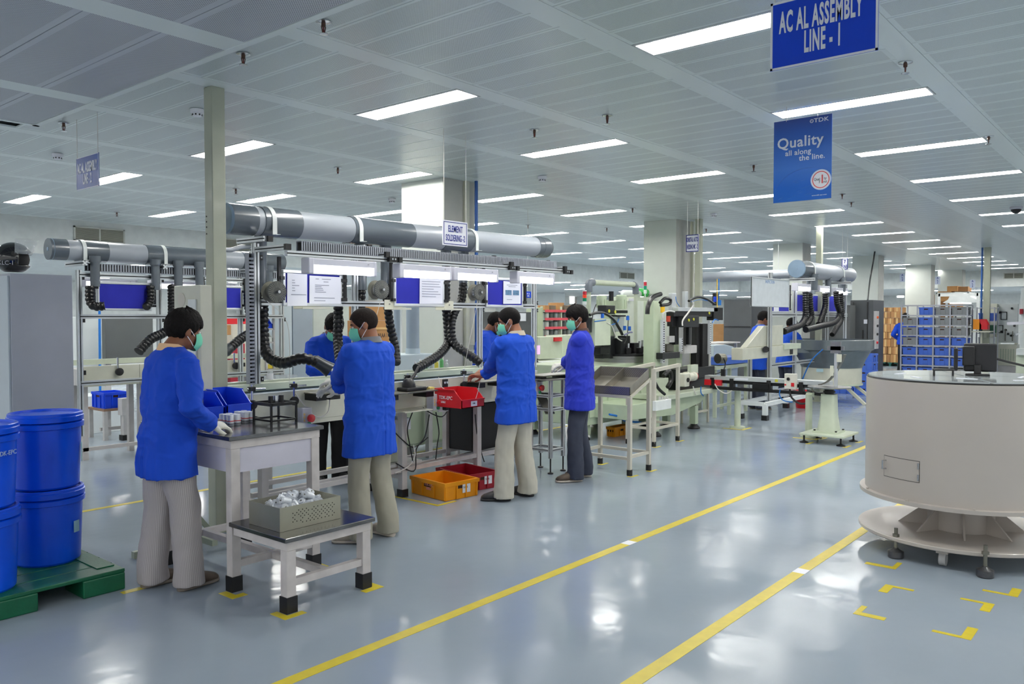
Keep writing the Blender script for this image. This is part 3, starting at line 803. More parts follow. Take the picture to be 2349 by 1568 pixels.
# small trays clipped to the shelf rail
for n, (a, b) in enumerate(((675, 738), (884, 925), (1001, 1042))):
    x0, x1 = AY(a, 722, YU - .05).x, AY(b, 722, YU - .05).x
    t = T('clip_tray', 'cream sheet metal bracket on the shelf rail, %s from the left' % ORD[n], 'bracket', ((x0 + x1) / 2, YU - .05, 1.70), 'cream brackets on the shelf rail')
    MB().box(x0, x1, YU - .039, YU - .036, 1.685, 1.775).box(x0, x1, YU - .16, YU - .039, 1.683, 1.686).box(x0, x1, YU - .163, YU - .16, 1.683, 1.70).done('sheet', CREAM, t, 0)
    for x in (x0 + .06, x1 - .06): MB().cyl((x, YU - .039, 1.735), (x, YU - .045, 1.735), .008, n=8).done('screw', STEEL, t)
# wire spools
def spool(px, py, y, label):
    c = AY(px, py, y); t = T('wire_spool', label, 'spool', (c.x, c.y, 1.76), 'solder wire spools on the soldering line')
    R = .085
    MB().lathe([(R, 0), (R, .008), (.06, .008)], (c.x, y, c.z), 'y', 28).done('front_flange', M('spool_flange', (84, 86, 82), .45, .3), t, 30)
    m = MB()
    for k in range(28):
        a = 2 * PI * k / 28; u = Vector((math.cos(a), 0, math.sin(a)))
        m.bar(Vector((c.x, y - .001, c.z)) + u * .035, Vector((c.x, y - .001, c.z)) + u * (R - .006), .003, .003)
    m.done('spokes', M('spool_spoke', (140, 140, 132), .5), t, 0, kind='stuff')
    MB().cyl((c.x, y + .008, c.z), (c.x, y + .085, c.z), .055, n=24).done('wire', CHROME, t)
    MB().lathe([(R, .085), (R, .093), (.05, .093)], (c.x, y, c.z), 'y', 28).done('rear_flange', M('spool_flange_back', (126, 124, 110), .5), t, 30)
    MB().cyl((c.x, y - .03, c.z), (c.x, y + .13, c.z), .012, n=10).done('axle', CHROME, t)
    MB().box(c.x - .045, c.x + .03, y + .095, y + .13, 1.765, c.z + .02).done('stand', CREAM, t, 0)
    return c
sp1 = spool(636, 669, 5.50, 'grey solder wire spool left of the first pin board')
sp2 = spool(876, 664, 5.50, 'solder wire spool left of the second pin board')
sp3 = spool(1101, 670, 5.50, 'solder wire spool left of the third pin board')
for n, (c, pts) in enumerate(((sp1, [(612, 690), (660, 745), (664, 890)]), (sp2, [(873, 690), (858, 745)]), (sp3, [(1096, 690), (1066, 840), (1067, 875)]))):
    ps = [AY(px, py, 5.48 - .02 * k) for k, (px, py) in enumerate(pts)]
    o = MB().tube(even_path(ps, .05), .0022, 5).done('solder_wire', CABLEW, None, 40, own=True)
    tag(o, 'thin solder wire running down from the %s spool' % ORD[n], 'wire')
# conveyor: front panel, back panel, belt, rails, legs
cv = T('conveyor_bench', 'long cream conveyor bench of the soldering line', 'conveyor', (5.1, 5.6, 0))
YF, YK, CX0, CX1 = 5.35, 5.86, 3.36, 6.85
xs = [CX0, 5.42, CX1]
for a, b in zip(xs, xs[1:]):
    MB().box(a, b - .004, YF, YF + .012, .80, 1.035).done('front_panel', CREAM, cv, 0, bev=.003)
    MB().box(a, b - .004, YK - .012, YK, .80, 1.06).done('back_panel', CREAM, cv, 0)
    MB().box(a, b - .004, YF - .002, YF + .03, 1.035, 1.041).done('top_lip', WHITE, cv, 0)
    MB().box(a, b - .004, YF + .002, YF + .05, .765, .80).done('lower_rail', CREAM, cv, 0, bev=.003)
MB().box(CX0, CX1, YF + .03, YK - .02, .98, 1.015).done('belt', M('belt_blue_grey', (150, 168, 190), .45), cv, 0)
for yy, z0 in ((YK - .10, 1.045), (YK - .19, 1.03)):
    MB().box(CX0, CX1, yy, yy + .07, z0, z0 + .055).done('guide_rail', CREAM2, cv, 0, bev=.004)
jp = MB().box(5.40, 5.47, YF - .006, YF, .79, 1.03).done('joint_plate', BLACK, cv, 0)
for z in (.83, .915, 1.0):
    for x in (5.42, 5.45): MB().cyl((x, YF - .006, z), (x, YF - .016, z), .011, n=10).done('bolt', CHROME, jp)
LEGM = M('bench_leg', (190, 186, 184), .45, var=.1)
def leg(x, y, par, z1=.79, s=.06, foot=True, mat=None):
    o = MB().box(x - s / 2, x + s / 2, y - s / 2, y + s / 2, .05, z1).done('leg', mat or LEGM, par, 0, bev=.003)
    if foot: MB().box(x - s / 2 - .006, x + s / 2 + .006, y - s / 2 - .006, y + s / 2 + .006, 0, .07).done('foot_cap', BLACK, o, 0)
for x in (3.5, 4.93, 5.93, 6.76):
    leg(x, 5.39, cv); leg(x, 5.82, cv)
    MB().box(x - .02, x + .02, 5.42, 5.79, .16, .2).done('cross_rail', LEGM, cv, 0)
for y in (5.39, 5.82):
    MB().box(3.53, 6.73, y - .018, y + .018, .225, .262).done('long_rail', LEGM, cv, 0)
MB().box(3.53, 6.73, 5.58, 5.62, .2, .235).done('long_rail', LEGM, cv, 0)
MB().box(4.72, 5.05, 5.12, 5.36, .792, .80).done('side_bracket', CREAM, cv, 0)
# support rod clamps on the front panel
for n, (px, py) in enumerate(((578, 880), (674, 872), (935, 858), (1064, 846))):
    q = AY(px, py, YF - .03); t = T('guide_clamp', 'black clamp holding a chrome guide rod on the conveyor front, %s from the left' % ORD[n], 'clamp', (q.x, YF - .03, .93), 'guide rod clamps on the conveyor')
    MB().cyl((q.x, YF - .03, .94), (q.x, YF - .03, 1.115), .008, n=10).done('post', CHROME, t)
    MB().cyl((q.x - .04, YF - .03, 1.085), (q.x + .10, YF - .05, 1.08), .008, n=10).done('guide_rod', CHROME, t)
    MB().box(q.x - .03, q.x + .02, YF - .05, YF - .012, 1.068, 1.1).done('upper_block', BLACK, t, 0, bev=.004)
    MB().lathe([(.0001, -.05), (.034, -.048), (.036, -.03), (.02, -.02), (.02, 0)], (q.x, YF, .965), 'y', 14).done('knob', BLACK, t)
# work shelves folding out from the front panel
def shelf(px0, px1, label, z=1.012, d=.2):
    x0, x1 = AY(px0, 900, YF - d / 2).x, AY(px1, 900, YF - d / 2).x
    t = T('work_shelf', label, 'shelf', ((x0 + x1) / 2, YF - d / 2, z), 'small work shelves on the conveyor front')
    MB().box(x0, x1, YF - d, YF - .012, z, z + .012).done('top', STEELD, t, 0, bev=.003)
    for x in (x0 + .06, x1 - .06):
        MB().box(x - .05, x + .05, YF - d * .8, YF - .012, z - .05, z - .002).done('support', BLACK, t, 0)
    return (x0 + x1) / 2, z + .012
shelf(712, 772, 'small grey work shelf in front of the second worker')
shelf(880, 985, 'grey work shelf with a black soldering iron stand', .955, .22)
shelf(1085, 1150, 'small cream work shelf in front of the third worker', .985)
shelf(1225, 1300, 'small work shelf in front of the fourth worker', .995, .26)
# emergency stop boxes
def estop(px, py, y, label, socket=False):
    c = AY(px, py, y); t = T('control_box', label, 'switch box', (c.x, c.y, c.z - .07), 'grey control boxes with red buttons')
    MB().box(c.x - .045, c.x + .045, y, y + .09, c.z - .075, c.z + .075).done('case', LGREYP, t, 0, bev=.006)
    MB().lathe([(.0001, -.05), (.03, -.045), (.032, -.025), (.014, -.015), (.014, 0)], (c.x + .012, y, c.z - .005), 'y', 16).done('stop_button', REDB, t)
    MB().cyl((c.x + .012, y, c.z - .052), (c.x + .012, y - .012, c.z - .052), .016, n=14).done('start_button', GRNB, t)
    for k in range(3): MB().box(c.x - .034, c.x - .02, y - .002, y, c.z - .03 + k * .024, c.z - .014 + k * .024).done('lamp', M('lamp_amber', (226, 196, 130), .4), t, 0)
    if socket:
        s = T('wall_socket', 'white power socket with a black plug under the conveyor', 'socket', (c.x + .115, y + .03, c.z - .1))
        MB().box(c.x + .065, c.x + .185, y + .03, y + .06, c.z - .1, c.z + .0).done('plate', SIGNW, s, 0, bev=.004)
        MB().box(c.x + .098, c.x + .148, y - .02, y + .03, c.z - .085, c.z - .035).done('plug', BLACK, s, 0, bev=.008)
        MB().box(c.x + .06, c.x + .19, y + .05, y + .062, c.z + .005, c.z + .05).done('rail', STEELD, s, 0)
estop(705, 957, 5.24, 'grey control box with a red stop button behind the step table')
estop(1002, 922, 5.24, 'grey control box with red and green buttons beside a socket', True)
estop(1236, 888, 5.18, 'grey control box with a red stop button between the third and fourth worker')
# flexible extraction hoses hanging from the pipe
def hose(pts, r, label, nozzle=None):
    o = ribbed(pts, r).done('flex_hose', HOSE, None, 50, own=True)
    tag(o, label, 'hose', 'black flexible extraction hoses')
    if nozzle:
        a, b, r2 = nozzle; a, b = Vector(a), Vector(b)
        d = (b - a).normalized()
        MB().tube([a - d * .03, a, a + (b - a) * .45, b, b - d * .004, a + (b - a) * .3], [r, r * 1.02, r * 1.1, r2, r2 * .9, r * .8], 16, cap=True).done('nozzle', M('nozzle_black', (40, 46, 50), .35), o)
    return o
R_ = .046
def Y_(px, py, y): return AY(px, py, y)
YH = YU + .06
outlet(AY(600, 600, YH).x, YH, 1.82, PZ - .05, .044, pd)
x_ = AY(608, 600, YH).x
hose([Y_(604, 680, YH), Y_(604, 760, YH), Y_(612, 812, YH - .1), Y_(648, 832, YH - .3), Y_(692, 822, YH - .45), Y_(728, 830, YH - .5)], R_, 'black ribbed hose curling round to a nozzle before the masked rear worker', (Y_(728, 830, YH - .5), Y_(758, 849, YH - .56), .062))
outlet(AY(828, 600, YH).x, YH, 1.86, PZ - .05, .05, pd)
hose([Y_(828, 655, YH), Y_(827, 700, YH), Y_(826, 745, YH + .05), Y_(824, 790, YH + .1)], R_, 'black ribbed hose hanging behind the second worker left side')
hose([Y_(776, 640, YH + .25), Y_(776, 720, YH + .2), Y_(775, 780, YH + .15), Y_(780, 830, YH)], R_, 'black ribbed hose hanging in front of the rear worker')
MB().cyl(Y_(776, 560, YH + .25), Y_(776, 645, YH + .25), .044, n=14).done('branch_outlet', PVCL, pd)
outlet(AY(884, 610, YH).x, YH, 1.92, PZ - .05, .045, pd, PVCD)
hose([Y_(884, 640, YH), Y_(888, 690, YH), Y_(895, 745, YH), Y_(906, 795, YH - .05), Y_(910, 835, YH - .15)], R_ - .004, 'black ribbed hose between the second worker and the second pin board')
outlet(AY(1023, 620, YH).x, YH, 1.9, PZ - .05, .042, pd, PVCD)
hose([Y_(1023, 640, YH), Y_(1023, 700, YH), Y_(1027, 750, YH), Y_(1028, 785, YH - .02), Y_(1008, 812, YH - .1), Y_(978, 832, YH - .16), Y_(955, 845, YH - .2)], R_, 'black ribbed hose curving left to the soldering iron stand')
outlet(AY(1063, 620, YH + .1).x, YH + .1, 1.86, PZ - .05, .045, pd, PVCD)
hose([Y_(1063, 650, YH + .1), Y_(1058, 690, YH + .05), Y_(1043, 715, YH), Y_(1035, 745, YH - .04), Y_(1040, 785, YH - .1), Y_(1068, 808, YH - .25), Y_(1094, 826, YH - .35), Y_(1103, 833, YH - .38)], R_, 'black ribbed hose curving right to an open end before the third worker')
o = MB().tube([AY(548, 571, 5.66), AY(520, 571, 5.64), AY(500, 572, 5.63)], .02, 10)
o = MB().tube(even_path([(3.33, 5.63, 2.13), (3.40, 5.64, 2.13), (3.5, 5.66, 2.16), (3.6, 5.7, 2.17)], .02), .018, 10).done('conduit', PVCL, None, 40, own=True)
tag(o, 'grey conduit running from the cream post into the bench frame', 'conduit')
# soldering iron stand on the shelf
q = AY(945, 873, 5.25)
t = T('solder_iron_stand', 'black soldering iron stand with an iron on the grey work shelf', 'iron stand', (q.x, 5.25, .967))
MB().box(q.x - .13, q.x + .11, 5.17, 5.31, .967, 1.0).done('base', BLACK, t, 0, bev=.01)
MB().lathe([(.06, 0), (.06, .03), (.045, .06), (.03, .075), (.0001, .08)], (q.x - .04, 5.25, .998), n=18).done('holder', BLACK, t)
MB().tube([(q.x - .04, 5.25, 1.04), (q.x + .05, 5.27, 1.10), (q.x + .13, 5.3, 1.17)], [.022, .014, .012], 10).done('iron_handle', BLACK, t)
MB().cyl((q.x + .11, 5.24, .98), (q.x + .18, 5.23, .985), .006, n=8).done('tip', BLKM, t)
MB().box(q.x + .17, q.x + .23, 5.20, 5.25, .968, .985).done('sponge', M('sponge_yellow', (226, 204, 120), .9), t, 0)
# hanging sign: ELEMENT SOLDERING -2
ys = 5.22
x0, x1 = AY(1015, 536, ys).x, AY(1072, 536, ys).x
z0, z1 = AY(1043, 564, ys).z, AY(1043, 507, ys).z
t = T('hanging_sign', 'small white sign with blue lettering hung before the soldering pipe', 'sign', ((x0 + x1) / 2, ys, z0))
MB().box(x0, x1, ys - .004, ys + .004, z0, z1).done('plate', SIGNW, t, 0)
for a in ((x0 + .012, x1 - .012, z1 - .018, z1 - .012), (x0 + .012, x1 - .012, z0 + .012, z0 + .018), (x0 + .012, x0 + .018, z0 + .012, z1 - .012), (x1 - .018, x1 - .012, z0 + .012, z1 - .012)):
    MB().box(a[0], a[1], ys - .0055, ys - .004, a[2], a[3]).done('border', INKB, t, 0)
cx_, h_ = (x0 + x1) / 2, z1 - z0
text_mesh('lettering', 'ELEMENT', INKB, t, (cx_, ys - .005, z0 + h_ * .66), (1, 0, 0), (0, 0, 1), h_ * .36, sx=.54, bold=.002)
text_mesh('lettering', 'SOLDERING -2', INKB, t, (cx_, ys - .005, z0 + h_ * .30), (1, 0, 0), (0, 0, 1), h_ * .36, sx=.455, bold=.002)
for x in (x0 + .02, x1 - .02): MB().cyl((x, ys, z1), (x, ys, CZ), .0025, n=6).done('wire', CABLEW, t)
# ================================================================ FOREGROUND FURNITURE
# two level step table
SX0, SX1, SY0, SYM, SY1 = 2.56, 3.18, 3.725, 4.28, 5.1
st = T('step_table', 'two level grey steel table with a low step in front of a tall top', 'table', (2.87, 4.4, 0))
TL = M('table_leg_paint', (202, 196, 194), .45, var=.12, vs=9)
def sheet_top(x0, x1, y0, y1, z, par, ov=.02):
    MB().box(x0 - ov, x1 + ov, y0 - ov, y1 + ov, z - .025, z).done('top_sheet', M('worktop_steel', (112, 112, 112), .16, .8, var=.2, vs=8), par, 0, bev=.004)
    for a in ((x0, x1, y0, y0 + .045), (x0, x1, y1 - .045, y1), (x0, x0 + .045, y0 + .045, y1 - .045), (x1 - .045, x1, y0 + .045, y1 - .045)):
        MB().box(*a, z - .075, z - .026).done('apron', TL, par, 0)
sheet_top(SX0, SX1 + .01, SYM - .01, SY1 + .22, .92, st)
sheet_top(SX0, SX1 - .03, SY0, SYM - .03, .42, st)
for x, y, z1 in ((SX0 + .031, SY0 + .031, .344), (SX1 - .061, SY0 + .031, .344), (SX0 + .031, SYM + .021, .844), (SX1 - .021, SYM + .021, .844), (SX0 + .031, SY1, .844), (SX1 - .021, SY1, .844)):
    o = MB().box(x - .03, x + .03, y - .03, y + .03, .07, z1).done('leg', TL, st, 0, bev=.003)
    MB().box(x - .035, x + .035, y - .035, y + .035, 0, .09).done('foot_cap', BLACK, o, 0)
MB().box(SX0 + .02, SX0 + .035, SYM + .045, SY1 - .03, .70, .84).done('drawer_panel', LAV, st, 0)
MB().box(SX0 + .06, SX1 - .05, SYM, SYM + .012, .70, .842).done('drawer_panel', LAV, st, 0)
MB().box(SX1 - .04, SX1 - .025, SYM + .045, SY1 - .03, .70, .84).done('drawer_panel', LAV, st, 0)
def rail(p, q, par=st, s=.04, mat=TL): MB().bar(p, q, s, s).done('stretcher', mat, par, 0)
rail((SX0 + .06, SY0 + .03, .16), (SX1 - .09, SY0 + .03, .16)); rail((SX0 + .06, SYM + .015, .16), (SX1 - .05, SYM + .015, .16)); rail((SX0 + .06, SY1, .16), (SX1 - .05, SY1, .16))
rail((2.85, SY0 + .06, .16), (2.85, SYM - .01, .16)); rail((2.85, SYM + .04, .16), (2.85, SY1 - .02, .16))
# perforated steel tray heaped with aluminium cans
t0x, t0y, t1x, t1y = AZ(654, 1212, .42).x, AZ(654, 1212, .42).y, AZ(792, 1180, .42).x, AZ(580, 1188, .42).y
t0x, t1x, t0y, t1y = 2.60, 3.02, 3.845, 4.15
tr = T('perforated_tray', 'perforated steel tray heaped with cans on the low step', 'tray', (t0x, t0y, .421))
def perf_wall(m, p, u, v, nu, nv, L, Hh, r=.004, keep=lambda a, b: True):
    """real round-ish holes: a thin wall plate with dark hole plugs standing a hair proud"""
    for a in range(nu):
        for b in range(nv):
            if (a + b) % 2 == 0 and keep(a, b):
                c = Vector(p) + Vector(u) * ((a + .5) * L / nu) + Vector(v) * ((b + .5) * Hh / nv)
                n_ = Vector(u).cross(Vector(v))
                m.lathe([(r, -.0006), (r, .0006)], (0, 0, 0), 'z', 8) if False else m.cyl(c - n_ * .0006, c + n_ * .0006, r, n=8)
MB().tray(t0x, t1x, t0y, t1y, .421, .555, .003).done('pan', PERF, tr, 0)
m = MB(); perf_wall(m, (t0x + .04, t0y, .445), (1, 0, 0), (0, 0, 1), 26, 7, t1x - t0x - .08, .085, .0034, lambda a, b: a > 2 and random.random() > .12)
m.done('holes', M('hole_dark', (30, 28, 24), .8, var=0), tr, 0, kind='stuff')
can0 = T('capacitor_can', 'bare aluminium capacitor can in the heap in the perforated tray', 'can', (0, 0, 0), 'aluminium cans heaped in the perforated tray')
MB().lathe([(.0185, -.03), (.021, -.027), (.021, .022), (.0185, .026), (.02, .03)], n=18).done('shell', CANM, can0, 30)
MB().lathe([(.0195, .0295), (.0195, .0315), (.008, .0315), (.0075, .0295)], n=18).done('lid', CANT, can0, 30)
MB().cyl((0, 0, .029), (0, 0, .036), .0035, n=8).done('terminal', STEELD, can0)
rc = random.Random(5); n = 0
for lay in range(4):
    inset = .03 + max(0, lay - 1) * .035
    for ix in range(8 - lay // 2):
        for iy in range(5 - lay // 2):
            x = t0x + inset + (t1x - t0x - 2 * inset) * (ix + .5) / (8 - lay // 2) + rc.uniform(-.006, .006)
            y = t0y + inset + (t1y - t0y - 2 * inset) * (iy + .5) / (5 - lay // 2) + rc.uniform(-.006, .006)
            if lay == 3 and rc.random() < .45: continue
            z = .452 + lay * .036 + rc.uniform(0, .008)
            if lay == 0 and not (ix in (0, 7) or iy in (0, 4)): continue
            if n == 0: c = can0; c.location = (x, y, z)
            else: c = copy_tree(can0, (x, y, z))
            a = rc.uniform(0, 2 * PI); tilt = rc.uniform(.5, 1.65) if lay else PI / 2
            c.rotation_euler = (tilt, 0, a); n += 1
# printed cans standing in a block on the tall top
ZTP = .9205
cp0 = T('printed_can', 'printed capacitor can in the block beside the leftmost worker glove', 'can', (0, 0, 0), 'printed cans on the tall table top')
MB().lathe([(.022, 0), (.0225, .004), (.0225, .062), (.0205, .066), (.0001, .066)], n=20).done('shell', CANM, cp0, 30)
MB().lathe([(.0228, .024), (.0228, .03)], n=20).done('red_band', M('can_red', (206, 84, 84), .4), cp0, 30)
MB().lathe([(.0228, .002), (.0228, .014)], n=20).done('dark_print', M('can_print', (120, 122, 128), .4, var=.5, vs=120), cp0, 30)
for i in range(4):
    for j in range(3):
        x, y = 2.83 + i * .047 + (.05 if i > 1 else 0), 4.72 + j * .047 + (.06 if i > 1 else 0)
        lab = 'printed can in the block on the tall table, %s row, %s from the left' % (('front', 'middle', 'rear')[j], ORD[i])
        if i == 0 and j == 0: cp0.location = (x, y, ZTP); cp0['label'] = lab
        else: copy_tree(cp0, (x, y, ZTP), rc.uniform(0, 6), lab)
# black wire rack on the top
q = (3.10, 4.62); rk = T('wire_rack', 'small black steel rack standing on the tall table top', 'rack', (q[0], q[1], ZTP))
rx0, rx1, ry0, ry1 = 3.0, 3.19, 4.52, 4.72
for x in (rx0, rx1):
    for y in (ry0, ry1): MB().box(x - .006, x + .006, y - .006, y + .006, ZTP, 1.055).done('leg', BLKM, rk, 0)
for z in (.945, 1.05):
    for a, b in (((rx0, ry0), (rx1, ry0)), ((rx1, ry0), (rx1, ry1)), ((rx1, ry1), (rx0, ry1)), ((rx0, ry1), (rx0, ry0))):
        MB().bar((*a, z), (*b, z), .012, .02 if z > 1 else .012).done('rail', BLKM, rk, 0)
for y in (4.58, 4.64): MB().bar((rx0, y, 1.05), (rx1, y, 1.05), .006).done('wire', BLKM, rk, 0)
for k, x in enumerate((3.05, 3.09, 3.13)): MB().cyl((x, 4.60, 1.055), (x, 4.60, 1.10), .016, n=12).done('socket_pin', (BLACK, CHROME, BLACK)[k], rk)
# blue stacking bins behind the cans
def stack_bin(x0, x1, y0, y1, z0, h, label, mat, front='-y', lip=.45, group=None):
    t = T('stacking_bin', label, 'bin', ((x0 + x1) / 2, (y0 + y1) / 2, z0), group)
    tk = .006; fl = z0 + h * lip; cut = (y1 - y0) * .35
    m = MB().box(x0, x1, y0, y1, z0, z0 + tk)
    m.box(x0, x1, y1 - tk, y1, z0 + tk, z0 + h)
    m.box(x0, x1, y0, y0 + tk, z0 + tk, fl)
    for xa in (x0, x1 - tk):
        m.prism([(xa, y0, z0 + tk), (xa, y1, z0 + tk), (xa, y1, z0 + h), (xa, y0 + cut, z0 + h), (xa, y0, fl)], (tk, 0, 0))
    m.done('shell', mat, t, 0)
    r = MB()
    for xa in (x0 - .006, x1 - tk): r.box(xa, xa + .012, y0 + cut, y1, z0 + h, z0 + h + .008)
    r.box(x0, x1, y1 - tk, y1 + .006, z0 + h, z0 + h + .008); r.box(x0, x1, y0 - .006, y0 + tk, fl, fl + .008)
    r.done('rim', mat, t, 0)
    return t
BX = [AY(px, 920, 5.02).x for px in (452, 512, 516, 574)]
for k, (a, b, d) in enumerate(((BX[0], BX[1] - .004, .30), (BX[2] + .004, BX[3], .33))):
    stack_bin(a, b, 5.0, 5.0 + d, .935, .16 + .01 * k, ('blue open front bin on the tall table, nearer the leftmost worker', 'blue open front bin on the tall table, beside the cream post')[k], BLUEP, group='blue bins on the tall table')
MB().box(BX[0], BX[3], 5.0, 5.31, ZTP, .9345).done('riser_board', GREYW, None, 0, own=True)
tag(bpy.data.objects['riser_board'], 'thin grey board under the two blue bins on the tall table', 'board')
# -------- green pallet and blue drums
pl = T('pallet', 'green plastic pallet under the blue drums', 'pallet', (1.65, 5.4, 0))
PX0, PX1, PY0, PY1, PH = 1.0, 2.19, 4.82, 6.0, .125
nn = 7; bw = (PY1 - PY0) / nn
for k in range(nn):
    MB().box(PX0, PX1, PY0 + k * bw + .004, PY0 + (k + 1) * bw - .004, PH - .022, PH).done('deck_board', GREENP, pl, 0, bev=.004)
MB().box(PX1 - .12, PX1 - .02, PY0 + .1, PY1 - .1, PH, PH + .006).done('grip_strip', GREENP, pl, 0)
for x in (PX0 + .12, (PX0 + PX1) / 2, PX1 - .12):
    for y in (PY0 + .13, (PY0 + PY1) / 2, PY1 - .13): MB().box(x - .12, x + .12, y - .13, y + .13, 0, PH - .022).done('foot_block', GREENP, pl, 0, bev=.008)
def drum(x, y, z, label, r=.20, h=.455, logo=False, lab=False):
    t = T('plastic_drum', label, 'drum', (x, y, z), 'blue lidded drums on the green pallet')
    MB().lathe([(r * .86, 0), (r * .90, .012), (r * .97, h - .12), (r * .97, h - .075)], (x, y, z), n=40).done('body', BLUED, t, 30)
    MB().lathe([(r * .975, h - .095), (r * 1.045, h - .09), (r * 1.05, h - .062), (r * .975, h - .055)], (x, y, z), n=40).done('collar_ring', BLUED, t, 30)
    MB().lathe([(r * .985, h - .052), (r * 1.04, h - .05), (r * 1.045, h - .022), (r * 1.015, h - .018), (r * 1.015, h - .004), (r * .99, h), (r * .93, h), (r * .91, h - .014), (.0001, h - .012)], (x, y, z), n=40).done('lid', BLUED, t, 30)
    return t
dR, dL = (1.965, 5.36), (1.50, 5.06)
drum(*dR, PH, 'lower blue lidded drum of the right stack on the pallet'); a_ = drum(*dR, PH + .457, 'upper blue lidded drum of the right stack on the pallet')
drum(*dL, PH, 'lower blue lidded drum cut by the left picture edge'); b_ = drum(*dL, PH + .457, 'upper blue lidded drum cut by the left picture edge')
# stickers and moulded print on the drums
def drum_patch(c, r, ang, w, z0, z1, mat, par, nm='label'):
    m = MB(); n = 6; vs = []
    for R in (r, r + .0015):
        for k in range(n + 1):
            a = ang + (k / n - .5) * w / r
            for z in (z0, z1): vs.append((c[0] + R * math.cos(a), c[1] + R * math.sin(a), z))
    fs = []
    for k in range(n):
        i = (n + 1) * 2 + k * 2; fs.append((i, i + 2, i + 3, i + 1))
    m.add(vs, fs).done(nm, mat, par, 60)
low = bpy.data.objects['plastic_drum']
drum_patch(dR, .196, math.radians(-58), .05, PH + .18, PH + .25, M('sticker_pale', (150, 190, 206), .4), low)
drum_patch(dR, .197, math.radians(-36), .03, PH + .60, PH + .72, M('sticker_pale', (150, 190, 206), .4), a_)
an = math.radians(-62); d_ = Vector((math.cos(an), math.sin(an), 0))
text_mesh('moulded_print', 'TDK-EPC', M('print_pale', (170, 190, 220), .5), b_, Vector((dL[0], dL[1], PH + .457 + .30)) + d_ * .201, (-d_.y, d_.x, 0), (0, 0, 1), .035, sx=.9, bold=.001)
# -------- grey locker with a helmet on it
LX0, LX1, LY0, LY1, LZ = 2.5, 2.985, 7.5, 8.3, 1.98
lk = T('steel_locker', 'tall plain grey steel locker behind the blue drums', 'locker', ((LX0 + LX1) / 2, 7.9, 0))
MB().box(LX0, LX1, LY0, LY1, .05, LZ).done('carcass', LOCKER, lk, 0, bev=.004)
MB().box(LX0 + .02, LX1 - .02, LY0 + .03, LY1 - .03, 0, .05).done('plinth', BLACK, lk, 0)
MB().box(LX0 - .018, LX0, LY0 + .02, LY1 - .02, .07, LZ - .02).done('door', M('locker_door', (190, 200, 208), .4, var=.02), lk, 0, bev=.003)
hm = T('motorcycle_helmet', 'glossy black open face helmet with a clear visor on the locker', 'helmet', (2.62, 7.72, LZ))
hc = Vector((2.60, 7.72, LZ + .14)); GB = M('gloss_black', (12, 12, 14), .08, coat=1.0)
m = MB(); m.ell(hc, (.15, .125, .135), n=28, m=18)
keep = []
m2 = MB(); dirv = Vector((.86, -.5, 0)).normalized()
fs = []
for f in m.f:
    c = sum((m.v[i] for i in f), Vector()) / len(f) - hc
    if c.z < -.115: continue
    if c.dot(dirv) > .055 and -.075 < c.z < .045: continue
    fs.append(f)
m2.v, m2.f = m.v, fs
o = m2.done('shell', GB, hm, 60); so = o.modifiers.new('s', 'SOLIDIFY'); so.thickness = .018; so.offset = -1
sd = dirv.cross(Vector((0, 0, 1)))
vs = []; fs = []
for k in range(13):
    a = (k / 12 - .5) * 2.6
    for z, R in ((.03, .135), (.10, .17), (.155, .20)):
        vs.append(hc + (dirv * math.cos(a) + sd * math.sin(a)) * R * (1 if z < .05 else .95) + Vector((0, 0, z)))
for k in range(12):
    for j in range(2): i = k * 3 + j; fs.append((i, i + 3, i + 4, i + 1))
o = MB().add(vs, fs).done('visor', GLASS, hm, 60); o.modifiers.new('s', 'SOLIDIFY').thickness = .003
MB().ell(hc + Vector((0, 0, -.01)), (.125, .105, .11)).done('padding', M('lining', (30, 30, 32), .9), hm)
for s in (-1, 1): MB().cyl(hc + sd * s * .118 + dirv * .03 + Vector((0, 0, .03)), hc + sd * s * .132 + dirv * .03 + Vector((0, 0, .03)), .02, n=14).done('pivot', BLACK, hm)
text_mesh('print', 'KLC-1', M('decal_pale', (190, 190, 200), .4), hm, hc + sd * .128 - dirv * .03 + Vector((0, 0, -.05)), dirv, (0, 0, 1), .05, sx=.9)
# -------- control panel on a T stand behind the leftmost worker
cs = T('panel_stand', 'cream control panel on a grey T stand between post and leftmost worker', 'control panel', (2.93, 5.4, 0))
GS = M('stand_grey_green', (160, 168, 150), .42)
MB().box(2.50, 3.14, 5.37, 5.41, 0, .045).done('foot_rail', GS, cs, 0); MB().box(2.91, 2.95, 5.10, 5.72, .045, .085).done('foot_rail', GS, cs, 0)
MB().box(2.91, 2.95, 5.37, 5.41, .08, 1.0).done('post', GS, cs, 0)
for s in (-1, 1): MB().bar((2.93 + s * .15, 5.39, .05), (2.93, 5.39, .24), .03).done('brace', GS, cs, 0)
MB().box(2.93, 3.02, 5.26, 5.62, .93, 1.84).done('panel_box', CREAM, cs, 0, bev=.006)
MB().box(2.915, 2.93, 5.30, 5.40, 1.25, 1.74).done('inner_cover', WHITE, cs, 0, bev=.003)
MB().cyl((2.927, 5.51, 1.74), (2.93, 5.51, 1.74), .05, n=20).done('bowl_badge', M('badge', (206, 200, 186), .4), cs, 0)
for y, z in ((5.46, 1.6), (5.56, 1.6), (5.36, 1.5), (5.36, 1.36)): MB().box(2.922, 2.931, y - .01, y + .01, z - .03, z + .03).done('slot', BLACK, cs, 0)
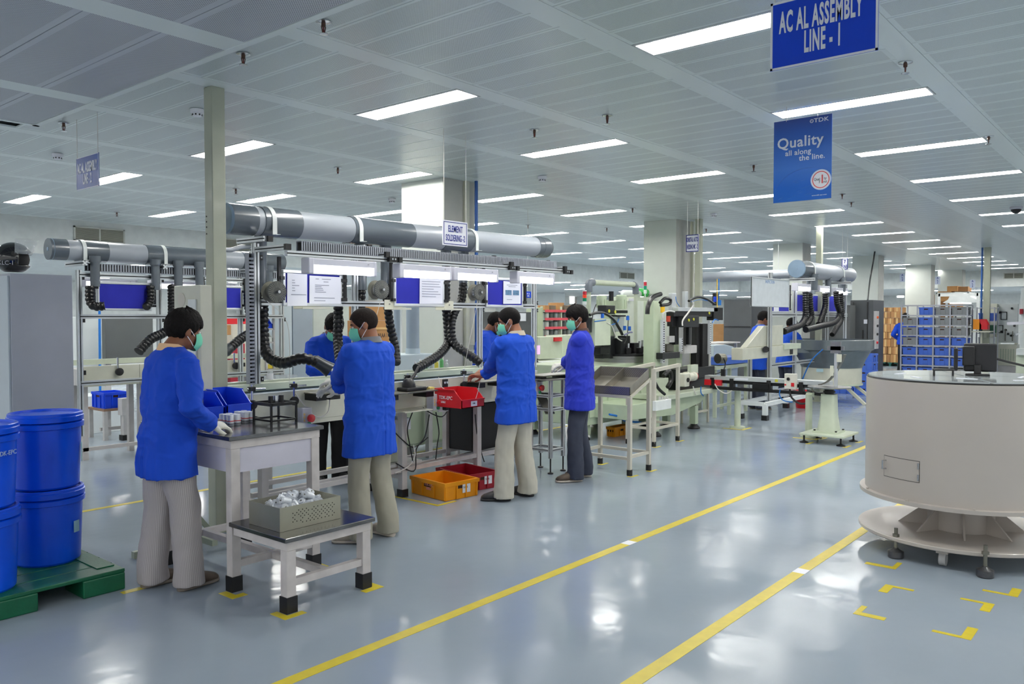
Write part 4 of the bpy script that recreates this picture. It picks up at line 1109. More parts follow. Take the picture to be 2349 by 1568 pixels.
# -------- cream trash bin, crates, hanging red bin
tb = T('waste_bin', 'cream square waste bin lined with a clear bag under the conveyor', 'bin', (4.98, 5.6, .22))
bx_ = AZ(890, 1095)
x0, x1, y0, y1 = 4.84, 5.12, 5.50, 5.72
MB().tray(x0, x1, y0, y1, .292, .66, .008, taper=.03).done('shell', CREAM2, tb, 0, bev=.004)
MB().tray(x0 - .008, x1 + .008, y0 - .008, y1 + .008, .58, .685, .006).done('bag_rim', BAGP, tb, 20)
tb2 = MB().box(4.76, 5.22, 5.44, 5.78, .264, .29).done('shelf_board', GREYW, None, 0, own=True); tag(tb2, 'grey shelf board under the cream waste bin', 'board')
for o in (tb2,): pass
def crate(x0, x1, y0, y1, z0, h, mat, label, txt=None, sticker=None, group=None, cat='crate', ribs=True, rot=0):
    cx_, cy_ = (x0 + x1) / 2, (y0 + y1) / 2
    t = T('plastic_crate', label, cat, (cx_, cy_, z0), group)
    MB().tray(x0 + .008, x1 - .008, y0 + .008, y1 - .008, z0, z0 + h, .008, taper=.006).done('shell', mat, t, 0)
    r = MB()
    for a in ((x0, x1, y0, y0 + .02), (x0, x1, y1 - .02, y1), (x0, x0 + .02, y0 + .02, y1 - .02), (x1 - .02, x1, y0 + .02, y1 - .02)):
        r.box(*a, z0 + h - .03, z0 + h + .002)
    r.done('rim', mat, t, 0)
    if ribs:
        L = max(x1 - x0, .01); Wd = y1 - y0
        for u in (0, .34, .62, .96):
            MB().box(x0 + (L - .03) * u + .008, x0 + (L - .03) * u + .022, y0, y0 + .01, z0 + .01, z0 + h - .03).done('rib', mat, t, 0)
        for u in (0, .3, .66, .95):
            MB().box(x0, x0 + .01, y0 + (Wd - .03) * u + .008, y0 + (Wd - .03) * u + .022, z0 + .01, z0 + h - .03).done('rib', mat, t, 0)
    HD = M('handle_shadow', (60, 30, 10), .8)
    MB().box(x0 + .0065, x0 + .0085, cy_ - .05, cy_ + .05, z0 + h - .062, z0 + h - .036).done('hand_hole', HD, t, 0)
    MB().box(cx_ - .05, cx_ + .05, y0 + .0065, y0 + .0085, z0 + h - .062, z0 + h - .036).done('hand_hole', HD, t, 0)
    return t
# local frame of the two crates: long side runs along -Y from the bench; built square then turned
def crate_at(c, lx, ly, h, mat, label, rz, txt, stick):
    t = crate(c[0] - lx / 2, c[0] + lx / 2, c[1] - ly / 2, c[1] + ly / 2, .002, h, mat, label, group='crates on the floor under the conveyor')
    x0, y0 = c[0] - lx / 2, c[1] - ly / 2
    # end label on the -y face, print on the -x face
    s = MB().box(c[0] - .01 + stick - .035, c[0] + .01 + stick + .035, y0 + .004, y0 + .0065, .05, .13).done('label', SIGNW, t, 0)
    text_mesh('print', '5.006', INKD, s, (c[0] + stick - .012, y0 + .0035, .098), (1, 0, 0), (0, 0, 1), .026, sx=.8, bold=.001)
    if txt:
        for k, tx in enumerate(txt): text_mesh('print', tx, M('print_rose', (236, 160, 150), .5), t, (x0 + .006, c[1] - .02, .115 - .034 * k), (0, -1, 0), (0, 0, 1), .036, sx=.85, bold=.001)
    t.rotation_euler = (0, 0, rz)
    return t
crate_at((5.245, 5.175), .40, .52, .155, YELP, 'amber plastic crate on the floor under the conveyor', math.radians(-7), ('TDK-EPC', '50861'), .05)
crate_at((5.655, 5.27), .37, .52, .155, REDD, 'dark red plastic crate beside the amber crate on the floor', math.radians(-9), None, .05)
# red bin hung from the conveyor
hb = T('hanging_bin', 'bright red plastic bin hung on white cords before the third worker', 'bin', (5.17, 4.95, .78))
HY = 5.02
hx0, hx1 = AX(1041, 930, 5.17).y, AX(1105, 940, 5.17).y
# the bin's long side faces -x, open lip toward -y
p0 = Vector((5.24, 5.28, 0)); X0, X1, Yb, Yf, Z0, Z1 = 5.22, 5.52, 5.27, 4.93, .80, .955
m = MB(); tk = .006
m.box(X0, X1, Yf, Yb, Z0, Z0 + tk).box(X0, X1, Yb - tk, Yb, Z0, Z1).box(X0, X1, Yf, Yf + tk, Z0, Z0 + .07)
for xa in (X0, X1 - tk): m.prism([(xa, Yf, Z0 + tk), (xa, Yb, Z0 + tk), (xa, Yb, Z1), (xa, Yf + .09, Z1), (xa, Yf, Z0 + .07)], (tk, 0, 0))
m.done('shell', REDP, hb, 0)
m = MB()
for xa in (X0 - .006, X1 - .006): m.box(xa, xa + .012, Yf + .09, Yb, Z1, Z1 + .01)
m.box(X0, X1, Yb - tk, Yb + .006, Z1, Z1 + .01).box(X0, X1, Yf - .008, Yf + .004, Z0 + .066, Z0 + .078)
m.done('rim', REDP, hb, 0)
text_mesh('print', 'TDK-EPC', SIGNW, hb, (X0 - .001, 5.13, Z0 + .085), (0, -1, 0), (0, 0, 1), .045, sx=.9, bold=.001)
text_mesh('print', '50861', SIGNW, hb, (X0 - .001, 5.16, Z0 + .045), (0, -1, 0), (0, 0, 1), .03, sx=.85)
s = MB().box(X0 + .12, X0 + .20, Yf - .003, Yf, Z0 + .012, Z0 + .058).done('label', SIGNW, hb, 0)
text_mesh('print', '5.006', INKD, s, (X0 + .155, Yf - .0035, Z0 + .037), (1, 0, 0), (0, 0, 1), .02, sx=.8)
MB().tube(even_path([(5.30, 5.30, 1.06), (5.29, 5.26, .98), (5.32, 5.2, .93), (5.33, 5.16, .86)], .02), .004, 6).done('cord', CABLEW, hb)
MB().tube(even_path([(5.62, 5.05, 1.1), (5.56, 5.03, .98), (5.50, 4.99, .93), (5.42, 4.96, .84)], .02), .003, 6).done('cord', CABLEW, hb)
# cables hanging below the conveyor
cabs = [([(950, 936), (935, 980), (940, 1020), (948, 1062)], 'black cable hanging under the conveyor, leftmost'), ([(985, 950), (975, 1000), (955, 1030), (950, 1080), (905, 1060)], 'black cable looping under the grey shelf'),
        ([(1000, 945), (1007, 990), (1003, 1020), (999, 1060)], 'black cable hanging from the control box with the socket'), ([(1030, 935), (1015, 955), (990, 948), (970, 934)], 'black plug cable looping under the socket box'),
        ([(905, 990), (925, 1010), (950, 1025), (985, 1000)], 'black cable slung past the waste bin'), ([(1090, 950), (1095, 1000), (1105, 1040), (1112, 1062)], 'thin black cable behind the hanging red bin'),
        ([(948, 1020), (952, 1045), (936, 1070), (905, 1085)], 'white cable trailing to the bench rail')]
for k, (pts, lab) in enumerate(cabs):
    yy = 5.33 + .02 * (k % 3)
    o = MB().tube(even_path([AY(px, py, yy) for px, py in pts], .03), .0055, 6).done('cable', CABLEW if 'white' in lab else CABLE, None, 40, own=True)
    tag(o, lab, 'cable')
o = MB().tube(even_path([AY(px, py, YF - .05) for px, py in ((678, 902), (695, 925), (725, 955), (752, 945), (757, 905))], .02), .005, 6).done('cord', CABLEW, None, 40, own=True)
tag(o, 'white cord looping below the second worker shelf', 'cord')
# cream cabinet under / behind the conveyor
def cabinet(x0, x1, y0, y1, z0, z1, label, mat, doors=1, feet=True, name='machine_cabinet', cat='cabinet', handle=True, face='-y'):
    t = T(name, label, cat, ((x0 + x1) / 2, (y0 + y1) / 2, 0))
    MB().box(x0, x1, y0, y1, z0, z1).done('carcass', mat, t, 0, bev=.005)
    if face == '-y':
        w_ = (x1 - x0) / doors
        for k in range(doors):
            d = MB().box(x0 + k * w_ + .012, x0 + (k + 1) * w_ - .012, y0 - .014, y0, z0 + .03, z1 - .03).done('door', mat, t, 0, bev=.004)
            if handle: MB().box(x0 + (k + 1) * w_ - .05, x0 + (k + 1) * w_ - .03, y0 - .026, y0 - .014, (z0 + z1) / 2 - .05, (z0 + z1) / 2 + .05).done('handle', BLACK, d, 0)
    else:
        w_ = (y1 - y0) / doors
        for k in range(doors):
            d = MB().box(x0 - .014, x0, y0 + k * w_ + .012, y0 + (k + 1) * w_ - .012, z0 + .03, z1 - .03).done('door', mat, t, 0, bev=.004)
            if handle: MB().box(x0 - .026, x0 - .014, y0 + k * w_ + .03, y0 + k * w_ + .05, (z0 + z1) / 2 - .05, (z0 + z1) / 2 + .05).done('handle', BLACK, d, 0)
    if feet and z0 > .02:
        for x in (x0 + .06, x1 - .06):
            for y in (y0 + .06, y1 - .06): MB().cyl((x, y, 0), (x, y, z0), .025, n=10).done('foot', BLKM, t)
    return t
cabinet(5.75, 7.05, 6.75, 7.25, .14, .98, 'cream green machine cabinet on feet behind the conveyor', GREENM, 3)
t = T('pc_tower', 'black computer tower on a frame under the conveyor', 'computer', (6.15, 5.62, .27))
MB().box(5.93, 6.38, 5.46, 5.78, .27, .76).done('case', M('pc_black', (16, 16, 18), .5), t, 0, bev=.006)
MB().box(5.95, 6.36, 5.45, 5.46, .30, .74).done('front', BLACK, t, 0)
# -------- aluminium side frame at the end of the bench before the fourth worker
ef = T('end_frame', 'small aluminium frame on levelling feet at the bench end', 'stand', (6.75, 5.1, 0))
e0x, e1x, e0y, e1y = 6.62, 6.84, 5.0, 5.30
for x, y in ((e0x, e0y), (e1x, e0y), (e0x, e1y), (e1x, e1y)):
    slotbar('upright', (x, y, .16), (x, y, .96), ef, .035)
    MB().lathe([(.03, 0), (.03, .012), (.008, .02), (.008, .16)], (x, y, 0), n=12).done('levelling_foot', BLACK, ef)
for z in (.24, .66, .80):
    for a, b in (((e0x, e0y), (e1x, e0y)), ((e1x, e0y), (e1x, e1y)), ((e1x, e1y), (e0x, e1y)), ((e0x, e1y), (e0x, e0y))):
        slotbar('rail', (*a, z), (*b, z), ef, .03)
MB().bar((6.64, 5.02, .62), (6.80, 5.28, .8), .1, .012).done('chute', STEELD, ef, 0)
MB().box(6.58, 6.88, 4.97, 5.33, .962, .972).done('top_plate', STEEL, ef, 0)
# -------- perforated hopper on a stand
hp = T('parts_hopper', 'sloping perforated steel hopper on a cream stand right of the fourth worker', 'hopper', (7.26, 4.63, 0))
HX0, HX1, HY0, HY1 = 7.07, 7.45, 4.33, 4.94
zl, zh = .80, .955
HL = M('stand_cream', (196, 192, 178), .42, var=.06)
for x, y, z in ((HX0, HY0, zl), (HX1, HY0, zh), (HX0, HY1, zl), (HX1, HY1, zh)):
    o = MB().box(x - .02, x + .02, y - .02, y + .02, .04, z).done('leg', HL, hp, 0, bev=.003)
    MB().cyl((x, y, 0), (x, y, .06), .03, n=14).done('foot_cap', BLACK, o)
for a, b in (((HX0, HY0, zl), (HX1, HY0, zh)), ((HX0, HY1, zl), (HX1, HY1, zh)), ((HX0, HY0, zl), (HX0, HY1, zl)), ((HX1, HY0, zh), (HX1, HY1, zh)), ((HX0, HY0, .19), (HX1, HY0, .19)), ((HX0, HY0, .17), (HX0, HY1, .17)), ((HX1, HY0, .19), (HX1, HY1, .19)), ((HX0, HY1, .19), (HX1, HY1, .19))):
    MB().bar(a, b, .03, .03).done('rail', HL, hp, 0)
sl = (zh - zl) / (HX1 - HX0)
def hz(x): return zl + (x - HX0) * sl + .016
m = MB()
def plate(pts, th):
    m.prism(pts, th)
a, b, c, d = (HX0, HY0), (HX1, HY0), (HX1, HY1), (HX0, HY1)
wall = .105
def P3(xy, dz=0): return (xy[0], xy[1], hz(xy[0]) + dz)
MB().prism([P3(a), P3(b), P3(c), P3(d)], (0, 0, .004)).done('bottom', PERF2, hp, 0)
MB().prism([P3(a), P3(d), P3(d, wall * .8), P3(a, wall * .8)], (.004, 0, 0)).done('front_wall', PERF2, hp, 0)
MB().prism([P3(b), P3(c), P3(c, wall), P3(b, wall)], (-.004, 0, 0)).done('back_wall', PERF2, hp, 0)
for y in (HY0, (HY0 + HY1) / 2, HY1 - .004): MB().prism([(HX0, y, hz(HX0)), (HX1, y, hz(HX1)), (HX1, y, hz(HX1) + wall), (HX0, y, hz(HX0) + wall * .8)], (0, .004, 0)).done('side_wall', PERF2, hp, 0)
hh = MB()
perf_wall(hh, (HX0 - .0005, HY1 - .03, hz(HX0) + .01), (0, -1, 0), (0, 0, 1), 44, 6, HY1 - HY0 - .06, .065, .0042)
perf_wall(hh, (HX1 - .0045, HY1 - .03, hz(HX1) + .01), (0, -1, 0), (0, 0, 1), 44, 6, HY1 - HY0 - .06, .08, .0042)
hh.done('holes', M('hole_light', (92, 86, 78), .6, var=0), hp, 0, kind='stuff')
for x, y, lab in ((7.07, 4.33, 'front'), (7.45, 4.33, 'right'), (7.45, 4.94, 'rear'), (8.85, 5.07, 'first guard'), (9.48, 5.08, 'second guard')):
    lmark((x - .07, y - .07), .14, .06, 'yellow mark under the %s foot right of the fourth worker' % lab, .03)
# guard rail stand
gr = T('guard_stand', 'slim cream stand with a slanting top behind the hopper', 'stand', (9.16, 5.35, 0))
for x, y, z in ((8.85, 5.07, .94), (9.48, 5.08, .98), (8.85, 5.45, .94), (9.48, 5.45, .98)):
    o = MB().box(x - .02, x + .02, y - .02, y + .02, .04, z).done('leg', HL, gr, 0); MB().cyl((x, y, 0), (x, y, .06), .028, n=12).done('foot_cap', BLACK, o)
for y in (5.07, 5.45):
    MB().bar((8.83, y, .95), (9.50, y, .99), .05, .04).done('top_rail', HL, gr, 0); MB().bar((8.85, y, .22), (9.48, y, .22), .03).done('stretcher', HL, gr, 0)
for x in (8.85, 9.48): MB().bar((x, 5.07, .22), (x, 5.45, .22), .03).done('stretcher', HL, gr, 0)
# -------- big drum machine
DX, DY, DR = 6.36, 1.19, .62
DG = M('drum_machine_grey', (190, 182, 174), .36, coat=.25, var=.03, vs=2)
dm = T('drum_machine', 'large round grey feeder machine on a pedestal at the right', 'machine', (DX, DY, 0))
MB().lathe([(DR, .40), (DR, 1.185), (DR - .01, 1.19)], (DX, DY, 0), n=96).done('bowl_wall', DG, dm, 30)
MB().lathe([(DR - .01, .375), (DR + .035, .375), (DR + .035, .40), (DR, .402)], (DX, DY, 0), n=96).done('bottom_flange', DG, dm, 30)
MB().lathe([(DR - .015, 1.178), (DR - .002, 1.19), (DR - .004, 1.197), (.0001, 1.197)], (DX, DY, 0), n=96).done('rim_seal', BLACK, dm, 30)
for k in range(4):
    a0, a1 = k * PI / 2 + .02 + .45, (k + 1) * PI / 2 - .02 + .45; n = 18; vs = [Vector((DX, DY, 1.198)), Vector((DX, DY, 1.206))]; ring = []
    pts = [(DX + .01 * math.cos((a0 + a1) / 2), DY + .01 * math.sin((a0 + a1) / 2), 1.198)] + [(DX + (DR - .012) * math.cos(a0 + (a1 - a0) * j / n), DY + (DR - .012) * math.sin(a0 + (a1 - a0) * j / n), 1.198) for j in range(n + 1)]
    MB().prism(pts, (0, 0, .008)).done('lid_panel', M('lid_acrylic', (196, 204, 206), .08, coat=.6, var=.02), dm, 0)
for an, r_ in ((2.6, .42), (3.4, .3), (4.2, .45), (5.0, .35), (1.7, .4)):
    MB().cbox((DX + r_ * math.cos(an), DY + r_ * math.sin(an), 1.2075), (.13, .02, .003), Matrix.Rotation(an + 1.2, 3, 'Z')).done('lid_label', PAPER, dm, 0)
hx, hy = AZ(2155, 858, 1.206).x, AZ(2155, 858, 1.206).y
hx, hy = DX - .12, DY + .1
for s in (-1, 1): MB().cyl((hx - .045 * s, hy + .05 * s, 1.206), (hx - .045 * s, hy + .05 * s, 1.25), .007, n=8).done('handle', BLACK, dm)
MB().cyl((hx - .05, hy + .055, 1.25), (hx + .05, hy - .055, 1.25), .008, n=8).done('handle', BLACK, dm)
MB().lathe([(.21, .12), (.21, .376)], (DX, DY, 0), n=48).done('pedestal', DG, dm, 30)
for k in range(8):
    a = k * PI / 4 + .25; c, s = math.cos(a), math.sin(a); e = Vector((-s, c, 0)) * .006
    u = Vector((c, s, 0)); o_ = Vector((DX, DY, 0))
    MB().prism([o_ + u * .209 + Vector((0, 0, .14)) - e, o_ + u * .40 + Vector((0, 0, .14)) - e, o_ + u * .209 + Vector((0, 0, .30)) - e], e * 2).done('gusset', DG, dm, 0)
    if k % 2: MB().prism([o_ + u * .209 + Vector((0, 0, .374)) - e, o_ + u * .36 + Vector((0, 0, .374)) - e, o_ + u * .209 + Vector((0, 0, .27)) - e], e * 2).done('gusset', DG, dm, 0)
MB().lathe([(.0001, .115), (.655, .115), (.66, .12), (.66, .138), (.655, .142), (.2, .142)], (DX, DY, 0), n=96).done('base_disc', DG, dm, 30)
for fx, fy in ((5.80, 1.47), (5.72, .93), (6.95, 1.35), (6.5, .58)):
    f_ = MB().lathe([(.045, 0), (.05, .006), (.05, .045), (.03, .055), (.016, .065), (.016, .07)], (fx, fy, 0), n=20).done('levelling_foot', M('foot_steel', (96, 96, 98), .3, .7, var=.2, vs=30), dm, 30)
    MB().cyl((fx, fy, .06), (fx, fy, .20), .012, n=10).done('stud', STEELD, f_)
    MB().cyl((fx, fy, .142), (fx, fy, .16), .022, n=6).done('nut', STEELD, f_)
MB().box(5.77, 5.85, 1.15, 1.22, .085, .115).done('caster_plate', DG, dm, 0)
MB().cyl((5.81, 1.165, .045), (5.81, 1.205, .045), .044, n=18).done('caster_wheel', GREYW, dm)
# curved access door with handle and hinges
def on_drum(px, py, r=DR):
    d = _ray(px, py); o = CAM; A = d.x ** 2 + d.y ** 2; Bq = 2 * ((o.x - DX) * d.x + (o.y - DY) * d.y); Cq = (o.x - DX) ** 2 + (o.y - DY) ** 2 - r * r
    t_ = (-Bq - math.sqrt(Bq * Bq - 4 * A * Cq)) / (2 * A); return o + d * t_
pa, pb = on_drum(2029, 1044), on_drum(2108, 1106)
a0 = math.atan2(pa.y - DY, pa.x - DX); a1 = math.atan2(pb.y - DY, pb.x - DX)
if a1 < a0: a1 += 2 * PI
zt, zb = pa.z, pb.z
for (aa, ab, z0, z1, R0, R1, mt, nm) in ((a0 - .006, a1 + .006, zb - .004, zt + .004, DR - .001, DR + .0006, M('door_gap', (70, 68, 64), .7), 'door_gap'), (a0, a1, zb, zt, DR - .001, DR + .0016, DG, 'access_door')):
    vs = []; fs = []; n = 12
    for k in range(n + 1):
        a = aa + (ab - aa) * k / n
        for R, z in ((R1, z0), (R1, z1), (R0, z1), (R0, z0)): vs.append((DX + R * math.cos(a), DY + R * math.sin(a), z))
    for k in range(n):
        for j in range(4): i = k * 4; fs.append((i + j, i + 4 + j, i + 4 + (j + 1) % 4, i + (j + 1) % 4))
    fs += [(3, 2, 1, 0), (n * 4, n * 4 + 1, n * 4 + 2, n * 4 + 3)]
    dr = MB().add(vs, fs).done(nm, mt, dm, 30)
u = Vector((math.cos(a0 + .03), math.sin(a0 + .03), 0)); c_ = Vector((DX, DY, 0))
MB().tube([c_ + u * DR + Vector((0, 0, zt - .03)), c_ + u * (DR + .03) + Vector((0, 0, zt - .03)), c_ + u * (DR + .03) + Vector((0, 0, zb + .05)), c_ + u * DR + Vector((0, 0, zb + .05))], .006, 8).done('handle', CHROME, dr)
for z in (zt - .03, zb + .03):
    u = Vector((math.cos(a1 - .008), math.sin(a1 - .008), 0)); MB().cyl(c_ + u * (DR + .003) + Vector((0, 0, z - .02)), c_ + u * (DR + .003) + Vector((0, 0, z + .02)), .006, n=8).done('hinge', CHROME, dr)
for k in range(10):
    a = k * PI / 5 + .3; MB().cyl((DX + (DR + .018) * math.cos(a), DY + (DR + .018) * math.sin(a), .401), (DX + (DR + .018) * math.cos(a), DY + (DR + .018) * math.sin(a), .41), .009, n=8).done('bolt', DG, dm)
# monitor on the drum
mq = Vector((DX + .13, DY - .045, 1.206)); mn = T('monitor', 'black monitor seen from behind on the drum machine lid', 'monitor', mq)
vd = Vector((mq.x, mq.y, 0)).normalized(); rt = Vector((vd.y, -vd.x, 0)); upv = Vector((0, 0, 1)); Rm = Matrix((rt, vd, upv)).transposed()
MB().cbox(mq + upv * .125 + rt * .035, (.205, .03, .20), Rm).done('rear_shell', M('monitor_black', (26, 26, 30), .4, bump=.05), mn, 0, bev=.012)
MB().cbox(mq + upv * .135 - rt * .035 - vd * .03, (.08, .03, .14), Rm).done('rear_bulge', BLACK, mn, 0, bev=.01)
MB().cbox(mq + upv * .11 - rt * .115 - vd * .05, (.025, .06, .16), Rm).done('side_arm', BLACK, mn, 0, bev=.006)
MB().cbox(mq + upv * .04 + rt * .02 - vd * .035, (.045, .04, .07), Rm).done('neck', BLACK, mn, 0, bev=.006)
MB().cbox(mq + upv * .006 + rt * .02 - vd * .03, (.15, .14, .012), Rm).done('base', BLACK, mn, 0, bev=.004)
o = MB().tube(even_path([mq + upv * .12 + rt * .13, mq + upv * .10 + rt * .2 - vd * .02, mq + upv * .06 + rt * .36 - vd * .05, mq + upv * .02 + rt * .46 - vd * .02], .02), .008, 8).done('cable', CABLE, None, 40, own=True)
tag(o, 'thick black cable trailing off the monitor to the right', 'cable')
# ================================================================ BACKGROUND LEFT: THE SECOND LINE AND WHAT STANDS BEHIND
def pb(px0, px1, py0, py1, Y, d, name, mat, label, cat, to_floor=False, group=None, bev=.004, sub=None):
    """a box whose front face stands in the plane Y"""
    x0, x1 = AY(px0, py1, Y).x, AY(px1, py1, Y).x; pm_ = (px0 + px1) / 2
    z1 = AY(pm_, py0, Y).z; z0 = 0.0 if to_floor else AY(pm_, py1, Y).z
    t = T(name, label, cat, ((x0 + x1) / 2, Y + d / 2, z0), group)
    MB().box(x0, x1, Y, Y + d, z0, z1).done('body', mat, t, 0, bev=bev)
    return t, x0, x1, z0, z1
Y2 = 9.4
def X2(px, Y=Y2): return AY(px, 650, Y).x
def Z2(py, px=300, Y=Y2): return AY(px, py, Y).z
pz2 = 2.345
b2 = [105, 145, 180, 237, 325, 400, 475, 545, 640]
ms = [PVCD, PVCL, PVCD, PVCL, PVCD, PVCD, PVCL, PVCD]
sg2 = [(X2(b2[k] + 6), X2(b2[k + 1] + 6), ms[k], .005 if ms[k] is PVCD else 0) for k in range(8)]
p2 = pipe_duct('extraction_pipe', 'grey extraction pipe over the left line behind the locker', X2(118), X2(646), Y2, pz2, .112, sg2, clamps=(X2(186), X2(370), X2(572)))
for k, (px, z0) in enumerate(((205, 1.95), (343, 1.93), (395, 1.98), (443, 1.98), (566, 2.02))):
    outlet(X2(px), Y2 - .15, z0, pz2 - .06, .05, p2, PVCD if k < 4 else PVCL)
f2 = T('left_bench_frame', 'aluminium frame of the left soldering line behind the locker', 'workstation', (X2(358), Y2, .8))
for px in (176, 359, 545, 640):
    x = X2(px)
    slotbar('upright', (x, Y2 - .05, .3), (x, Y2 - .05, 2.13), f2, .05)
    slotbar('pipe_rest', (x, Y2 - .22, 2.2), (x, Y2 + .25, 2.2), f2, .05)
    for z in (1.0, 1.58, 2.05): MB().box(x + .026, x + .055, Y2 - .07, Y2 - .03, z - .025, z + .025).done('bracket', BLACK, f2, 0)
for z in (2.08, 1.62, .885): slotbar('cross_rail', (X2(176), Y2 - .06, z), (X2(640), Y2 - .06, z), f2, .05)
slot_duct('cable_duct', 'slotted cable duct under the left line pipe', (X2(190), Y2 - .1, 2.165), (X2(640), Y2 - .1, 2.165), .085, .05, (0, 1, 0), pitch=.03)
for px0, px1, lab in ((365, 478, 'lit bench tube lamp on the left line behind the leftmost worker'), (505, 562, 'lit bench tube lamp on the left line right of the cream post'), (205, 335, 'bench tube lamp above the first left line board')):
    bench_lamp(X2(px0), X2(px1), Y2 + .25, 1.955, 2.06, lab)
board(X2(213), X2(337), Z2(713), Z2(648), Y2 - .1, 'plain blue pin board on the left line between locker and leftmost worker', [])
board(X2(462), X2(545), Z2(711, 500), Z2(655, 500), Y2 - .1, 'plain blue pin board on the left line behind the cream post', [])
YH2 = Y2 - .17
hose([AY(207, 655, YH2), AY(207, 688, YH2), AY(217, 702, YH2 - .05), AY(243, 701, YH2 - .1)], .05, 'short black hose hooking right in front of the first left line board')
hose([AY(345, 655, YH2), AY(344, 690, YH2), AY(333, 706, YH2 - .05)], .048, 'short black hose in front of the right edge of the first left line board')
hose([AY(566, 665, YH2), AY(568, 700, YH2), AY(572, 725, YH2)], .048, 'black hose hanging on the left line beside the first bench upright')
hose([AY(395, 655, YH2), AY(396, 715, 9.1), AY(392, 748, 9.02), AY(372, 765, 9.0), AY(345, 778, 8.95), AY(318, 806, 8.9)], .056, 'thick black hose end left of the leftmost worker')
outlet(X2(603), Y2 - .15, 2.0, pz2 - .06, .05, p2)
hose([AY(603, 660, YH2), AY(604, 715, 9.1), AY(600, 745, 9.02), AY(585, 758, 9.0), AY(555, 775, 8.95), AY(525, 800, 8.9)], .06, 'black hose with nozzle seen between the post and bench upright', (AY(525, 800, 8.9), AY(512, 812, 8.88), .05))
c2_ = T('conveyor_bench', 'cream conveyor of the left line behind the leftmost worker', 'conveyor', (4.6, 9.6, .2))
za, zb = AY(250, 838, 9.43).z, AY(250, 884, 9.43).z
for a, b in ((178, 318), (318, 478), (478, 640)):
    MB().box(X2(a, 9.43), X2(b, 9.43) - .005, 9.43, 9.45, zb, za).done('front_panel', CREAM, c2_, 0, bev=.003)
MB().box(X2(178), X2(640), 9.45, 9.85, zb + .02, za - .03).done('bed', GREYW, c2_, 0)
MB().box(X2(178), X2(640), 9.75, 9.82, za, za + .06).done('guide_rail', CREAM2, c2_, 0)
for px in (200, 330, 480, 600): MB().box(X2(px) - .03, X2(px) + .03, 9.5, 9.56, 0, zb).done('leg', LEGM, c2_, 0); MB().box(X2(px) - .03, X2(px) + .03, 9.76, 9.82, 0, zb).done('leg', LEGM, c2_, 0)
MB().box(X2(190), X2(620), 9.5, 9.54, .1, .14).done('long_rail', LEGM, c2_, 0)
for px in (267, 535):
    MB().lathe([(.0001, -.06), (.045, -.055), (.045, -.03), (.02, 0)], (X2(px, 9.43), 9.43, (za + zb) / 2 + .04), 'y', 14).done('knob', BLACK, c2_); MB().cyl((X2(px), 9.4, za - .05), (X2(px), 9.4, za + .09), .012, n=8).done('post', CHROME, c2_)
for px in (182, 477): MB().box(X2(px, 9.42) - .02, X2(px, 9.42) + .03, 9.42, 9.43, zb + .02, za - .02).done('joint_plate', BLACK, c2_, 0)
WPANEL = M('white_panel', (226, 232, 232), .5, var=.015)
pb(178, 241, 726, 1000, 12.6, .5, 'white_cabinet', WPANEL, 'tall white cabinet seen through the left line frame', 'cabinet', True)
t, x0, x1, z0, z1 = pb(243, 352, 724, 833, 12.0, .12, 'dark_screen', M('screen_grey', (92, 95, 94), .3, var=.1, vs=2), 'dark grey machine screen behind the left line', 'screen')
for px in (250, 345): MB().box(AY(px, 800, 12.0).x - .04, AY(px, 800, 12.0).x + .04, 12.03, 12.09, 0, z0).done('leg', GREYW, t, 0)
o = MB().cyl(AY(228, 690, 11.9), Vector((AY(228, 830, 11.9).x, 11.9, 0)), .018, n=8).done('blue_hose', BLUET, None, 40, own=True); tag(o, 'thin blue air hose in front of the tall white cabinet', 'hose')
pb(182, 300, 906, 995, 11.6, .5, 'low_white_cabinet', WPANEL, 'low white cabinet on the floor behind the blue drums', 'cabinet', True)
# little table with a blue crate
tbx = T('side_table', 'small steel table with a blue crate behind the left line', 'table', (4.85, 11.0, 0))
xa, xb = AY(238, 935, 10.8).x, AY(302, 935, 10.8).x; zt = AY(268, 936, 10.8).z
MB().box(xa, xb, 10.8, 11.3, zt - .03, zt).done('top', M('table_brown', (140, 112, 92), .6), tbx, 0)
for x in (xa + .03, xb - .1):
    for y in (10.83, 11.27): MB().box(x - .025, x + .025, y - .025, y + .025, 0, zt - .03).done('leg', GREYW, tbx, 0)
MB().box(xa, xb, 10.9, 10.94, .12, .16).done('stretcher', GREYW, tbx, 0)
crate(xa + .01, xb - .03, 10.82, 11.2, zt + .001, AY(268, 900, 10.8).z - zt, BLUEP, 'blue crate on the small steel table behind the left line')
tb3, *_ = pb(280, 301, 913, 952, 10.62, .12, 'junction_box', GREYW, 'grey junction box on a post beside the leftmost worker elbow', 'switch box')
MB().box(AY(286, 950, 10.68).x - .03, AY(286, 950, 10.68).x + .04, 10.65, 10.72, .05, AY(286, 915, 10.68).z).done('post', GREYW, tb3, 0)
MB().box(AY(286, 950, 10.68).x - .05, AY(286, 950, 10.68).x + .06, 10.63, 10.74, 0, .07).done('foot', BLACK, tb3, 0)
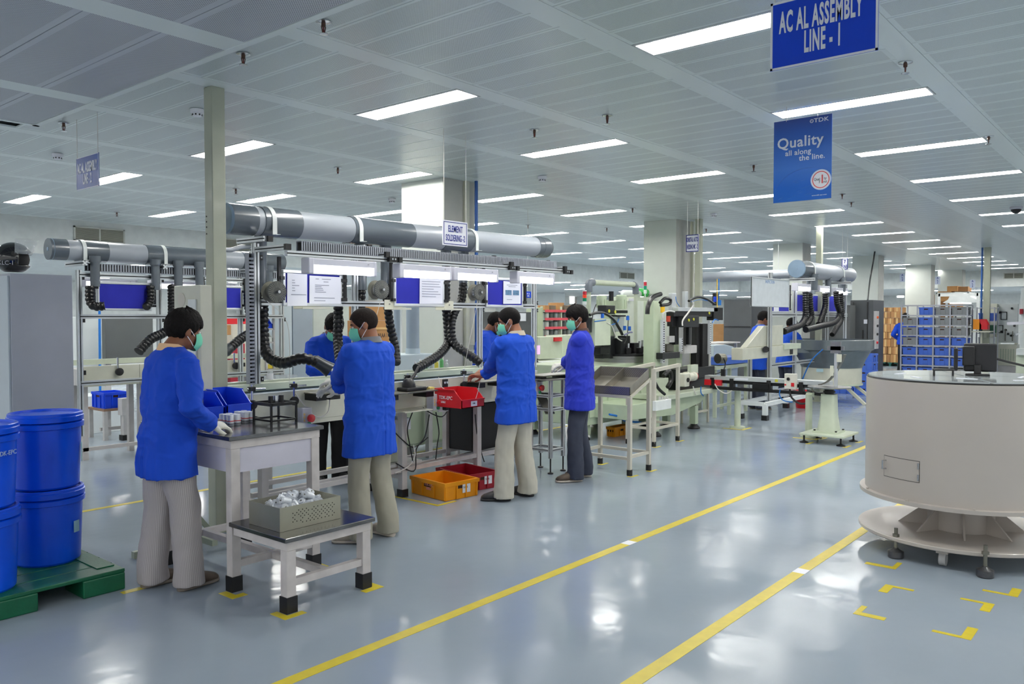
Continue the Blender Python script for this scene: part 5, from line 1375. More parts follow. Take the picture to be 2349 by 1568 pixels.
# behind the cream post
pb(500, 575, 728, 900, 14.0, .8, 'cream_machine', CREAM, 'cream machine housing far behind the cream post', 'machine', True)
pb(512, 572, 728, 743, 13.5, .3, 'red_tray', REDP, 'long bright red tray behind the cream post', 'tray')
pb(528, 562, 788, 816, 13.6, .2, 'red_cabinet', M('maroon', (150, 30, 46), .5), 'dark red cabinet low behind the post hose nozzle', 'cabinet', True)
pb(462, 476, 796, 818, 13.2, .3, 'orange_box', M('orange_box_paint', (240, 96, 30), .5), 'orange box between leftmost worker and cream post', 'box', True)
pb(512, 530, 745, 768, 13.3, .25, 'carton', CARD, 'small brown carton behind the cream post', 'carton')
pb(464, 482, 775, 793, 13.4, .3, 'steel_box', STEELD, 'grey steel cabinet beside the orange box', 'cabinet', True)
# through the bench frame
BG1 = M('cabinet_pale_blue', (196, 210, 216), .4, var=.02); BG2 = M('cabinet_blue_grey', (160, 174, 186), .4, var=.03)
pb(629, 672, 690, 1000, 9.6, .6, 'tall_cabinet', BG1, 'pale blue cabinet behind the first curled hose', 'cabinet', True)
pb(674, 719, 690, 1000, 9.65, .6, 'tall_cabinet', BG2, 'blue grey cabinet left of the rear worker', 'cabinet', True)
pb(721, 803, 690, 1000, 9.9, .5, 'tall_cabinet', M('cabinet_pale_green', (206, 214, 206), .45), 'pale green white cabinet behind the rear worker', 'cabinet', True)
sh = T('parts_shelf', 'narrow parts shelf with small bins left of the pale blue cabinet', 'shelf', (AY(622, 760, 9.4).x, 9.5, 0))
for z in (.9, 1.08, 1.26, 1.44, 1.62): MB().box(AY(612, 760, 9.4).x, AY(629, 760, 9.4).x, 9.4, 9.7, z, z + .02).done('shelf_board', GREYW, sh, 0)
for px in (612, 629): MB().box(AY(px, 760, 9.4).x - .012, AY(px, 760, 9.4).x + .012, 9.4, 9.43, 0, 1.8).done('post', GREYW, sh, 0)
for k, (z, m_) in enumerate(((.925, M('bin_yellow', (214, 190, 60), .5)), (1.105, M('bin_grey', (130, 134, 130), .5)), (1.285, WHITE), (1.465, BLUEP))):
    stack_bin(AY(614, 760, 9.4).x, AY(627, 760, 9.4).x, 9.42, 9.62, z, .11, 'small parts bin on the narrow shelf, %s level from below' % ORD[k], m_)
# cartons behind the second worker
t, x0, x1, z0, z1 = pb(840, 893, 735, 786, 8.6, .4, 'carton', CARD, 'brown carton with black marking behind the second worker head', 'carton')
MB().box(x0, x1, 8.594, 8.6, (z0 + z1) / 2 + .03, (z0 + z1) / 2 + .06).done('tape', CARDL, t, 0)
text_mesh('marking', 'FYZ - NLAA 1', INKD, t, ((x0 + x1) / 2 + .02, 8.598, z0 + .1), (1, 0, 0), (0, 0, 1), .085, sx=.62)
t2_, *_ = pb(836, 886, 786, 795, 8.55, .5, 'orange_shelf', M('orange_paint', (226, 88, 40), .5), 'orange shelf carrying the brown carton', 'shelf')
for px in (838, 884): MB().box(AY(px, 790, 8.55).x - .02, AY(px, 790, 8.55).x + .02, 8.56, 8.6, 0, AY(px, 792, 8.55).z).done('post', M('orange_paint'), t2_, 0)
pb(838, 895, 690, 734.5, 8.62, .35, 'carton', CARD, 'carton behind the second wire spool', 'carton')

# dust collector
dc = T('dust_collector', 'white machine base with two grey vertical pipes before the column', 'machine', (AY(945, 830, 6.75).x, 6.85, 0))
xa, xb = AY(903, 830, 6.7).x, AY(985, 830, 6.7).x; zt = AY(940, 812, 6.7).z
MB().box(xa, xb, 6.62, 7.02, 1.0, zt).done('base', BG1, dc, 0, bev=.008)
for x in (xa + .05, xb - .05):
    for y in (6.66, 6.98): MB().box(x - .03, x + .03, y - .03, y + .03, 0, 1.0).done('leg', GREYW, dc, 0)
MB().cyl((AY(947, 800, 6.8).x, 6.8, zt), (AY(947, 800, 6.8).x, 6.8, 2.25), .075, n=20).done('pipe', BG2, dc); MB().cyl((AY(911, 800, 6.8).x, 6.8, zt), (AY(911, 800, 6.8).x, 6.8, 2.2), .035, n=14).done('pipe', BG2, dc)
MB().cyl((AY(947, 800, 6.8).x, 6.8, zt), (AY(947, 800, 6.8).x, 6.8, zt + .06), .085, n=20).done('pipe_collar', BG1, dc)
# bottles on the far bench behind the hose
btm = [M('bottle_clear', (206, 214, 210), .2, alpha=.75), M('bottle_yellow', (220, 210, 90), .3), M('bottle_green', (110, 190, 120), .35)]
for k in range(7):
    x = 5.62 + k * .075; t = T('bottle', 'small bottle on the rear conveyor rail behind the hose, %s from the left' % ORD[k], 'bottle', (x, 5.95, 1.0), 'small bottles behind the conveyor')
    h = .06 + .02 * (k % 3)
    MB().lathe([(.02, 0), (.021, .005), (.021, h), (.009, h + .015), (.009, h + .03)], (x, 5.95, 1.062), n=12).done('body', btm[k % 3], t); MB().cyl((x, 5.95, 1.092 + h), (x, 5.95, 1.107 + h), .011, n=10).done('cap', SIGNW, t)
# clear parts boxes behind the first hose
tbxs = T('rear_shelf', 'narrow pale shelf behind the conveyor with clear boxes', 'shelf', (4.9, 5.98, 1.0))
MB().box(3.8, 6.3, 5.88, 6.02, 1.045, 1.06).done('board', GREYW, tbxs, 0)
for x in (3.9, 5.0, 6.2): MB().box(x - .02, x + .02, 5.9, 5.94, 0, 1.045).done('post', GREYW, tbxs, 0)
for k, px in enumerate((605, 632, 658)):
    x0, x1 = AY(px, 860, 5.9).x, AY(px + 24, 860, 5.9).x; t = T('clear_box', 'clear plastic parts box behind the curled hose, %s from the left' % ORD[k], 'box', ((x0 + x1) / 2, 5.95, 1.061), 'clear parts boxes behind the conveyor')
    MB().tray(x0, x1, 5.895, 6.0, 1.061, 1.12, .003).done('box_shell', GLASS, t, 0); MB().box(x0, x1, 5.893, 5.895, 1.075, 1.085).done('red_strip', REDP, t, 0)
t = T('tablet_tub', 'small white tub with a lid behind the curled hose', 'tub', (AY(620, 870, 5.88).x, 5.88, 1.1))
MB().lathe([(.025, 0), (.025, .045), (.02, .05)], (AY(620, 870, 5.83).x, 5.83, 1.1), n=14).done('body', SIGNW, t); MB().lathe([(.022, .05), (.022, .07), (.0001, .071)], (AY(620, 870, 5.83).x, 5.83, 1.1), n=14).done('lid', M('lid_grey', (200, 204, 206), .5), t)
# dark cabinet behind the third worker
t, x0, x1, z0, z1 = pb(1068, 1232, 715, 1000, 8.2, .7, 'dark_cabinet', DKCAB, 'dark grey equipment cabinet behind the third worker', 'cabinet', True)
MB().box(AY(1150, 780, 8.19).x - .01, AY(1150, 780, 8.19).x + .01, 8.19, 8.2, .1, z1 - .05).done('door_gap', BLACK, t, 0)
pp = tag(MB().box(AY(1192, 735, 8.18).x, AY(1208, 735, 8.18).x, 8.192, 8.198, AY(1200, 736, 8.19).z, AY(1200, 718, 8.19).z).done('notice', PAPER, None, 0, own=True), 'white notice taped to the dark grey equipment cabinet', 'notice')
t, *_ = pb(1205, 1219, 668, 683, 8.0, .02, 'small_sign', BLUES, 'small blue and white sign beyond the last bench upright', 'sign')
s_ = AY(1212, 676, 7.995)
text_mesh('lettering', 'AC AL\nLINE', SIGNW, t, s_, (1, 0, 0), (0, 0, 1), .035, sx=.8)
MB().cyl((s_.x, 8.01, s_.z), (s_.x, 8.01, CZ), .003, n=6).done('wire', CABLEW, t)
# jar shelf with red label strips
YJ = 10.6
JX = lambda px: AY(px, 740, YJ).x
JZ = lambda py: AY(1295, py, YJ).z
js = T('jar_rack', 'cream rack of clear jars with red label strips between workers', 'rack', ((JX(1247) + JX(1342)) / 2, YJ + .2, 0))
for px in (1246, 1290, 1342): MB().box(JX(px) - .02, JX(px) + .02, YJ + .02, YJ + .06, 0, JZ(703)).done('post', CREAM2, js, 0)
MB().box(JX(1246), JX(1342), YJ + .3, YJ + .32, JZ(775), JZ(705)).done('back_panel', M('rack_back', (170, 178, 166), .5), js, 0)
jars = [M('jar_clear', (176, 184, 182), .2, alpha=.8), M('jar_dark', (90, 94, 94), .3), M('jar_white', (214, 216, 212), .4)]
jn = 0; j0 = {}
for lv, py in enumerate((713, 731, 751, 770)):
    MB().box(JX(1246), JX(1342), YJ, YJ + .3, JZ(py) - .02, JZ(py)).done('shelf_board', CREAM2, js, 0)
    MB().box(JX(1250), JX(1340), YJ - .006, YJ, JZ(py) - .03, JZ(py) + .025).done('label_strip', M('strip_red', (204, 74, 84), .5), js, 0)
    if lv == 0: continue
    for k in range(9):
        x = JX(1252 + k * 10); m_ = (k * 2 + lv * 3) % 3; z = JZ(py) + .003
        lab = 'jar on the red striped rack, %s shelf from the top, %s from the left' % (ORD[lv], ORD[k])
        if m_ not in j0:
            j = T('jar', lab, 'jar', (x, YJ + .1, z), 'jars on the red striped rack')
            MB().lathe([(.05, 0), (.052, .01), (.052, .12), (.035, .135)], (x, YJ + .1, z), n=14).done('body', jars[m_], j); MB().lathe([(.04, .135), (.04, .16), (.0001, .161)], (x, YJ + .1, z), n=14).done('lid', jars[(m_ + 1) % 3], j); j0[m_] = j
        else: copy_tree(j0[m_], (x, YJ + .1, z), None, lab)
for k in range(6):
    pb(1250 + k * 15, 1260 + k * 15, 700, 711, YJ + .05, .2, 'small_carton', (CARD, M('tin_dark', (110, 96, 80), .5))[k % 2], 'small box on top of the jar rack, %s from the left' % ORD[k], 'box', group='boxes on the jar rack')
pb(1278, 1294, 694, 703, YJ + .1, .25, 'carton', CARD, 'taller brown carton on top of the jar rack', 'carton')
pb(1230, 1246, 705, 745, 9.6, .25, 'terminal_panel', M('panel_green', (176, 186, 160), .5), 'green grey terminal panel left of the jar rack', 'control panel', True)
t, x0, x1, z0, z1 = pb(1238, 1290, 772, 822, 8.7, .35, 'control_cabinet', CREAM2, 'cream control cabinet with a lilac screen left of the fourth worker', 'control panel')
MB().box(AY(1231, 800, 8.69).x, AY(1239, 800, 8.69).x, 8.69, 8.70, AY(1236, 812, 8.7).z, AY(1236, 792, 8.7).z).done('screen', SCREEN, t, 0)
t, x0, x1, z0, z1 = pb(1291, 1348, 768, 822, 8.9, .4, 'control_cabinet', CREAM2, 'cream control cabinet with a red isolator beside the fourth worker', 'control panel')
MB().box(AY(1250, 779, 8.89).x, AY(1266, 779, 8.89).x, 8.66, 8.7, AY(1258, 783, 8.7).z, AY(1258, 774, 8.7).z).done('isolator', REDB, t, 0)
for px in (1300, 1318):
    vg = MB()
    for k in range(5): vg.box(AY(px, 800, 8.89).x, AY(px + 7, 800, 8.89).x, 8.89, 8.9, z0 + .07 + k * .025, z0 + .082 + k * .025)
    vg.done('vent', M('vent_shadow', (120, 122, 112), .7), t, 0, kind='stuff')
ct = T('equipment_table', 'pale equipment table carrying cream control cabinets', 'table', (AY(1290, 830, 8.8).x, 8.8, 0))
xa, xb, zt = AY(1232, 830, 8.5).x, AY(1362, 830, 8.5).x, AY(1290, 826, 8.5).z
zt = min(zt, AY(1264, 822, 8.7).z - .002)
MB().box(xa, xb, 8.4, 9.35, zt - .05, zt).done('top', WHITE, ct, 0)
for x in (xa + .06, xb - .06):
    for y in (8.46, 9.29): MB().box(x - .03, x + .03, y - .03, y + .03, 0, zt - .05).done('leg', CREAM2, ct, 0)
MB().box(xa + .1, xa + .8, 8.6, 9.2, .1, .85).done('cupboard', CREAM2, ct, 0, bev=.005)
# bright back zone clutter and far fire sign
pb(1326, 1330, 690, 698, 25.9, .1, 'fire_sign', REDP, 'tiny red sign on the far white wall', 'sign')
pb(1268, 1296, 652, 700, 22.0, 1.0, 'wall_pier', WPANEL, 'white pier in the low back zone above the jar rack', 'pier', True)
for k, (px0, px1) in enumerate(((560, 600), (1340, 1400))):
    pb(px0, px1, 640, 720, 25, .5, 'partition', M('partition_white', (214, 220, 218), .5), ('white partition far behind the left line', 'white partition far behind the rotary machine')[k], 'partition', True)
# ================================================================ MACHINES AND STATIONS ON THE RIGHT
def pc(px, py, Y): return AY(px, py, Y)
def stack_light(px, y0, y1, Y, label, cols):
    a, b = pc(px, y1, Y), pc(px, y0, Y); t = T('stack_light', label, 'signal light', a, 'machine signal lights')
    h = (b.z - a.z) / (len(cols) + 2)
    MB().cyl(a, a + Vector((0, 0, h)), .012, n=10).done('pole', ALU, t)
    for k, m in enumerate(cols): MB().cyl(a + Vector((0, 0, h * (k + 1))), a + Vector((0, 0, h * (k + 1.94))), .028, n=14).done('lamp', m, t)
    MB().cyl(a + Vector((0, 0, h * (len(cols) + 1))), a + Vector((0, 0, h * (len(cols) + 1.3))), .028, n=14).done('cap', SIGNW, t)
LGR, LRD, LOR, LWH = M('lens_green', (0, 130, 96), .3), M('lens_red', (176, 30, 52), .3), M('lens_orange', (232, 62, 34), .3), M('lens_white', (226, 232, 230), .3)
# ---- rotary press machine
YM = 6.3
rm = T('rotary_machine', 'pale green rotary press machine behind the steel hopper', 'machine', (pc(1440, 900, YM).x, YM, 0))
xa, xb = pc(1345, 900, 5.95).x, pc(1500, 900, 5.95).x
MB().box(xa, xb, 5.95, 7.0, .2, .97).done('base_cabinet', GREENM, rm, 0, bev=.01)
for a, b in ((xa + .06, xa + .42), (xa + .5, xb - .06)):
    d = MB().box(a, b, 5.935, 5.95, .3, .88).done('door', GREENM, rm, 0, bev=.006)
    MB().box(a + .05, a + .13, 5.925, 5.935, .62, .72).done('socket_plate', GREYW, d, 0)
for x in (xa + .1, xb - .1):
    for y in (6.05, 6.9):
        f_ = MB().box(x - .06, x + .06, y - .06, y + .06, .07, .2).done('foot_block', GREENM, rm, 0)
        MB().lathe([(.075, 0), (.075, .02), (.03, .07)], (x, y, 0), n=16).done('foot_pad', BLACK, f_)
dc_ = pc(1432, 825, YM); RD = .47
MB().lathe([(RD - .02, -.09), (RD - .02, -.035), (RD, -.03), (RD, 0), (.0001, 0)], (dc_.x, YM, 1.06), n=56).done('rotary_table', STEEL, rm, 30)
MB().lathe([(RD + .01, .002), (RD + .01, .03), (RD - .05, .034), (.0001, .034)], (dc_.x, YM, 1.06), n=56).done('index_plate', BLKM, rm, 30)
MB().cyl((dc_.x, YM, .95), (dc_.x, YM, 1.0), .3, n=32).done('drive_hub', M('hub_blue', (40, 60, 140), .5), rm)
PT = M('press_black', (38, 40, 42), .4, .3)
rng = random.Random(3)
for k in range(12):
    a = k * PI / 6 + .2; x, y = dc_.x + .34 * math.cos(a), YM + .34 * math.sin(a)
    n_ = MB().cbox((x, y, 1.135), (.07, .07, .085), Matrix.Rotation(a, 3, 'Z')).done('fixture', BLKM, rm, 0, bev=.004)
    MB().cyl((x, y, 1.178), (x, y, 1.21 + .03 * (k % 3)), .017, n=10).done('fixture_pin', CHROME, n_)
# press columns and motors
for px0, px1, py0, py1, yy, mt, nm in ((1365, 1401, 731, 792, 6.0, CREAM2, 'press_head'), (1441, 1501, 690, 806, 6.75, M('guard_white', (214, 222, 208), .45), 'rear_guard'), (1400, 1411, 770, 822, 6.2, PT, 'press_ram'), (1384, 1400, 780, 822, 6.1, PT, 'press_block'),
                                      (1402, 1412, 688, 770, 6.35, GREENM, 'column'), (1425, 1436, 775, 820, 6.1, PT, 'tool_block'), (1436, 1446, 770, 825, 6.15, BLKM, 'tool_block'), (1455, 1470, 786, 808, 6.1, BLACK, 'vision_head'), (1412, 1440, 711, 718, 6.15, PT, 'cross_plate'), (1414, 1436, 722, 726, 6.15, PT, 'cross_plate'),
                                      (1418, 1432, 726, 760, 6.25, M('clear_guard', (186, 196, 196), .2), 'guard_tube'), (1390, 1411, 700, 720, 6.1, PT, 'press_block'), (1378, 1398, 795, 812, 6.05, BLKM, 'tool_block'), (1350, 1359, 728, 762, 6.05, PT, 'drive_unit')):
    x0, x1 = pc(px0, 760, yy).x, pc(px1, 760, yy).x; pm_ = (px0 + px1) / 2
    MB().box(x0, x1, yy, yy + .14, pc(pm_, py1, yy).z, pc(pm_, py0, yy).z).done(nm, mt, rm, 0, bev=.006)
for px, py0, py1, w_, yy in ((1380, 677, 706, 11.5, 6.25), (1425, 676, 709, 12.5, 6.2)):
    a, b = pc(px, py1, yy), pc(px, py0, yy); r = w_ * 10.7 / FPX
    m_ = MB().lathe([(r, 0), (r, (b.z - a.z) * .7), (r * 1.08, (b.z - a.z) * .7), (r * 1.08, (b.z - a.z) * .93), (r * .8, b.z - a.z), (.0001, b.z - a.z)], a, n=24).done('motor', GREENM, rm, 30)
    for k in range(10):
        an = k * PI / 5; MB().cbox(a + Vector((math.cos(an) * (r + .004), math.sin(an) * (r + .004), (b.z - a.z) * .35)), (.012, .006, (b.z - a.z) * .6), Matrix.Rotation(an, 3, 'Z')).done('cooling_fin', GREENM, m_, 0)
MB().cyl(pc(1402, 690, 6.2), pc(1402, 668, 6.2), .035, n=12).done('rear_motor', BLKM, rm)
for pts, r, mt in (([(1353, 722), (1368, 717), (1385, 718), (1405, 730), (1420, 752), (1428, 768)], .02, HOSE), ([(1392, 740), (1404, 748), (1412, 770), (1420, 778), (1428, 782)], .008, CABLEW), ([(1364, 737), (1380, 735), (1392, 733)], .007, BLUET), ([(1430, 790), (1438, 775), (1441, 735), (1440, 722)], .006, CABLE), ([(1400, 745), (1415, 740), (1420, 730)], .006, BLUET), ([(1357, 740), (1362, 712), (1368, 697)], .006, CABLE), ([(1432, 768), (1445, 762), (1452, 762)], .012, M('fitting_lilac', (140, 140, 176), .4))):
    MB().tube(even_path([pc(a, b, 6.0) for a, b in pts], .03), r, 8).done('machine_hose', mt, rm)
for px, py in ((1382, 724), (1440, 729), (1444, 753), (1433, 752)):
    c = pc(px, py, 5.98); MB().cyl(c - Vector((0, 0, .03)), c + Vector((0, 0, .03)), .022, n=10).done('blue_fitting', M('fitting_blue', (30, 96, 190), .35), rm)
for px, py in ((1411, 715), (1397, 713)):
    c = pc(px, py, 5.97); MB().cyl(c, c + Vector((0, -.006, 0)), .022, n=10).done('yellow_mark', M('mark_yellow', (200, 196, 60), .5), rm)
# overhead pipe frame of the press
gf = T('pipe_gantry', 'cream pipe gantry with grey elbows over the rotary press', 'gantry', (pc(1405, 900, 6.5).x, 6.5, 0))
ELB = M('elbow_grey', (112, 118, 128), .4)
za = pc(1405, 650, 6.5).z; xl, xr = pc(1350, 700, 6.5).x, pc(1458, 700, 6.5).x
MB().cyl((xl, 6.5, .97), (xl, 6.5, za - .05), .035, n=14).done('post', CREAM2, gf); MB().cyl((xr, 6.5, .97), (xr, 6.5, za - .05), .03, n=14).done('post', CREAM2, gf)
MB().cyl((xl + .08, 6.5, za), (xr - .05, 6.5, za), .04, n=14).done('cross_pipe', CREAM2, gf)
MB().tube(even_path([(xl, 6.5, za - .14), (xl, 6.5, za - .05), (xl + .03, 6.5, za - .01), (xl + .11, 6.5, za)], .02), .055, 12).done('elbow', ELB, gf)
MB().tube(even_path([(xr, 6.5, za - .14), (xr, 6.5, za - .05), (xr - .02, 6.5, za - .01), (xr - .08, 6.5, za)], .02), .05, 12).done('elbow', ELB, gf)
MB().cyl((xl, 6.5, 1.38), (xl, 6.5, 1.52), .055, n=12).done('collar', ELB, gf)
stack_light(1341, 660, 706, 6.4, 'red orange green signal light left of the press gantry', (LWH, LGR, LOR, LRD))
stack_light(1480, 637, 682, 7.35, 'red over green signal light beside the wide column', (LWH, LGR, LRD))
o = T('gas_bottle', 'green gas bottle lying behind the press gantry', 'bottle', pc(1480, 672, 7.4), None)
a, b = pc(1462, 668, 7.6), pc(1484, 672, 7.4)
MB().tube([a, b, b + (b - a) * .12, b + (b - a) * .2], [.07, .07, .05, .015], 18).done('cylinder', GREENG, o); MB().tube([b + (b - a) * .18, b + (b - a) * .3], .012, 8).done('valve', CHROME, o)
t, x0, x1, z0, z1 = pb(1452, 1500, 681, 900, 7.3, .5, 'machine_housing', CREAM2, 'cream machine housing between press gantry and tall column', 'machine', True)
tk = T('air_tank', 'white air tank lying on the cream machine housing', 'tank', ((x0 + x1) / 2, 7.5, z1))
MB().tube([(x0 - .05, 7.5, z1 + .06), (x0, 7.5, z1 + .06), (x1 - .2, 7.5, z1 + .06), (x1 - .15, 7.5, z1 + .06)], [.03, .06, .06, .03], 16).done('shell', WHITE, tk)
pb(1444, 1454, 684, 690, 6.7, .02, 'name_plate', SIGNW, 'small blue white plate on the press guard', 'plate')
# ---- pick and place machine
YX = 5.55
xm = T('transfer_machine', 'green and black pick and place machine with linear axes right of the press', 'machine', (pc(1590, 900, YX).x, YX + .2, 0))
for px0, px1, py0, py1, yy, d, mt, nm in (
        (1499, 1518, 690, 840, 5.6, .16, GREENM, 'tall_column'), (1552, 1565, 780, 850, 5.75, .14, GREENM, 'rear_column'),
        (1598, 1608, 742, 846, 5.6, .10, M('bellows_black', (20, 20, 21), .6), 'bellows'), (1612, 1626, 742, 848, 5.55, .12, M('bellows_black'), 'bellows'), (1608, 1612, 740, 846, 5.58, .1, ALU, 'guide_strip'),
        (1556, 1646, 705, 714, 5.5, .1, ALU, 'linear_axis'), (1545, 1655, 714, 726, 5.52, .12, BLKM, 'axis_carriage'), (1568, 1603, 724, 750, 5.45, .14, PT, 'gripper_body'), (1549, 1557, 705, 790, 5.6, .1, BLKM, 'vertical_axis'), (1637, 1658, 705, 734, 5.5, .12, BLACK, 'axis_motor'),
        (1571, 1578, 668, 724, 5.6, .05, ALU, 'air_cylinder'), (1541, 1551, 672, 718, 5.62, .06, ALU, 'air_cylinder'), (1541, 1552, 725, 748, 5.55, .08, BLKM, 'valve_block'), (1574, 1586, 750, 792, 5.55, .05, STEEL, 'gripper_finger'), (1580, 1585, 750, 790, 5.5, .05, BLKM, 'gripper_finger'),
        (1555, 1640, 843, 868, 5.5, .3, BLKM, 'black_bed'), (1520, 1560, 808, 822, 5.5, .2, PT, 'side_plate'), (1500, 1534, 868, 918, 5.55, .2, CREAM2, 'drive_housing'), (1586, 1602, 836, 857, 5.3, .06, CREAM2, 'motor_bracket'), (1570, 1600, 792, 810, 5.6, .08, GREYW, 'sensor_box'),
        (1640, 1648, 672, 700, 5.55, .05, BLKM, 'valve'), (1536, 1548, 770, 785, 5.6, .05, GREYW, 'label_box'), (1530, 1546, 788, 806, 5.65, .08, STEELD, 'clamp_block'), (1560, 1636, 868, 895, 5.52, .24, BLKM, 'lower_bed')):
    x0, x1 = pc(px0, 800, yy).x, pc(px1, 800, yy).x; pm_ = (px0 + px1) / 2
    MB().box(x0, x1, yy, yy + d, pc(pm_, py1, yy).z, pc(pm_, py0, yy).z).done(nm, mt, xm, 0, bev=.005)
x0, x1 = pc(1524, 900, 5.3).x, pc(1646, 900, 5.3).x; zt = pc(1585, 898, 5.3).z
MB().box(x0, x1, 5.3, 6.1, zt - .07, zt).done('machine_table', CREAM2, xm, 0, bev=.01)
xq = pc(1378, 900, 5.9).x
MB().prism([(x0 - .7, 5.42, zt - .08), (x0 - .7, 5.42, .3), (x0 + .45, 5.42, .26), (x1 - .32, 5.42, .36), (x1 - .05, 5.42, zt - .07)], (0, .55, 0)).done('tapered_body', GREENM, xm, 0, bev=.006)
for x, y in ((x0 + .1, 5.5), (x1 - .45, 5.45), (x0 + .1, 5.95), (x1 - .45, 5.9)):
    f_ = MB().box(x - .045, x + .045, y - .045, y + .045, .07, .33).done('foot_post', GREENM, xm, 0); MB().lathe([(.09, 0), (.09, .02), (.03, .08)], (x, y, 0), n=16).done('foot_pad', BLACK, f_)
for (px0, px1, py0, py1, yy, nm) in ((1519, 1529, 733, 832, 5.52, 'cable_duct'), (1628, 1634, 735, 812, 5.5, 'cable_duct'), (1563, 1569, 775, 806, 5.5, 'cable_duct')):
    a, b = pc((px0 + px1) / 2, py1, yy), pc((px0 + px1) / 2, py0, yy); w_ = (px1 - px0) * 11.2 / FPX
    MB().box(a.x - w_ / 2, a.x + w_ / 2, yy + .01, yy + .05, a.z, b.z).done('wiring_duct', M('duct_white', (206, 210, 214), .5), xm, 0)
    m = MB(); n = int((b.z - a.z) / .032)
    for k in range(n): m.box(a.x - w_ * .28, a.x + w_ * .28, yy + .006, yy + .012, a.z + .032 * k + .01, a.z + .032 * k + .022)
    m.done('duct_slots', SLOTM, xm, 0, kind='stuff')
# gear motor
g0 = pc(1571, 871, 5.15)
MB().box(g0.x - .05, g0.x + .08, 5.12, 5.24, g0.z - .09, g0.z + .09).done('gearbox', CREAM, xm, 0, bev=.012)
MB().cyl((g0.x + .02, 5.12, g0.z), (g0.x + .02, 5.105, g0.z), .03, n=16).done('gear_shaft', BLKM, xm)
MB().tube([(g0.x + .08, 5.18, g0.z + .03), (g0.x + .11, 5.18, g0.z + .03), (g0.x + .112, 5.18, g0.z + .03), (g0.x + .25, 5.18, g0.z + .03), (g0.x + .252, 5.18, g0.z + .03), (g0.x + .32, 5.18, g0.z + .03), (g0.x + .33, 5.18, g0.z + .03)], [.075, .075, .055, .055, .062, .062, .05], 20).done('motor', CREAM, xm)
MB().cyl((g0.x + .335, 5.18, g0.z + .03), (g0.x + .35, 5.18, g0.z + .03), .055, n=18).done('fan_cover', REDB, xm)
MB().cyl(pc(1646, 822, 5.4), pc(1660, 822, 5.36), .075, n=18).done('servo', STEELD, xm); 
for pts, r, mt in (([(1485, 720), (1487, 700), (1497, 682), (1516, 674)], .03, HOSE), ([(1514, 694), (1525, 684), (1538, 687), (1535, 697), (1515, 700)], .022, HOSE), ([(1580, 690), (1600, 681), (1622, 686), (1640, 698)], .018, HOSE), ([(1586, 688), (1590, 700), (1578, 718), (1566, 735), (1566, 750)], .011, CABLEW), ([(1660, 822), (1664, 835), (1658, 850), (1640, 858)], .01, CABLE), ([(1520, 730), (1521, 718), (1535, 713), (1548, 715)], .01, CABLEW), ([(1550, 680), (1552, 692), (1560, 704)], .005, BLUET), ([(1585, 692), (1605, 687), (1625, 690)], .005, BLUET), ([(1634, 740), (1640, 732), (1648, 735)], .008, BLUET), ([(1500, 870), (1510, 890), (1526, 905)], .02, CABLE), ([(1590, 886), (1594, 900), (1598, 905)], .008, CABLEW), ([(1608, 886), (1608, 900), (1614, 908)], .008, BLUET), ([(1522, 862), (1535, 850), (1540, 870), (1530, 890)], .03, HOSE)):
    MB().tube(even_path([pc(a, b, 5.28) for a, b in pts], .03), r, 8).done('machine_hose', mt, xm)
for px, py, mt in ((1581, 734, 'mark_yellow'), (1592, 732, 'mark_yellow'), (1628, 718, 'mark_yellow')):
    c = pc(px, py, 5.44); MB().cyl(c, c + Vector((0, .01, 0)), .02, n=10).done('yellow_mark', M(mt), xm)
for px, py, mt in ((1641, 686, BLUEP), (1650, 694, BLUET), (1520, 710, M('lamp_yellow', (240, 190, 40), .3)), (1533, 731, M('valve_red', (170, 60, 40), .4))):
    c = pc(px, py, 5.5); MB().cyl(c - Vector((0, 0, .04)), c + Vector((0, 0, .04)), .03, n=12).done('pneumatic_part', mt, xm)
o = MB().box(pc(1505, 925, 5.22).x, pc(1542, 925, 5.22).x, 5.0, 5.09, pc(1524, 939, 5.05).z, pc(1524, 918, 5.05).z)
t = T('relay_box', 'white relay box with cable glands on the guard stand', 'switch box', (pc(1524, 930, 5.05).x, 5.04, .7))
MB().box(pc(1505, 925, 5.0).x, pc(1540, 925, 5.0).x, 5.0, 5.05, pc(1524, 939, 5.0).z, pc(1524, 917, 5.0).z).done('case', WHITE, t, 0, bev=.005)
for k in range(4): c = pc(1513 + k * 6, 916, 5.025); MB().cyl(c, c + Vector((0, 0, .035)), .012, n=8).done('gland', GREYW, t)
o = MB().tube(even_path([pc(a, b, 5.6) for a, b in ((1398, 950), (1420, 955), (1435, 965), (1465, 968), (1486, 972))], .04), .014, 8).done('blue_hose', BLUET, None, 40, own=True); tag(o, 'blue air hose lying under the rotary press behind the hopper', 'hose')
cy = crate(pc(1390, 985, 6.0).x, pc(1425, 985, 6.0).x, 5.86, 6.0, .0, .13, YELP, 'amber crate pushed under the rotary press')
stt = T('small_stand', 'slim cream stand right of the pick and place machine', 'stand', (11.3, 5.6, 0))
for x in (11.05, 11.45):
    for y in (5.62, 5.85): MB().box(x - .015, x + .015, y - .015, y + .015, 0, .5).done('leg', HL, stt, 0)
MB().box(11.03, 11.47, 5.6, 5.87, .5, .52).done('top', HL, stt, 0); MB().box(11.05, 11.45, 5.61, 5.63, .17, .2).done('rail', HL, stt, 0)
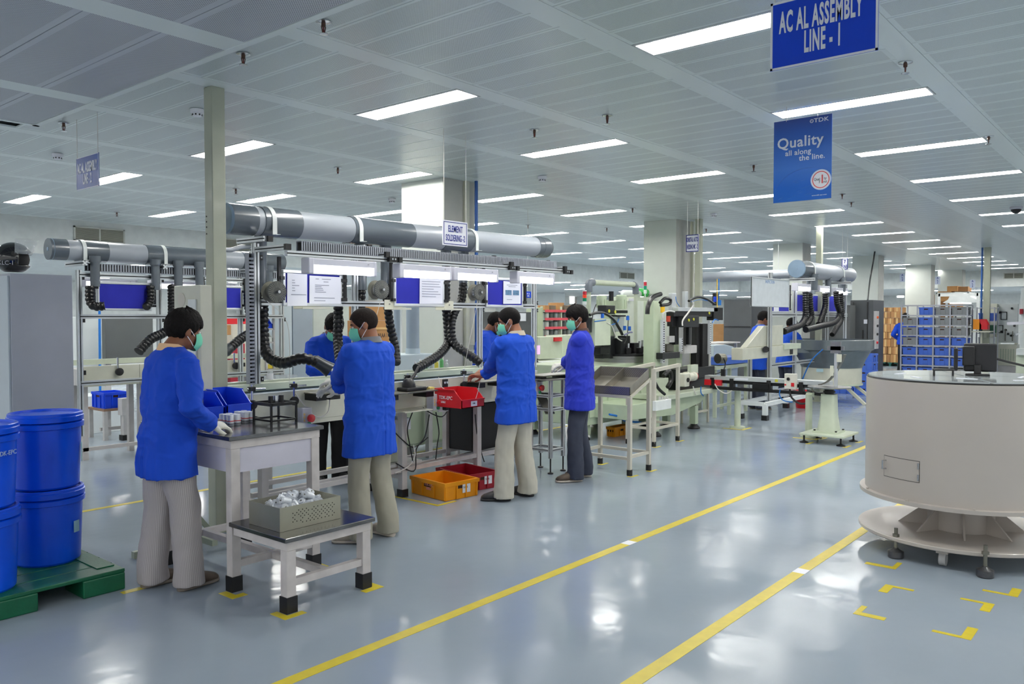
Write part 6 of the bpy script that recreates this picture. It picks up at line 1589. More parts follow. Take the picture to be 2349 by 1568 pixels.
# ---- transfer conveyor towards the bowl feeder
tc_ = T('transfer_conveyor', 'slim black conveyor with silver rail running to the bowl feeder', 'conveyor', (11.0, 4.5, 0))
MB().box(10.93, 11.07, 3.62, 5.42, .70, .76).done('top_rail', ALU, tc_, 0, bev=.004); MB().box(10.95, 11.09, 3.5, 5.42, .655, .70).done('belt_frame', BLKM, tc_, 0)
MB().box(10.94, 11.06, 3.7, 5.3, .56, .60).done('lower_beam', BLACK, tc_, 0)
for y in (4.0, 4.45, 5.0, 5.3): MB().box(10.925, 11.0, y - .03, y + .03, .58, .73).done('clamp', BLACK, tc_, 0)
MB().box(10.91, 10.95, 4.45, 4.68, .60, .68).done('drive_box', BLKM, tc_, 0, bev=.004); MB().box(10.92, 10.95, 5.1, 5.16, .76, .86).done('sensor_post', BLACK, tc_, 0)
MB().box(10.925, 10.93, 4.75, 4.95, .715, .745).done('rail_label', PAPER, tc_, 0); MB().box(10.925, 10.93, 4.32, 4.36, .715, .75).done('yellow_label', M('mark_yellow'), tc_, 0)
for (x, y) in ((11.1, 4.98), (10.85, 3.86)):
    l = MB().cyl((x, y, .03), (x, y, .58), .045, n=16).done('leg', CREAM2, tc_); MB().lathe([(.11, 0), (.11, .025), (.045, .03)], (x, y, 0), n=18).done('foot_flange', CREAM2, l, 30)
    MB().box(min(x, 10.95), max(x, 11.05), y - .04, y + .04, .55, .60).done('leg_head', CREAM2, tc_, 0)
    lmark((x - .16, y - .16), .32, .32, 'yellow square mark under the round leg of the transfer conveyor, %s' % ('left' if y > 4.5 else 'right'), .05)
for y, m_ in ((5.36, REDB), (5.2, REDP)): MB().box(10.90, 10.95, y - .05, y + .05, .62, .70).done('red_unit', m_, tc_, 0)
cb = T('control_box', 'cream control box with a red switch on the slim conveyor', 'switch box', (10.85, 4.1, .62))
q0, q1 = AX(1799, 875, 10.86), AX(1825, 875, 10.86)
MB().box(10.86, 10.93, q1.y, q0.y, AX(1812, 892, 10.86).z, AX(1812, 857, 10.86).z).done('case', M('box_cream', (216, 214, 204), .4), cb, 0, bev=.006)
ym = (q0.y + q1.y) / 2; zm = AX(1812, 874, 10.86).z
MB().cyl((10.86, ym + .02, zm + .03), (10.845, ym + .02, zm + .03), .022, n=12).done('selector', BLACK, cb); MB().box(10.85, 10.86, ym - .06, ym - .02, zm - .07, zm - .02).done('red_switch', REDB, cb, 0); MB().cyl((10.86, ym + .06, zm - .05), (10.85, ym + .06, zm - .05), .012, n=10).done('button', REDB, cb)
for k, (pts, mt) in enumerate((([(1812, 892), (1815, 910), (1835, 925), (1858, 920), (1862, 900), (1850, 893)], CABLE), ([(1790, 893), (1788, 905), (1797, 918), (1820, 922)], BLUET), ([(1640, 880), (1648, 893), (1665, 902), (1680, 895)], CABLEW))):
    o = MB().tube(even_path([AX(a, b, 10.9) for a, b in pts], .03), .014 if k == 0 else .008, 8).done('cable', mt, None, 40, own=True); tag(o, ('black cable loop hanging below the cream control box', 'blue air tube below the cream control box', 'pale cable hanging from the left end of the slim conveyor')[k], 'cable')
# ---- pedestal with flared column
pd2 = T('feeder_pedestal', 'cream green flared pedestal on a square plate with levelling feet', 'pedestal', (10.63, 3.52, 0))
MB().box(10.33, 10.93, 3.24, 3.80, .10, .125).done('base_plate', CREAM2, pd2, 0, bev=.004); MB().box(10.48, 10.80, 3.37, 3.68, .125, .15).done('foot_plate', CREAM2, pd2, 0)
MB().loft([((10.64, 3.525, .15), (.125, 0, 0), (0, .125, 0)), ((10.64, 3.525, .35), (.098, 0, 0), (0, .098, 0)), ((10.64, 3.525, .62), (.088, 0, 0), (0, .088, 0))], 24, 5).done('column', CREAM2, pd2, 40)
MB().cyl((10.64, 3.525, .62), (10.64, 3.525, .70), .06, n=16).done('head', BLACK, pd2); MB().lathe([(.075, .64), (.075, .66), (.06, .66)], (10.64, 3.525, 0), n=18).done('collar', BLACK, pd2)
for x in (10.38, 10.88):
    for y in (3.29, 3.75): 
        f_ = MB().lathe([(.055, 0), (.055, .012), (.012, .03), (.012, .10)], (x, y, 0), n=16).done('levelling_foot', BLKM, pd2, 30)
        lmark((x - .1, y - .1), .2, .05, 'yellow mark under the pedestal foot, %s %s' % ('near' if x < 10.6 else 'far', 'right' if y < 3.5 else 'left'), .035)
for x, y in ((10.5, 3.39), (10.5, 3.66), (10.78, 3.39), (10.78, 3.66)): MB().cyl((x, y, .15), (x, y, .165), .014, n=6).done('bolt', BLACK, pd2)
MB().lathe([(.0001, .70), (.26, .70), (.27, .715), (.0001, .72)], (10.66, 3.53, 0), n=28).done('round_table', STEEL, pd2, 30)
MB().box(10.60, 10.64, 3.42, 3.455, .72, 1.27).done('upright', ALU, pd2, 0); MB().box(10.585, 10.60, 3.37, 3.50, 1.15, 1.30).done('cross_bracket', STEEL, pd2, 0); MB().box(10.585, 10.60, 3.33, 3.54, 1.19, 1.24).done('cross_bracket', STEEL, pd2, 0)
MB().box(10.58, 10.60, 3.36, 3.42, 1.04, 1.14).done('sensor_box', CREAM, pd2, 0); MB().box(10.58, 10.60, 3.46, 3.5, .86, .99).done('sensor_box', CREAM, pd2, 0)
ch = []
for k in range(9): a = k / 8; ch.append(Vector((10.66, 3.66 - .32 * a, .735 + .40 * a * a)))
m = MB()
for p, q in zip(ch, ch[1:]): m.bar(p, q, .1, .012)
m.done('curved_chute', STEELD, pd2, 20)
# ---- vibratory bowl feeder
BXc, BYc = 15.8, 5.2
bf = T('bowl_feeder', 'large grey steel vibratory bowl on a cream drum base', 'feeder', (BXc, BYc, 0))
BS = M('bowl_steel', (112, 120, 124), .3, .5, var=.1)
MB().lathe([(.55, .66), (.60, .80), (.70, .98), (.745, 1.0), (.745, 1.18), (.735, 1.185), (.735, 1.02), (.60, .9), (.0001, .88)], (BXc, BYc, 0), n=48).done('bowl', BS, bf, 30)
MB().lathe([(.54, .36), (.54, .735), (.50, .74), (.50, .80)], (BXc, BYc, 0), n=48).done('drum_base', CREAM, bf, 30)
MB().lathe([(.56, .33), (.56, .36), (.0001, .36)], (BXc, BYc, 0), n=40).done('base_ring', CREAM2, bf, 30)
vd = Vector((BXc, BYc, 0)).normalized(); sdv = Vector((vd.y, -vd.x, 0))
for s, o_ in ((-.5, .1), (.5, -.2), (.28, -.45), (-.28, -.45)):
    MB().bar(Vector((BXc, BYc, .34)) + sdv * s * .8 + vd * o_ * .6, Vector((BXc, BYc, .0)) + sdv * (s * 1.1 + .28) + vd * o_ * 1.1, .05, .05).done('splayed_leg', CREAM, bf, 0)
MB().cbox(Vector((BXc, BYc, .62)) - vd * .545 - sdv * .2, (.12, .006, .06), Matrix((sdv, vd, Vector((0, 0, 1)))).transposed()).done('maker_label', M('label_pale_blue', (176, 206, 216), .5), bf, 0)
MB().tube(even_path([Vector((BXc, BYc, 1.02)) - vd * .76 - sdv * .15, Vector((BXc, BYc, .8)) - vd * .72 - sdv * .35, Vector((BXc, BYc, .45)) - vd * .6 - sdv * .5], .05), .012, 8).done('air_hose', BLUET, bf)
MB().cbox(Vector((BXc, BYc, 1.06)) - vd * .56 - sdv * .48, (.5, .01, .24), Matrix((sdv, vd, Vector((0, 0, 1)))).transposed()).done('apron_plate', BS, bf, 0)
for k, (u, v) in enumerate(((-.05, .5), (.3, .4))): pass
# ---- far soldering station
YS = 5.35
def SXp(px, Y=YS): return AY(px, 760, Y).x
def SZ(px, py, Y=YS): return AY(px, py, Y).z
fs_ = T('far_station', 'aluminium soldering station with hoses beyond the pick and place machine', 'workstation', (13.6, YS, 0))
wf_ = M('frame_white', (222, 226, 226), .4)
bx0, bx1, by0, by1 = 12.2, 14.1, 5.02, 5.42
for a, b in (((bx0, by0), (bx1, by0)), ((bx1, by0), (bx1, by1)), ((bx1, by1), (bx0, by1)), ((bx0, by1), (bx0, by0))): MB().bar((*a, .25), (*b, .25), .06).done('base_rail', wf_, fs_, 0)
for x in (bx0, bx1):
    for y in (by0, by1): l = MB().box(x - .035, x + .035, y - .035, y + .035, .05, .25).done('base_leg', wf_, fs_, 0); MB().box(x - .045, x + .045, y - .045, y + .045, 0, .08).done('foot_cap', BLACK, l, 0)
pzf = 2.47
for px, z0, z1 in ((1721, .3, 1.15), (1766, .28, pzf - .15), (1823, .3, pzf - .25), (1897, .6, pzf - .2), (1938, .9, pzf - .2)):
    Yq = 5.1 if px == 1766 else YS
    slotbar('upright', (SXp(px, Yq), Yq, z0), (SXp(px, Yq), Yq, z1), fs_, .055)
for z in (SZ(1850, 722), SZ(1850, 828), SZ(1760, 900)): slotbar('cross_rail', (SXp(1766), YS, z), (SXp(1940), YS, z), fs_, .06)
slotbar('cross_rail', (SXp(1721), YS, .55), (SXp(1766), YS, .55), fs_, .05); slotbar('cross_rail', (SXp(1721), YS, .98), (SXp(1766), YS, .98), fs_, .05)
for px in (1829, 1915): x = SXp(px); slotbar('pipe_rest', (x, YS - .3, pzf - .19), (x, YS + .3, pzf - .19), fs_, .05)
fp = pipe_duct('extraction_pipe', 'grey extraction pipe over the far soldering station', SXp(1826), SXp(1946), YS, pzf, .155, [(SXp(1826), SXp(1846), PVCD, .004), (SXp(1846), SXp(1858), PVCL, 0), (SXp(1858), SXp(1946), PVCL, -.002)], clamps=(SXp(1848), SXp(1916)))
for px, z0, dy in ((1848, 2.1, -.15), (1857, 1.98, 0), (1892, 2.0, -.05), (1917, 2.1, -.12), (1928, 1.98, 0)): outlet(SXp(px), YS + dy, z0, pzf - .08, .06, fp, (PVCD, PVCL)[px == 1857])
for pts, y, lab in (([(1848, 668), (1848, 700), (1847, 728), (1836, 745), (1818, 752), (1798, 760)], 5.15, 'far station hose bending left to the cream housing'), ([(1857, 672), (1859, 700), (1861, 725), (1852, 742), (1846, 750)], 5.3, 'far station hose second from the left'), ([(1893, 672), (1893, 700), (1887, 722), (1878, 744)], 5.25, 'far station hose in the middle'), ([(1918, 668), (1920, 695), (1926, 718), (1915, 738), (1885, 747), (1848, 756)], 5.1, 'far station hose sweeping left above the bowl'), ([(1928, 672), (1930, 700), (1930, 730), (1918, 752), (1908, 768)], 5.2, 'far station hose with an open end above the bowl')):
    hose([AY(a, b, y) for a, b in pts], .055, lab)
bench_lamp(SXp(1808), SXp(1840), YS - .1, SZ(1824, 668), SZ(1824, 650), 'lit tube lamp at the far station, left'); bench_lamp(SXp(1860), SXp(1884), YS - .1, SZ(1872, 670), SZ(1872, 655), 'lit tube lamp at the far station, middle'); bench_lamp(SXp(1898), SXp(1926), YS - .1, SZ(1912, 676), SZ(1912, 660), 'lit tube lamp at the far station, right')
board(SXp(1776), SXp(1817), SZ(1797, 717), SZ(1797, 665), YS + .06, 'blue pin board behind the far whiteboard', [(SXp(1780), SXp(1792), SZ(1786, 714), SZ(1786, 700), ('small white note on the far blue board', []))])
board(SXp(1833), SXp(1888), SZ(1860, 717), SZ(1860, 674), YS + .06, 'blue pin board behind the far hoses, middle', []); board(SXp(1903), SXp(1932), SZ(1917, 717), SZ(1917, 676), YS + .06, 'blue pin board behind the far hoses, right', [])
# whiteboard on the near upright
wx0, wx1 = AY(1722, 670, 5.0).x, AY(1808, 670, 5.0).x; wz0, wz1 = AY(1766, 704, 5.0).z, AY(1766, 638, 5.0).z
wb = T('whiteboard', 'plain whiteboard on the aluminium upright before the far station', 'whiteboard', ((wx0 + wx1) / 2, 5.0, wz0))
MB().box(wx0, wx1, 4.985, 5.0, wz0, wz1).done('panel', M('board_white', (214, 220, 224), .35, var=.05, vs=9), wb, 0)
for a in ((wx0, wx1, wz1 - .02, wz1), (wx0, wx1, wz0, wz0 + .02), (wx0, wx0 + .025, wz0, wz1), (wx1 - .025, wx1, wz0, wz1)): MB().box(a[0], a[1], 4.975, 5.005, a[2], a[3]).done('frame_rail', ALU, wb, 0, bev=.006)
text_mesh('heading', 'INSPECTION', M('print_pale_blue', (130, 160, 200), .5), wb, ((wx0 + wx1) / 2 - .05, 4.984, wz1 - .06), (1, 0, 0), (0, 0, 1), .07, sx=.9)
# housing and worktop of the station
hs = T('machine_hood', 'cream slanted machine hood in front of the seated far workers', 'machine', (SXp(1756, 5.15), 5.2, .95))
ha, hb_, hm_ = SXp(1712, 5.15), SXp(1797, 5.15), SXp(1752, 5.15)
MB().prism([(ha, 5.15, SZ(1740, 795, 5.15)), (hb_, 5.15, SZ(1740, 795, 5.15)), (hb_, 5.15, SZ(1740, 747, 5.15)), (hm_, 5.15, SZ(1740, 747, 5.15))], (0, .1, 0)).done('hood', CREAM, hs, 0, bev=.008)
cv3 = T('conveyor_bench', 'cream conveyor worktop of the far soldering station', 'conveyor', (SXp(1765), 5.2, .8))
MB().box(SXp(1704, 5.12), SXp(1830, 5.12), 5.12, 5.30, SZ(1765, 820, 5.12), SZ(1765, 794, 5.12)).done('body', CREAM, cv3, 0, bev=.006); MB().box(SXp(1797, 5.12), SXp(1835, 5.12), 5.1, 5.34, SZ(1815, 800, 5.12), SZ(1815, 788, 5.12)).done('guide', CREAM2, cv3, 0)
MB().cyl(AY(1757, 801, 5.11), AY(1757, 801, 5.05), .05, n=12).done('drive_knob', BLACK, cv3); MB().box(SXp(1815, 5.1), SXp(1821, 5.1), 5.11, 5.12, SZ(1818, 812, 5.1), SZ(1818, 798, 5.1)).done('joint_plate', BLACK, cv3, 0)
lb = pb(1655, 1716, 818, 834, 5.75, .35, 'blue_tray', BLUEC, 'pale blue crate on the table left of the far station', 'crate')
tt = T('low_table', 'pale table with a blue crate left of the far station', 'table', (SXp(1685, 5.9), 5.95, 0))
zt = SZ(1685, 835, 5.75) - .004
MB().box(SXp(1640, 5.75), SXp(1722, 5.75), 5.72, 6.3, zt - .05, zt).done('top', CREAM2, tt, 0)
for px in (1645, 1678, 1716):
    for y in (5.78, 6.22): MB().box(SXp(px, 5.75) - .025, SXp(px, 5.75) + .025, y - .025, y + .025, 0, zt - .05).done('leg', CREAM2, tt, 0)
MB().box(SXp(1645, 5.75), SXp(1716, 5.75), 5.76, 5.79, .16, .2).done('stretcher', CREAM2, tt, 0); MB().box(SXp(1640, 5.75), SXp(1705, 5.75), 5.8, 6.2, zt + .35, zt + .37).done('upper_shelf', GREYW, tt, 0)
for px in (1642, 1702): MB().box(SXp(px, 5.75) - .02, SXp(px, 5.75) + .02, 5.84, 5.88, zt, zt + .35).done('shelf_post', GREYW, tt, 0)
wm = T('rounded_machine', 'white rounded machine cover left of the far seated worker', 'machine', (SXp(1665, 6.8), 6.9, 0))
xa, xb = SXp(1638, 6.8), SXp(1695, 6.8); zz = SZ(1660, 790, 6.8)
MB().prism([(xa, 6.8, .6), (xb, 6.8, .6), (xb, 6.8, zz - .2), (xb - .25, 6.8, zz - .05), (xb - .6, 6.8, zz), (xa, 6.8, zz)], (0, .5, 0)).done('cover', BG1, wm, 0, bev=.01); MB().box(xa, xb, 6.82, 7.28, 0, .6).done('base', BG2, wm, 0)
def pbx(py0, py1, pxl, pxr, X, d, name, mat, label, cat, floor=False, group=None):
    """a box whose visible face stands in the plane X"""
    y1, y0 = AX(pxl, 750, X).y, AX(pxr, 750, X).y; pm_ = (pxl + pxr) / 2
    z1 = AX(pm_, py0, X).z; z0 = 0 if floor else AX(pm_, py1, X).z
    t = T(name, label, cat, (X + d / 2, (y0 + y1) / 2, z0), group)
    MB().box(X, X + d, y0, y1, z0, z1).done('body', mat, t, 0, bev=.004)
    return t, y0, y1, z0, z1
t, y0, y1, z0, z1 = pbx(686, 800, 1660, 1724, 17.0, .6, 'dark_cabinet', DKCAB, 'dark grey cabinet behind the seated far worker', 'cabinet', True)
MB().box(16.985, 17.0, y0 + .02, y1 - .02, z1 - .62, z1 - .60).done('seam', BLACK, t, 0)
t, y0, y1, z0, z1 = pbx(688, 866, 1950, 2002, 20.2, .9, 'dark_cabinet', DKCAB, 'dark grey double door cabinet right of the far hoses', 'cabinet', True)
for yy in (y0 + .45, y1 - .4): MB().box(20.185, 20.2, yy - .01, yy + .01, .1, z1 - .05).done('door_gap', BLACK, t, 0)
MB().box(20.17, 20.19, y0 + .2, y0 + .23, 1.05, 1.3).done('handle', BLACK, t, 0); MB().box(20.18, 20.2, y0 + .12, y0 + .2, 1.45, 1.55).done('label', PAPER, t, 0)
sp_ = T('switch_panel', 'narrow switch panel on the side of the dark double door cabinet', 'control panel', (20.3, y0 - .03, 1.0))
MB().box(20.25, 20.55, y0 - .04, y0 - .001, .85, 1.75).done('plate', GREYW, sp_, 0)
for k, c_ in enumerate((M('knob_orange', (226, 96, 40), .4), BLACK, BLACK, REDB)): MB().cyl((20.4, y0 - .04, 1.6 - .2 * k), (20.4, y0 - .07, 1.6 - .2 * k), .03, n=10).done('knob', c_, sp_)
pbx(690, 800, 1722, 1800, 19.5, .5, 'dark_cabinet', DKCAB, 'dark grey cabinet behind the far blue boards', 'cabinet', True); pbx(700, 800, 1800, 1950, 19.8, .4, 'grey_screen', M('screen_mid_grey', (96, 98, 98), .5), 'long grey screen behind the far hoses', 'screen', True)
for k, (a, b) in enumerate(((743, 768), (768, 790))): pbx(a, b, 1636, 1661, 17.6, .4, 'carton', CARD, 'brown carton left of the dark cabinet, %s of two' % ('upper', 'lower')[k], 'carton')
crs = T('carton_stand', 'grey stand below the two cartons beside the dark cabinet', 'stand', (17.8, AX(1648, 750, 17.6).y, 0))
ya, yb_ = AX(1661, 750, 17.6).y, AX(1636, 750, 17.6).y; zt = AX(1648, 790, 17.6).z - .005
MB().box(17.55, 18.05, ya, yb_, zt - .04, zt).done('top', GREYW, crs, 0)
for x in (17.6, 18.0):
    for y in (ya + .03, yb_ - .03): MB().box(x - .02, x + .02, y - .02, y + .02, 0, zt - .04).done('leg', GREYW, crs, 0)
# long horizontal duct crossing behind the wide column
XP = 18.2; ya, yb_ = AX(1815, 632, XP).y, AX(1585, 632, XP).y; zz = AX(1700, 633, XP).z
dp = T('cross_duct', 'long grey duct crossing behind the orbital column to the far station', 'pipe', (XP, (ya + yb_) / 2, zz)); MB().cyl((XP, ya, zz), (XP, yb_ + .4, zz), .12, n=24).done('duct', PVCL, dp)
for y in (ya + .3, yb_ - .2): MB().cyl((XP, y, zz), (XP, y, CZ), .006, n=6).done('hanger', ALU, dp)
o = MB().tube(even_path([AX(2008, 568, 22.5), AX(2003, 600, 22.5), AX(1996, 640, 22.4), AX(1990, 690, 21.0)], .1), .02, 8).done('cable', CABLE, None, 40, own=True); tag(o, 'black cable slung from the ceiling to the dark double door cabinet', 'cable')
for px, y0_, y1_, X_, mt, lab in ((1645, 640, 705, 11.4, M('pole_yellow', (206, 170, 60), .4), 'thin yellow rod above the pick and place machine'), (1649, 640, 700, 11.45, BLUET, 'thin blue tube above the pick and place machine')):
    o = MB().cyl(AX(px, y1_, X_), AX(px, y0_, X_), .008, n=6).done('air_line', mt, None, 40, own=True); tag(o, lab, 'air line')
# blue crate stacks, red bucket
for k in range(5):
    crate(17.4, 17.85, 4.92, 5.28, k * .17, .168, BLUEC, 'blue crate in the stack behind the bowl feeder, %s from the floor' % ORD[k], group='blue crates behind the bowl feeder')
for k in range(6):
    crate(17.5, 17.9, 5.32, 5.75, k * .17, .168, BLUEC, 'blue crate in the taller stack behind the bowl feeder, %s from the floor' % ORD[k], group='blue crates behind the bowl feeder')
q = AZ(1840, 935); bk = T('bucket', 'red bucket on the floor below the cream control box', 'bucket', (q.x, q.y, 0))
MB().lathe([(.10, 0), (.105, .01), (.13, .30), (.14, .31), (.13, .315), (.12, .3), (.095, .02), (.0001, .02)], (q.x, q.y, 0), n=28).done('pail', M('bucket_red', (206, 22, 36), .35), bk, 30)
MB().tube([Vector((q.x, q.y, .30)) + RT * (.135 * math.cos(a)) + Vector((0, 0, -.12 * math.sin(a))) - FW * .03 for a in [i * PI / 10 for i in range(11)]], .005, 6).done('handle', CABLEW, bk)
# ---- cartons on a pallet beyond the broad column
XC = 28.2; cy0, cy1 = AX(2064, 800, XC).y, AX(2020, 800, XC).y
pt = T('pallet', 'dark green pallet under the far cartons', 'pallet', (XC + .4, (cy0 + cy1) / 2, 0))
for k in range(3): MB().box(XC - .02, XC + .8, cy0 + (cy1 - cy0) * k / 3 + .03, cy0 + (cy1 - cy0) * (k + 1) / 3 - .03, .09, .12).done('deck_board', M('pallet_dark_green', (20, 84, 76), .6), pt, 0)
for k in range(3): MB().box(XC, XC + .78, cy0 + (cy1 - cy0) * k / 2.3, cy0 + (cy1 - cy0) * k / 2.3 + .07, 0, .09).done('skid', M('pallet_dark_green'), pt, 0)
rc = random.Random(9); n = 0
cc = [M('cardboard'), M('cardboard_warm', (186, 138, 88), .8), M('cardboard_dark', (150, 110, 72), .8)]
zz = .122
for lev, h in enumerate((.27, .24, .26, .22, .26, .2, .2, .14)):
    k = 3 if lev % 2 else 2
    for j in range(k):
        a, b = cy0 + (cy1 - cy0) * j / k, cy0 + (cy1 - cy0) * (j + 1) / k
        hh = h * (.97 if j % 2 else .99)
        t = T('carton', 'brown carton in the far pallet stack, row %s from the floor, %s from the right' % (ORD[lev], ORD[j]), 'carton', (XC + .35, (a + b) / 2, zz), 'cartons on the far pallet')
        MB().box(XC + rc.uniform(0, .05), XC + .7, a + .006, b - .006, zz, zz + hh).done('box', cc[(lev + j * 2) % 3], t, 0)
        MB().box(XC - .002, XC + .02, (a + b) / 2 - .03, (a + b) / 2 + .03, zz + .01, zz + hh - .01).done('tape', CARDL, t, 0)
    zz += h + .001
# ---- crate rack
RX = 22.4; ry0, ry1 = AX(2218, 780, RX).y, AX(2067, 780, RX).y; RZ0, RZ1 = .12, 1.90
rk = T('crate_rack', 'grey steel rack holding blue and grey crates behind the drum machine', 'rack', (RX + .3, (ry0 + ry1) / 2, 0))
RM = M('rack_grey', (176, 178, 186), .4, .2)
for k in range(5):
    y = ry0 + (ry1 - ry0) * k / 4
    for x in (RX, RX + .6): MB().box(x - .015, x + .015, y - .017, y + .017, 0, RZ1).done('post', RM, rk, 0)
rowh = (RZ1 - RZ0) / 7
for k in range(8):
    z = RZ0 + rowh * k
    MB().box(RX - .018, RX + .016, ry0, ry1, z - .016, z + .016).done('beam', RM, rk, 0); MB().box(RX + .58, RX + .61, ry0, ry1, z - .012, z + .012).done('beam', RM, rk, 0)
    for j in range(5): y = ry0 + (ry1 - ry0) * j / 4; MB().box(RX + .016, RX + .58, y - .012, y + .012, z - .012, z + .012).done('runner', RM, rk, 0)
LAY = ['.bgg', 'gbgg', 'gbgg', 'gbbb', 'bbbb', 'bbbb', 'bbgg']
protoC = {}
for r, row in enumerate(LAY):
    z = RZ1 - rowh * (r + 1) + .017
    for c, ch_ in enumerate(row):
        if ch_ == '.': continue
        y1_ = ry1 - (ry1 - ry0) * c / 4 - .022; y0_ = y1_ - (ry1 - ry0) / 4 + .044
        lab = '%s crate in the steel rack, %s shelf from the top, %s column from the left' % ('blue' if ch_ == 'b' else 'grey', ORD[r], ORD[c])
        if ch_ not in protoC: protoC[ch_] = crate(RX + .02, RX + .56, y0_, y1_, z, .19, BLUEC if ch_ == 'b' else GREYC, lab, group='crates in the steel rack')
        else: copy_tree(protoC[ch_], (RX + .29, (y0_ + y1_) / 2, z), None, lab)
r2 = T('wire_trolley', 'grey wire trolley beside the crate rack', 'trolley', (RX + .5, ry0 - .35, 0))
for y in (ry0 - .12, ry0 - .5):
    for x in (RX + .5, RX + 1.0): MB().cyl((x, y, 0), (x, y, 1.85), .016, n=8).done('post', RM, r2)
for z in (.3, .6, .9, 1.2, 1.5, 1.83): MB().bar((RX + .5, ry0 - .12, z), (RX + .5, ry0 - .5, z), .02).done('rail', RM, r2, 0); MB().box(RX + .5, RX + 1.0, ry0 - .5, ry0 - .12, z - .01, z).done('shelf_board', RM, r2, 0)
for k, (z, m_, nm) in enumerate(((1.505, BLUEC, 'blue'), (1.205, M('case_green', (60, 110, 90), .5), 'green'), (.905, WHITE, 'white'), (.605, GREYC, 'grey'))): crate(RX + .55, RX + .95, ry0 - .48, ry0 - .14, z, .2, m_, nm + ' box on the wire trolley beside the crate rack', group='boxes on the wire trolley')
for k, (px, m_, nm) in enumerate(((2243, M('bin_orange', (240, 150, 30), .5), 'orange'), (2258, REDP, 'red'))):
    q = AX(px, 755, 22.6); stack_bin(22.5, 22.75, q.y - .09, q.y + .09, q.z, .24, nm + ' open bin on a small shelf beside the cream post', m_, group='bins beside the cream post')
q = AX(2251, 756, 22.6); ps = T('post_shelf', 'small cream shelf under the orange and red bins', 'shelf', (22.65, q.y, q.z)); MB().box(22.45, 22.86, q.y - .22, q.y + .2, q.z - .06, q.z - .028).done('board', CREAM, ps, 0); MB().box(22.84, 22.88, 3.78, 3.84, q.z - .2, q.z - .03).done('bracket', CREAM, ps, 0); MB().box(22.6, 22.66, q.y - .02, q.y + .02, 0, q.z - .06).done('leg', CREAM, ps, 0)
# ---- far right machinery and cartons
pbx(676, 860, 2136, 2172, 31.0, 1.0, 'carton_stack', cc[2], 'tall dark brown carton pile behind the crate rack', 'carton', True)
for k, (a, b, c, d) in enumerate(((668, 690, 2150, 2180), (656, 668, 2171, 2195), (657, 668, 2196, 2219), (690, 705, 2170, 2200))):
    pbx(a, b, c, d, 30.5 + .1 * k, .6, 'carton', cc[k % 3], 'brown carton high above the crate rack, %s' % ('left', 'upper middle', 'upper right', 'lower right')[k], 'carton')
cst = T('storage_shelf', 'white shelf under the brown cartons behind the crate rack', 'shelf', (30.9, 5.3, 0))
ya, yb_ = AX(2222, 680, 30.5).y, AX(2148, 680, 30.5).y
for z in (AX(2180, 669, 30.5).z - .02, AX(2180, 706, 30.5).z - .02): MB().box(30.45, 31.5, ya, yb_, z - .05, z).done('shelf_board', WHITE, cst, 0)
for y in (ya, yb_): MB().box(30.45, 30.5, y - .03, y + .03, 0, AX(2180, 669, 30.5).z).done('post', WHITE, cst, 0)
hd = T('fume_hood', 'white sloping hood with a lamp above the crate rack', 'hood', (27.5, 4.6, 1.7))
XQ = 27.0; ya, yb_ = AX(2245, 690, XQ).y, AX(2162, 690, XQ).y; z0, z1 = AX(2200, 694, XQ).z, AX(2200, 671, XQ).z
MB().prism([(XQ, ya, z0), (XQ, yb_, z0), (XQ, yb_ - .15, z0 + .1), (XQ, (ya + yb_) / 2 + .25, z1), (XQ, (ya + yb_) / 2 - .05, z1), (XQ, ya, z0 + .06)], (1.0, 0, 0)).done('canopy', WHITE, hd, 0)
for y in (ya + .03, yb_ - .03): MB().box(XQ + .4, XQ + .46, y - .03, y + .03, 0, z0).done('post', WHITE, hd, 0)
MB().box(XQ - .01, XQ + .4, yb_ - .7, yb_ - .2, z0 - .03, z0 - .002).done('lamp', WINL, hd, 0)
gw = T('white_gate_frame', 'white portal frame right of the white hood', 'frame', (25.5, 3.9, 0)); 
ya = AX(2244, 700, 25.5).y; zz = AX(2235, 672, 25.5).z
MB().box(25.47, 25.53, ya - .04, ya + .04, 0, zz).box(25.47, 25.53, ya, ya + 1.0, zz - .08, zz).box(25.47, 25.53, ya + .95, ya + 1.02, 0, zz).done('frame_bar', WHITE, gw, 0)
XT = 23.6
t, y0, y1, z0, z1 = pbx(696, 830, 2268, 2286, XT + .1, .6, 'control_cabinet', CREAM, 'cream cabinet edge beside the post at the right', 'cabinet', True); MB().box(XT + .08, XT + .1, y0 + .03, y0 + .05, 1.0, 1.25).done('handle', BLACK, t, 0)
t, y0, y1, z0, z1 = pbx(697, 786, 2284, 2334, XT + .3, .15, 'instrument_panel', M('panel_white', (212, 216, 214), .4), 'white instrument panel with gauges at the far right', 'control panel')
MB().box(XT + .32, XT + .43, y0, y0 + .06, 0, z0).box(XT + .32, XT + .43, y1 - .06, y1, 0, z0).done('support', CREAM, t, 0)
rg = random.Random(4)
for k in range(9):
    y, z = y0 + (y1 - y0) * rg.uniform(.08, .92), z0 + (z1 - z0) * rg.uniform(.1, .95); MB().cyl((XT + .3, y, z), (XT + .27, y, z), .028, n=10).done('gauge', BLACK, t)
for y, z in ((y1 - .1, z0 + .35), (y0 + .3, z1 - .3)):
    for a in ((y - .07, y + .07, z - .1, z - .085), (y - .07, y + .07, z + .085, z + .1), (y - .07, y - .055, z - .1, z + .1), (y + .055, y + .07, z - .1, z + .1)): MB().box(XT + .28, XT + .3, *a).done('gauge_frame', BLKM, t, 0)
for k in range(4): MB().cyl((XT + .27, y0 + .1 + k * .16, z0 + .05), (XT + .27, y0 + .1 + k * .16, z0 + .3 + .05 * (k % 2)), .012, n=6).done('pipe', STEELD, t)
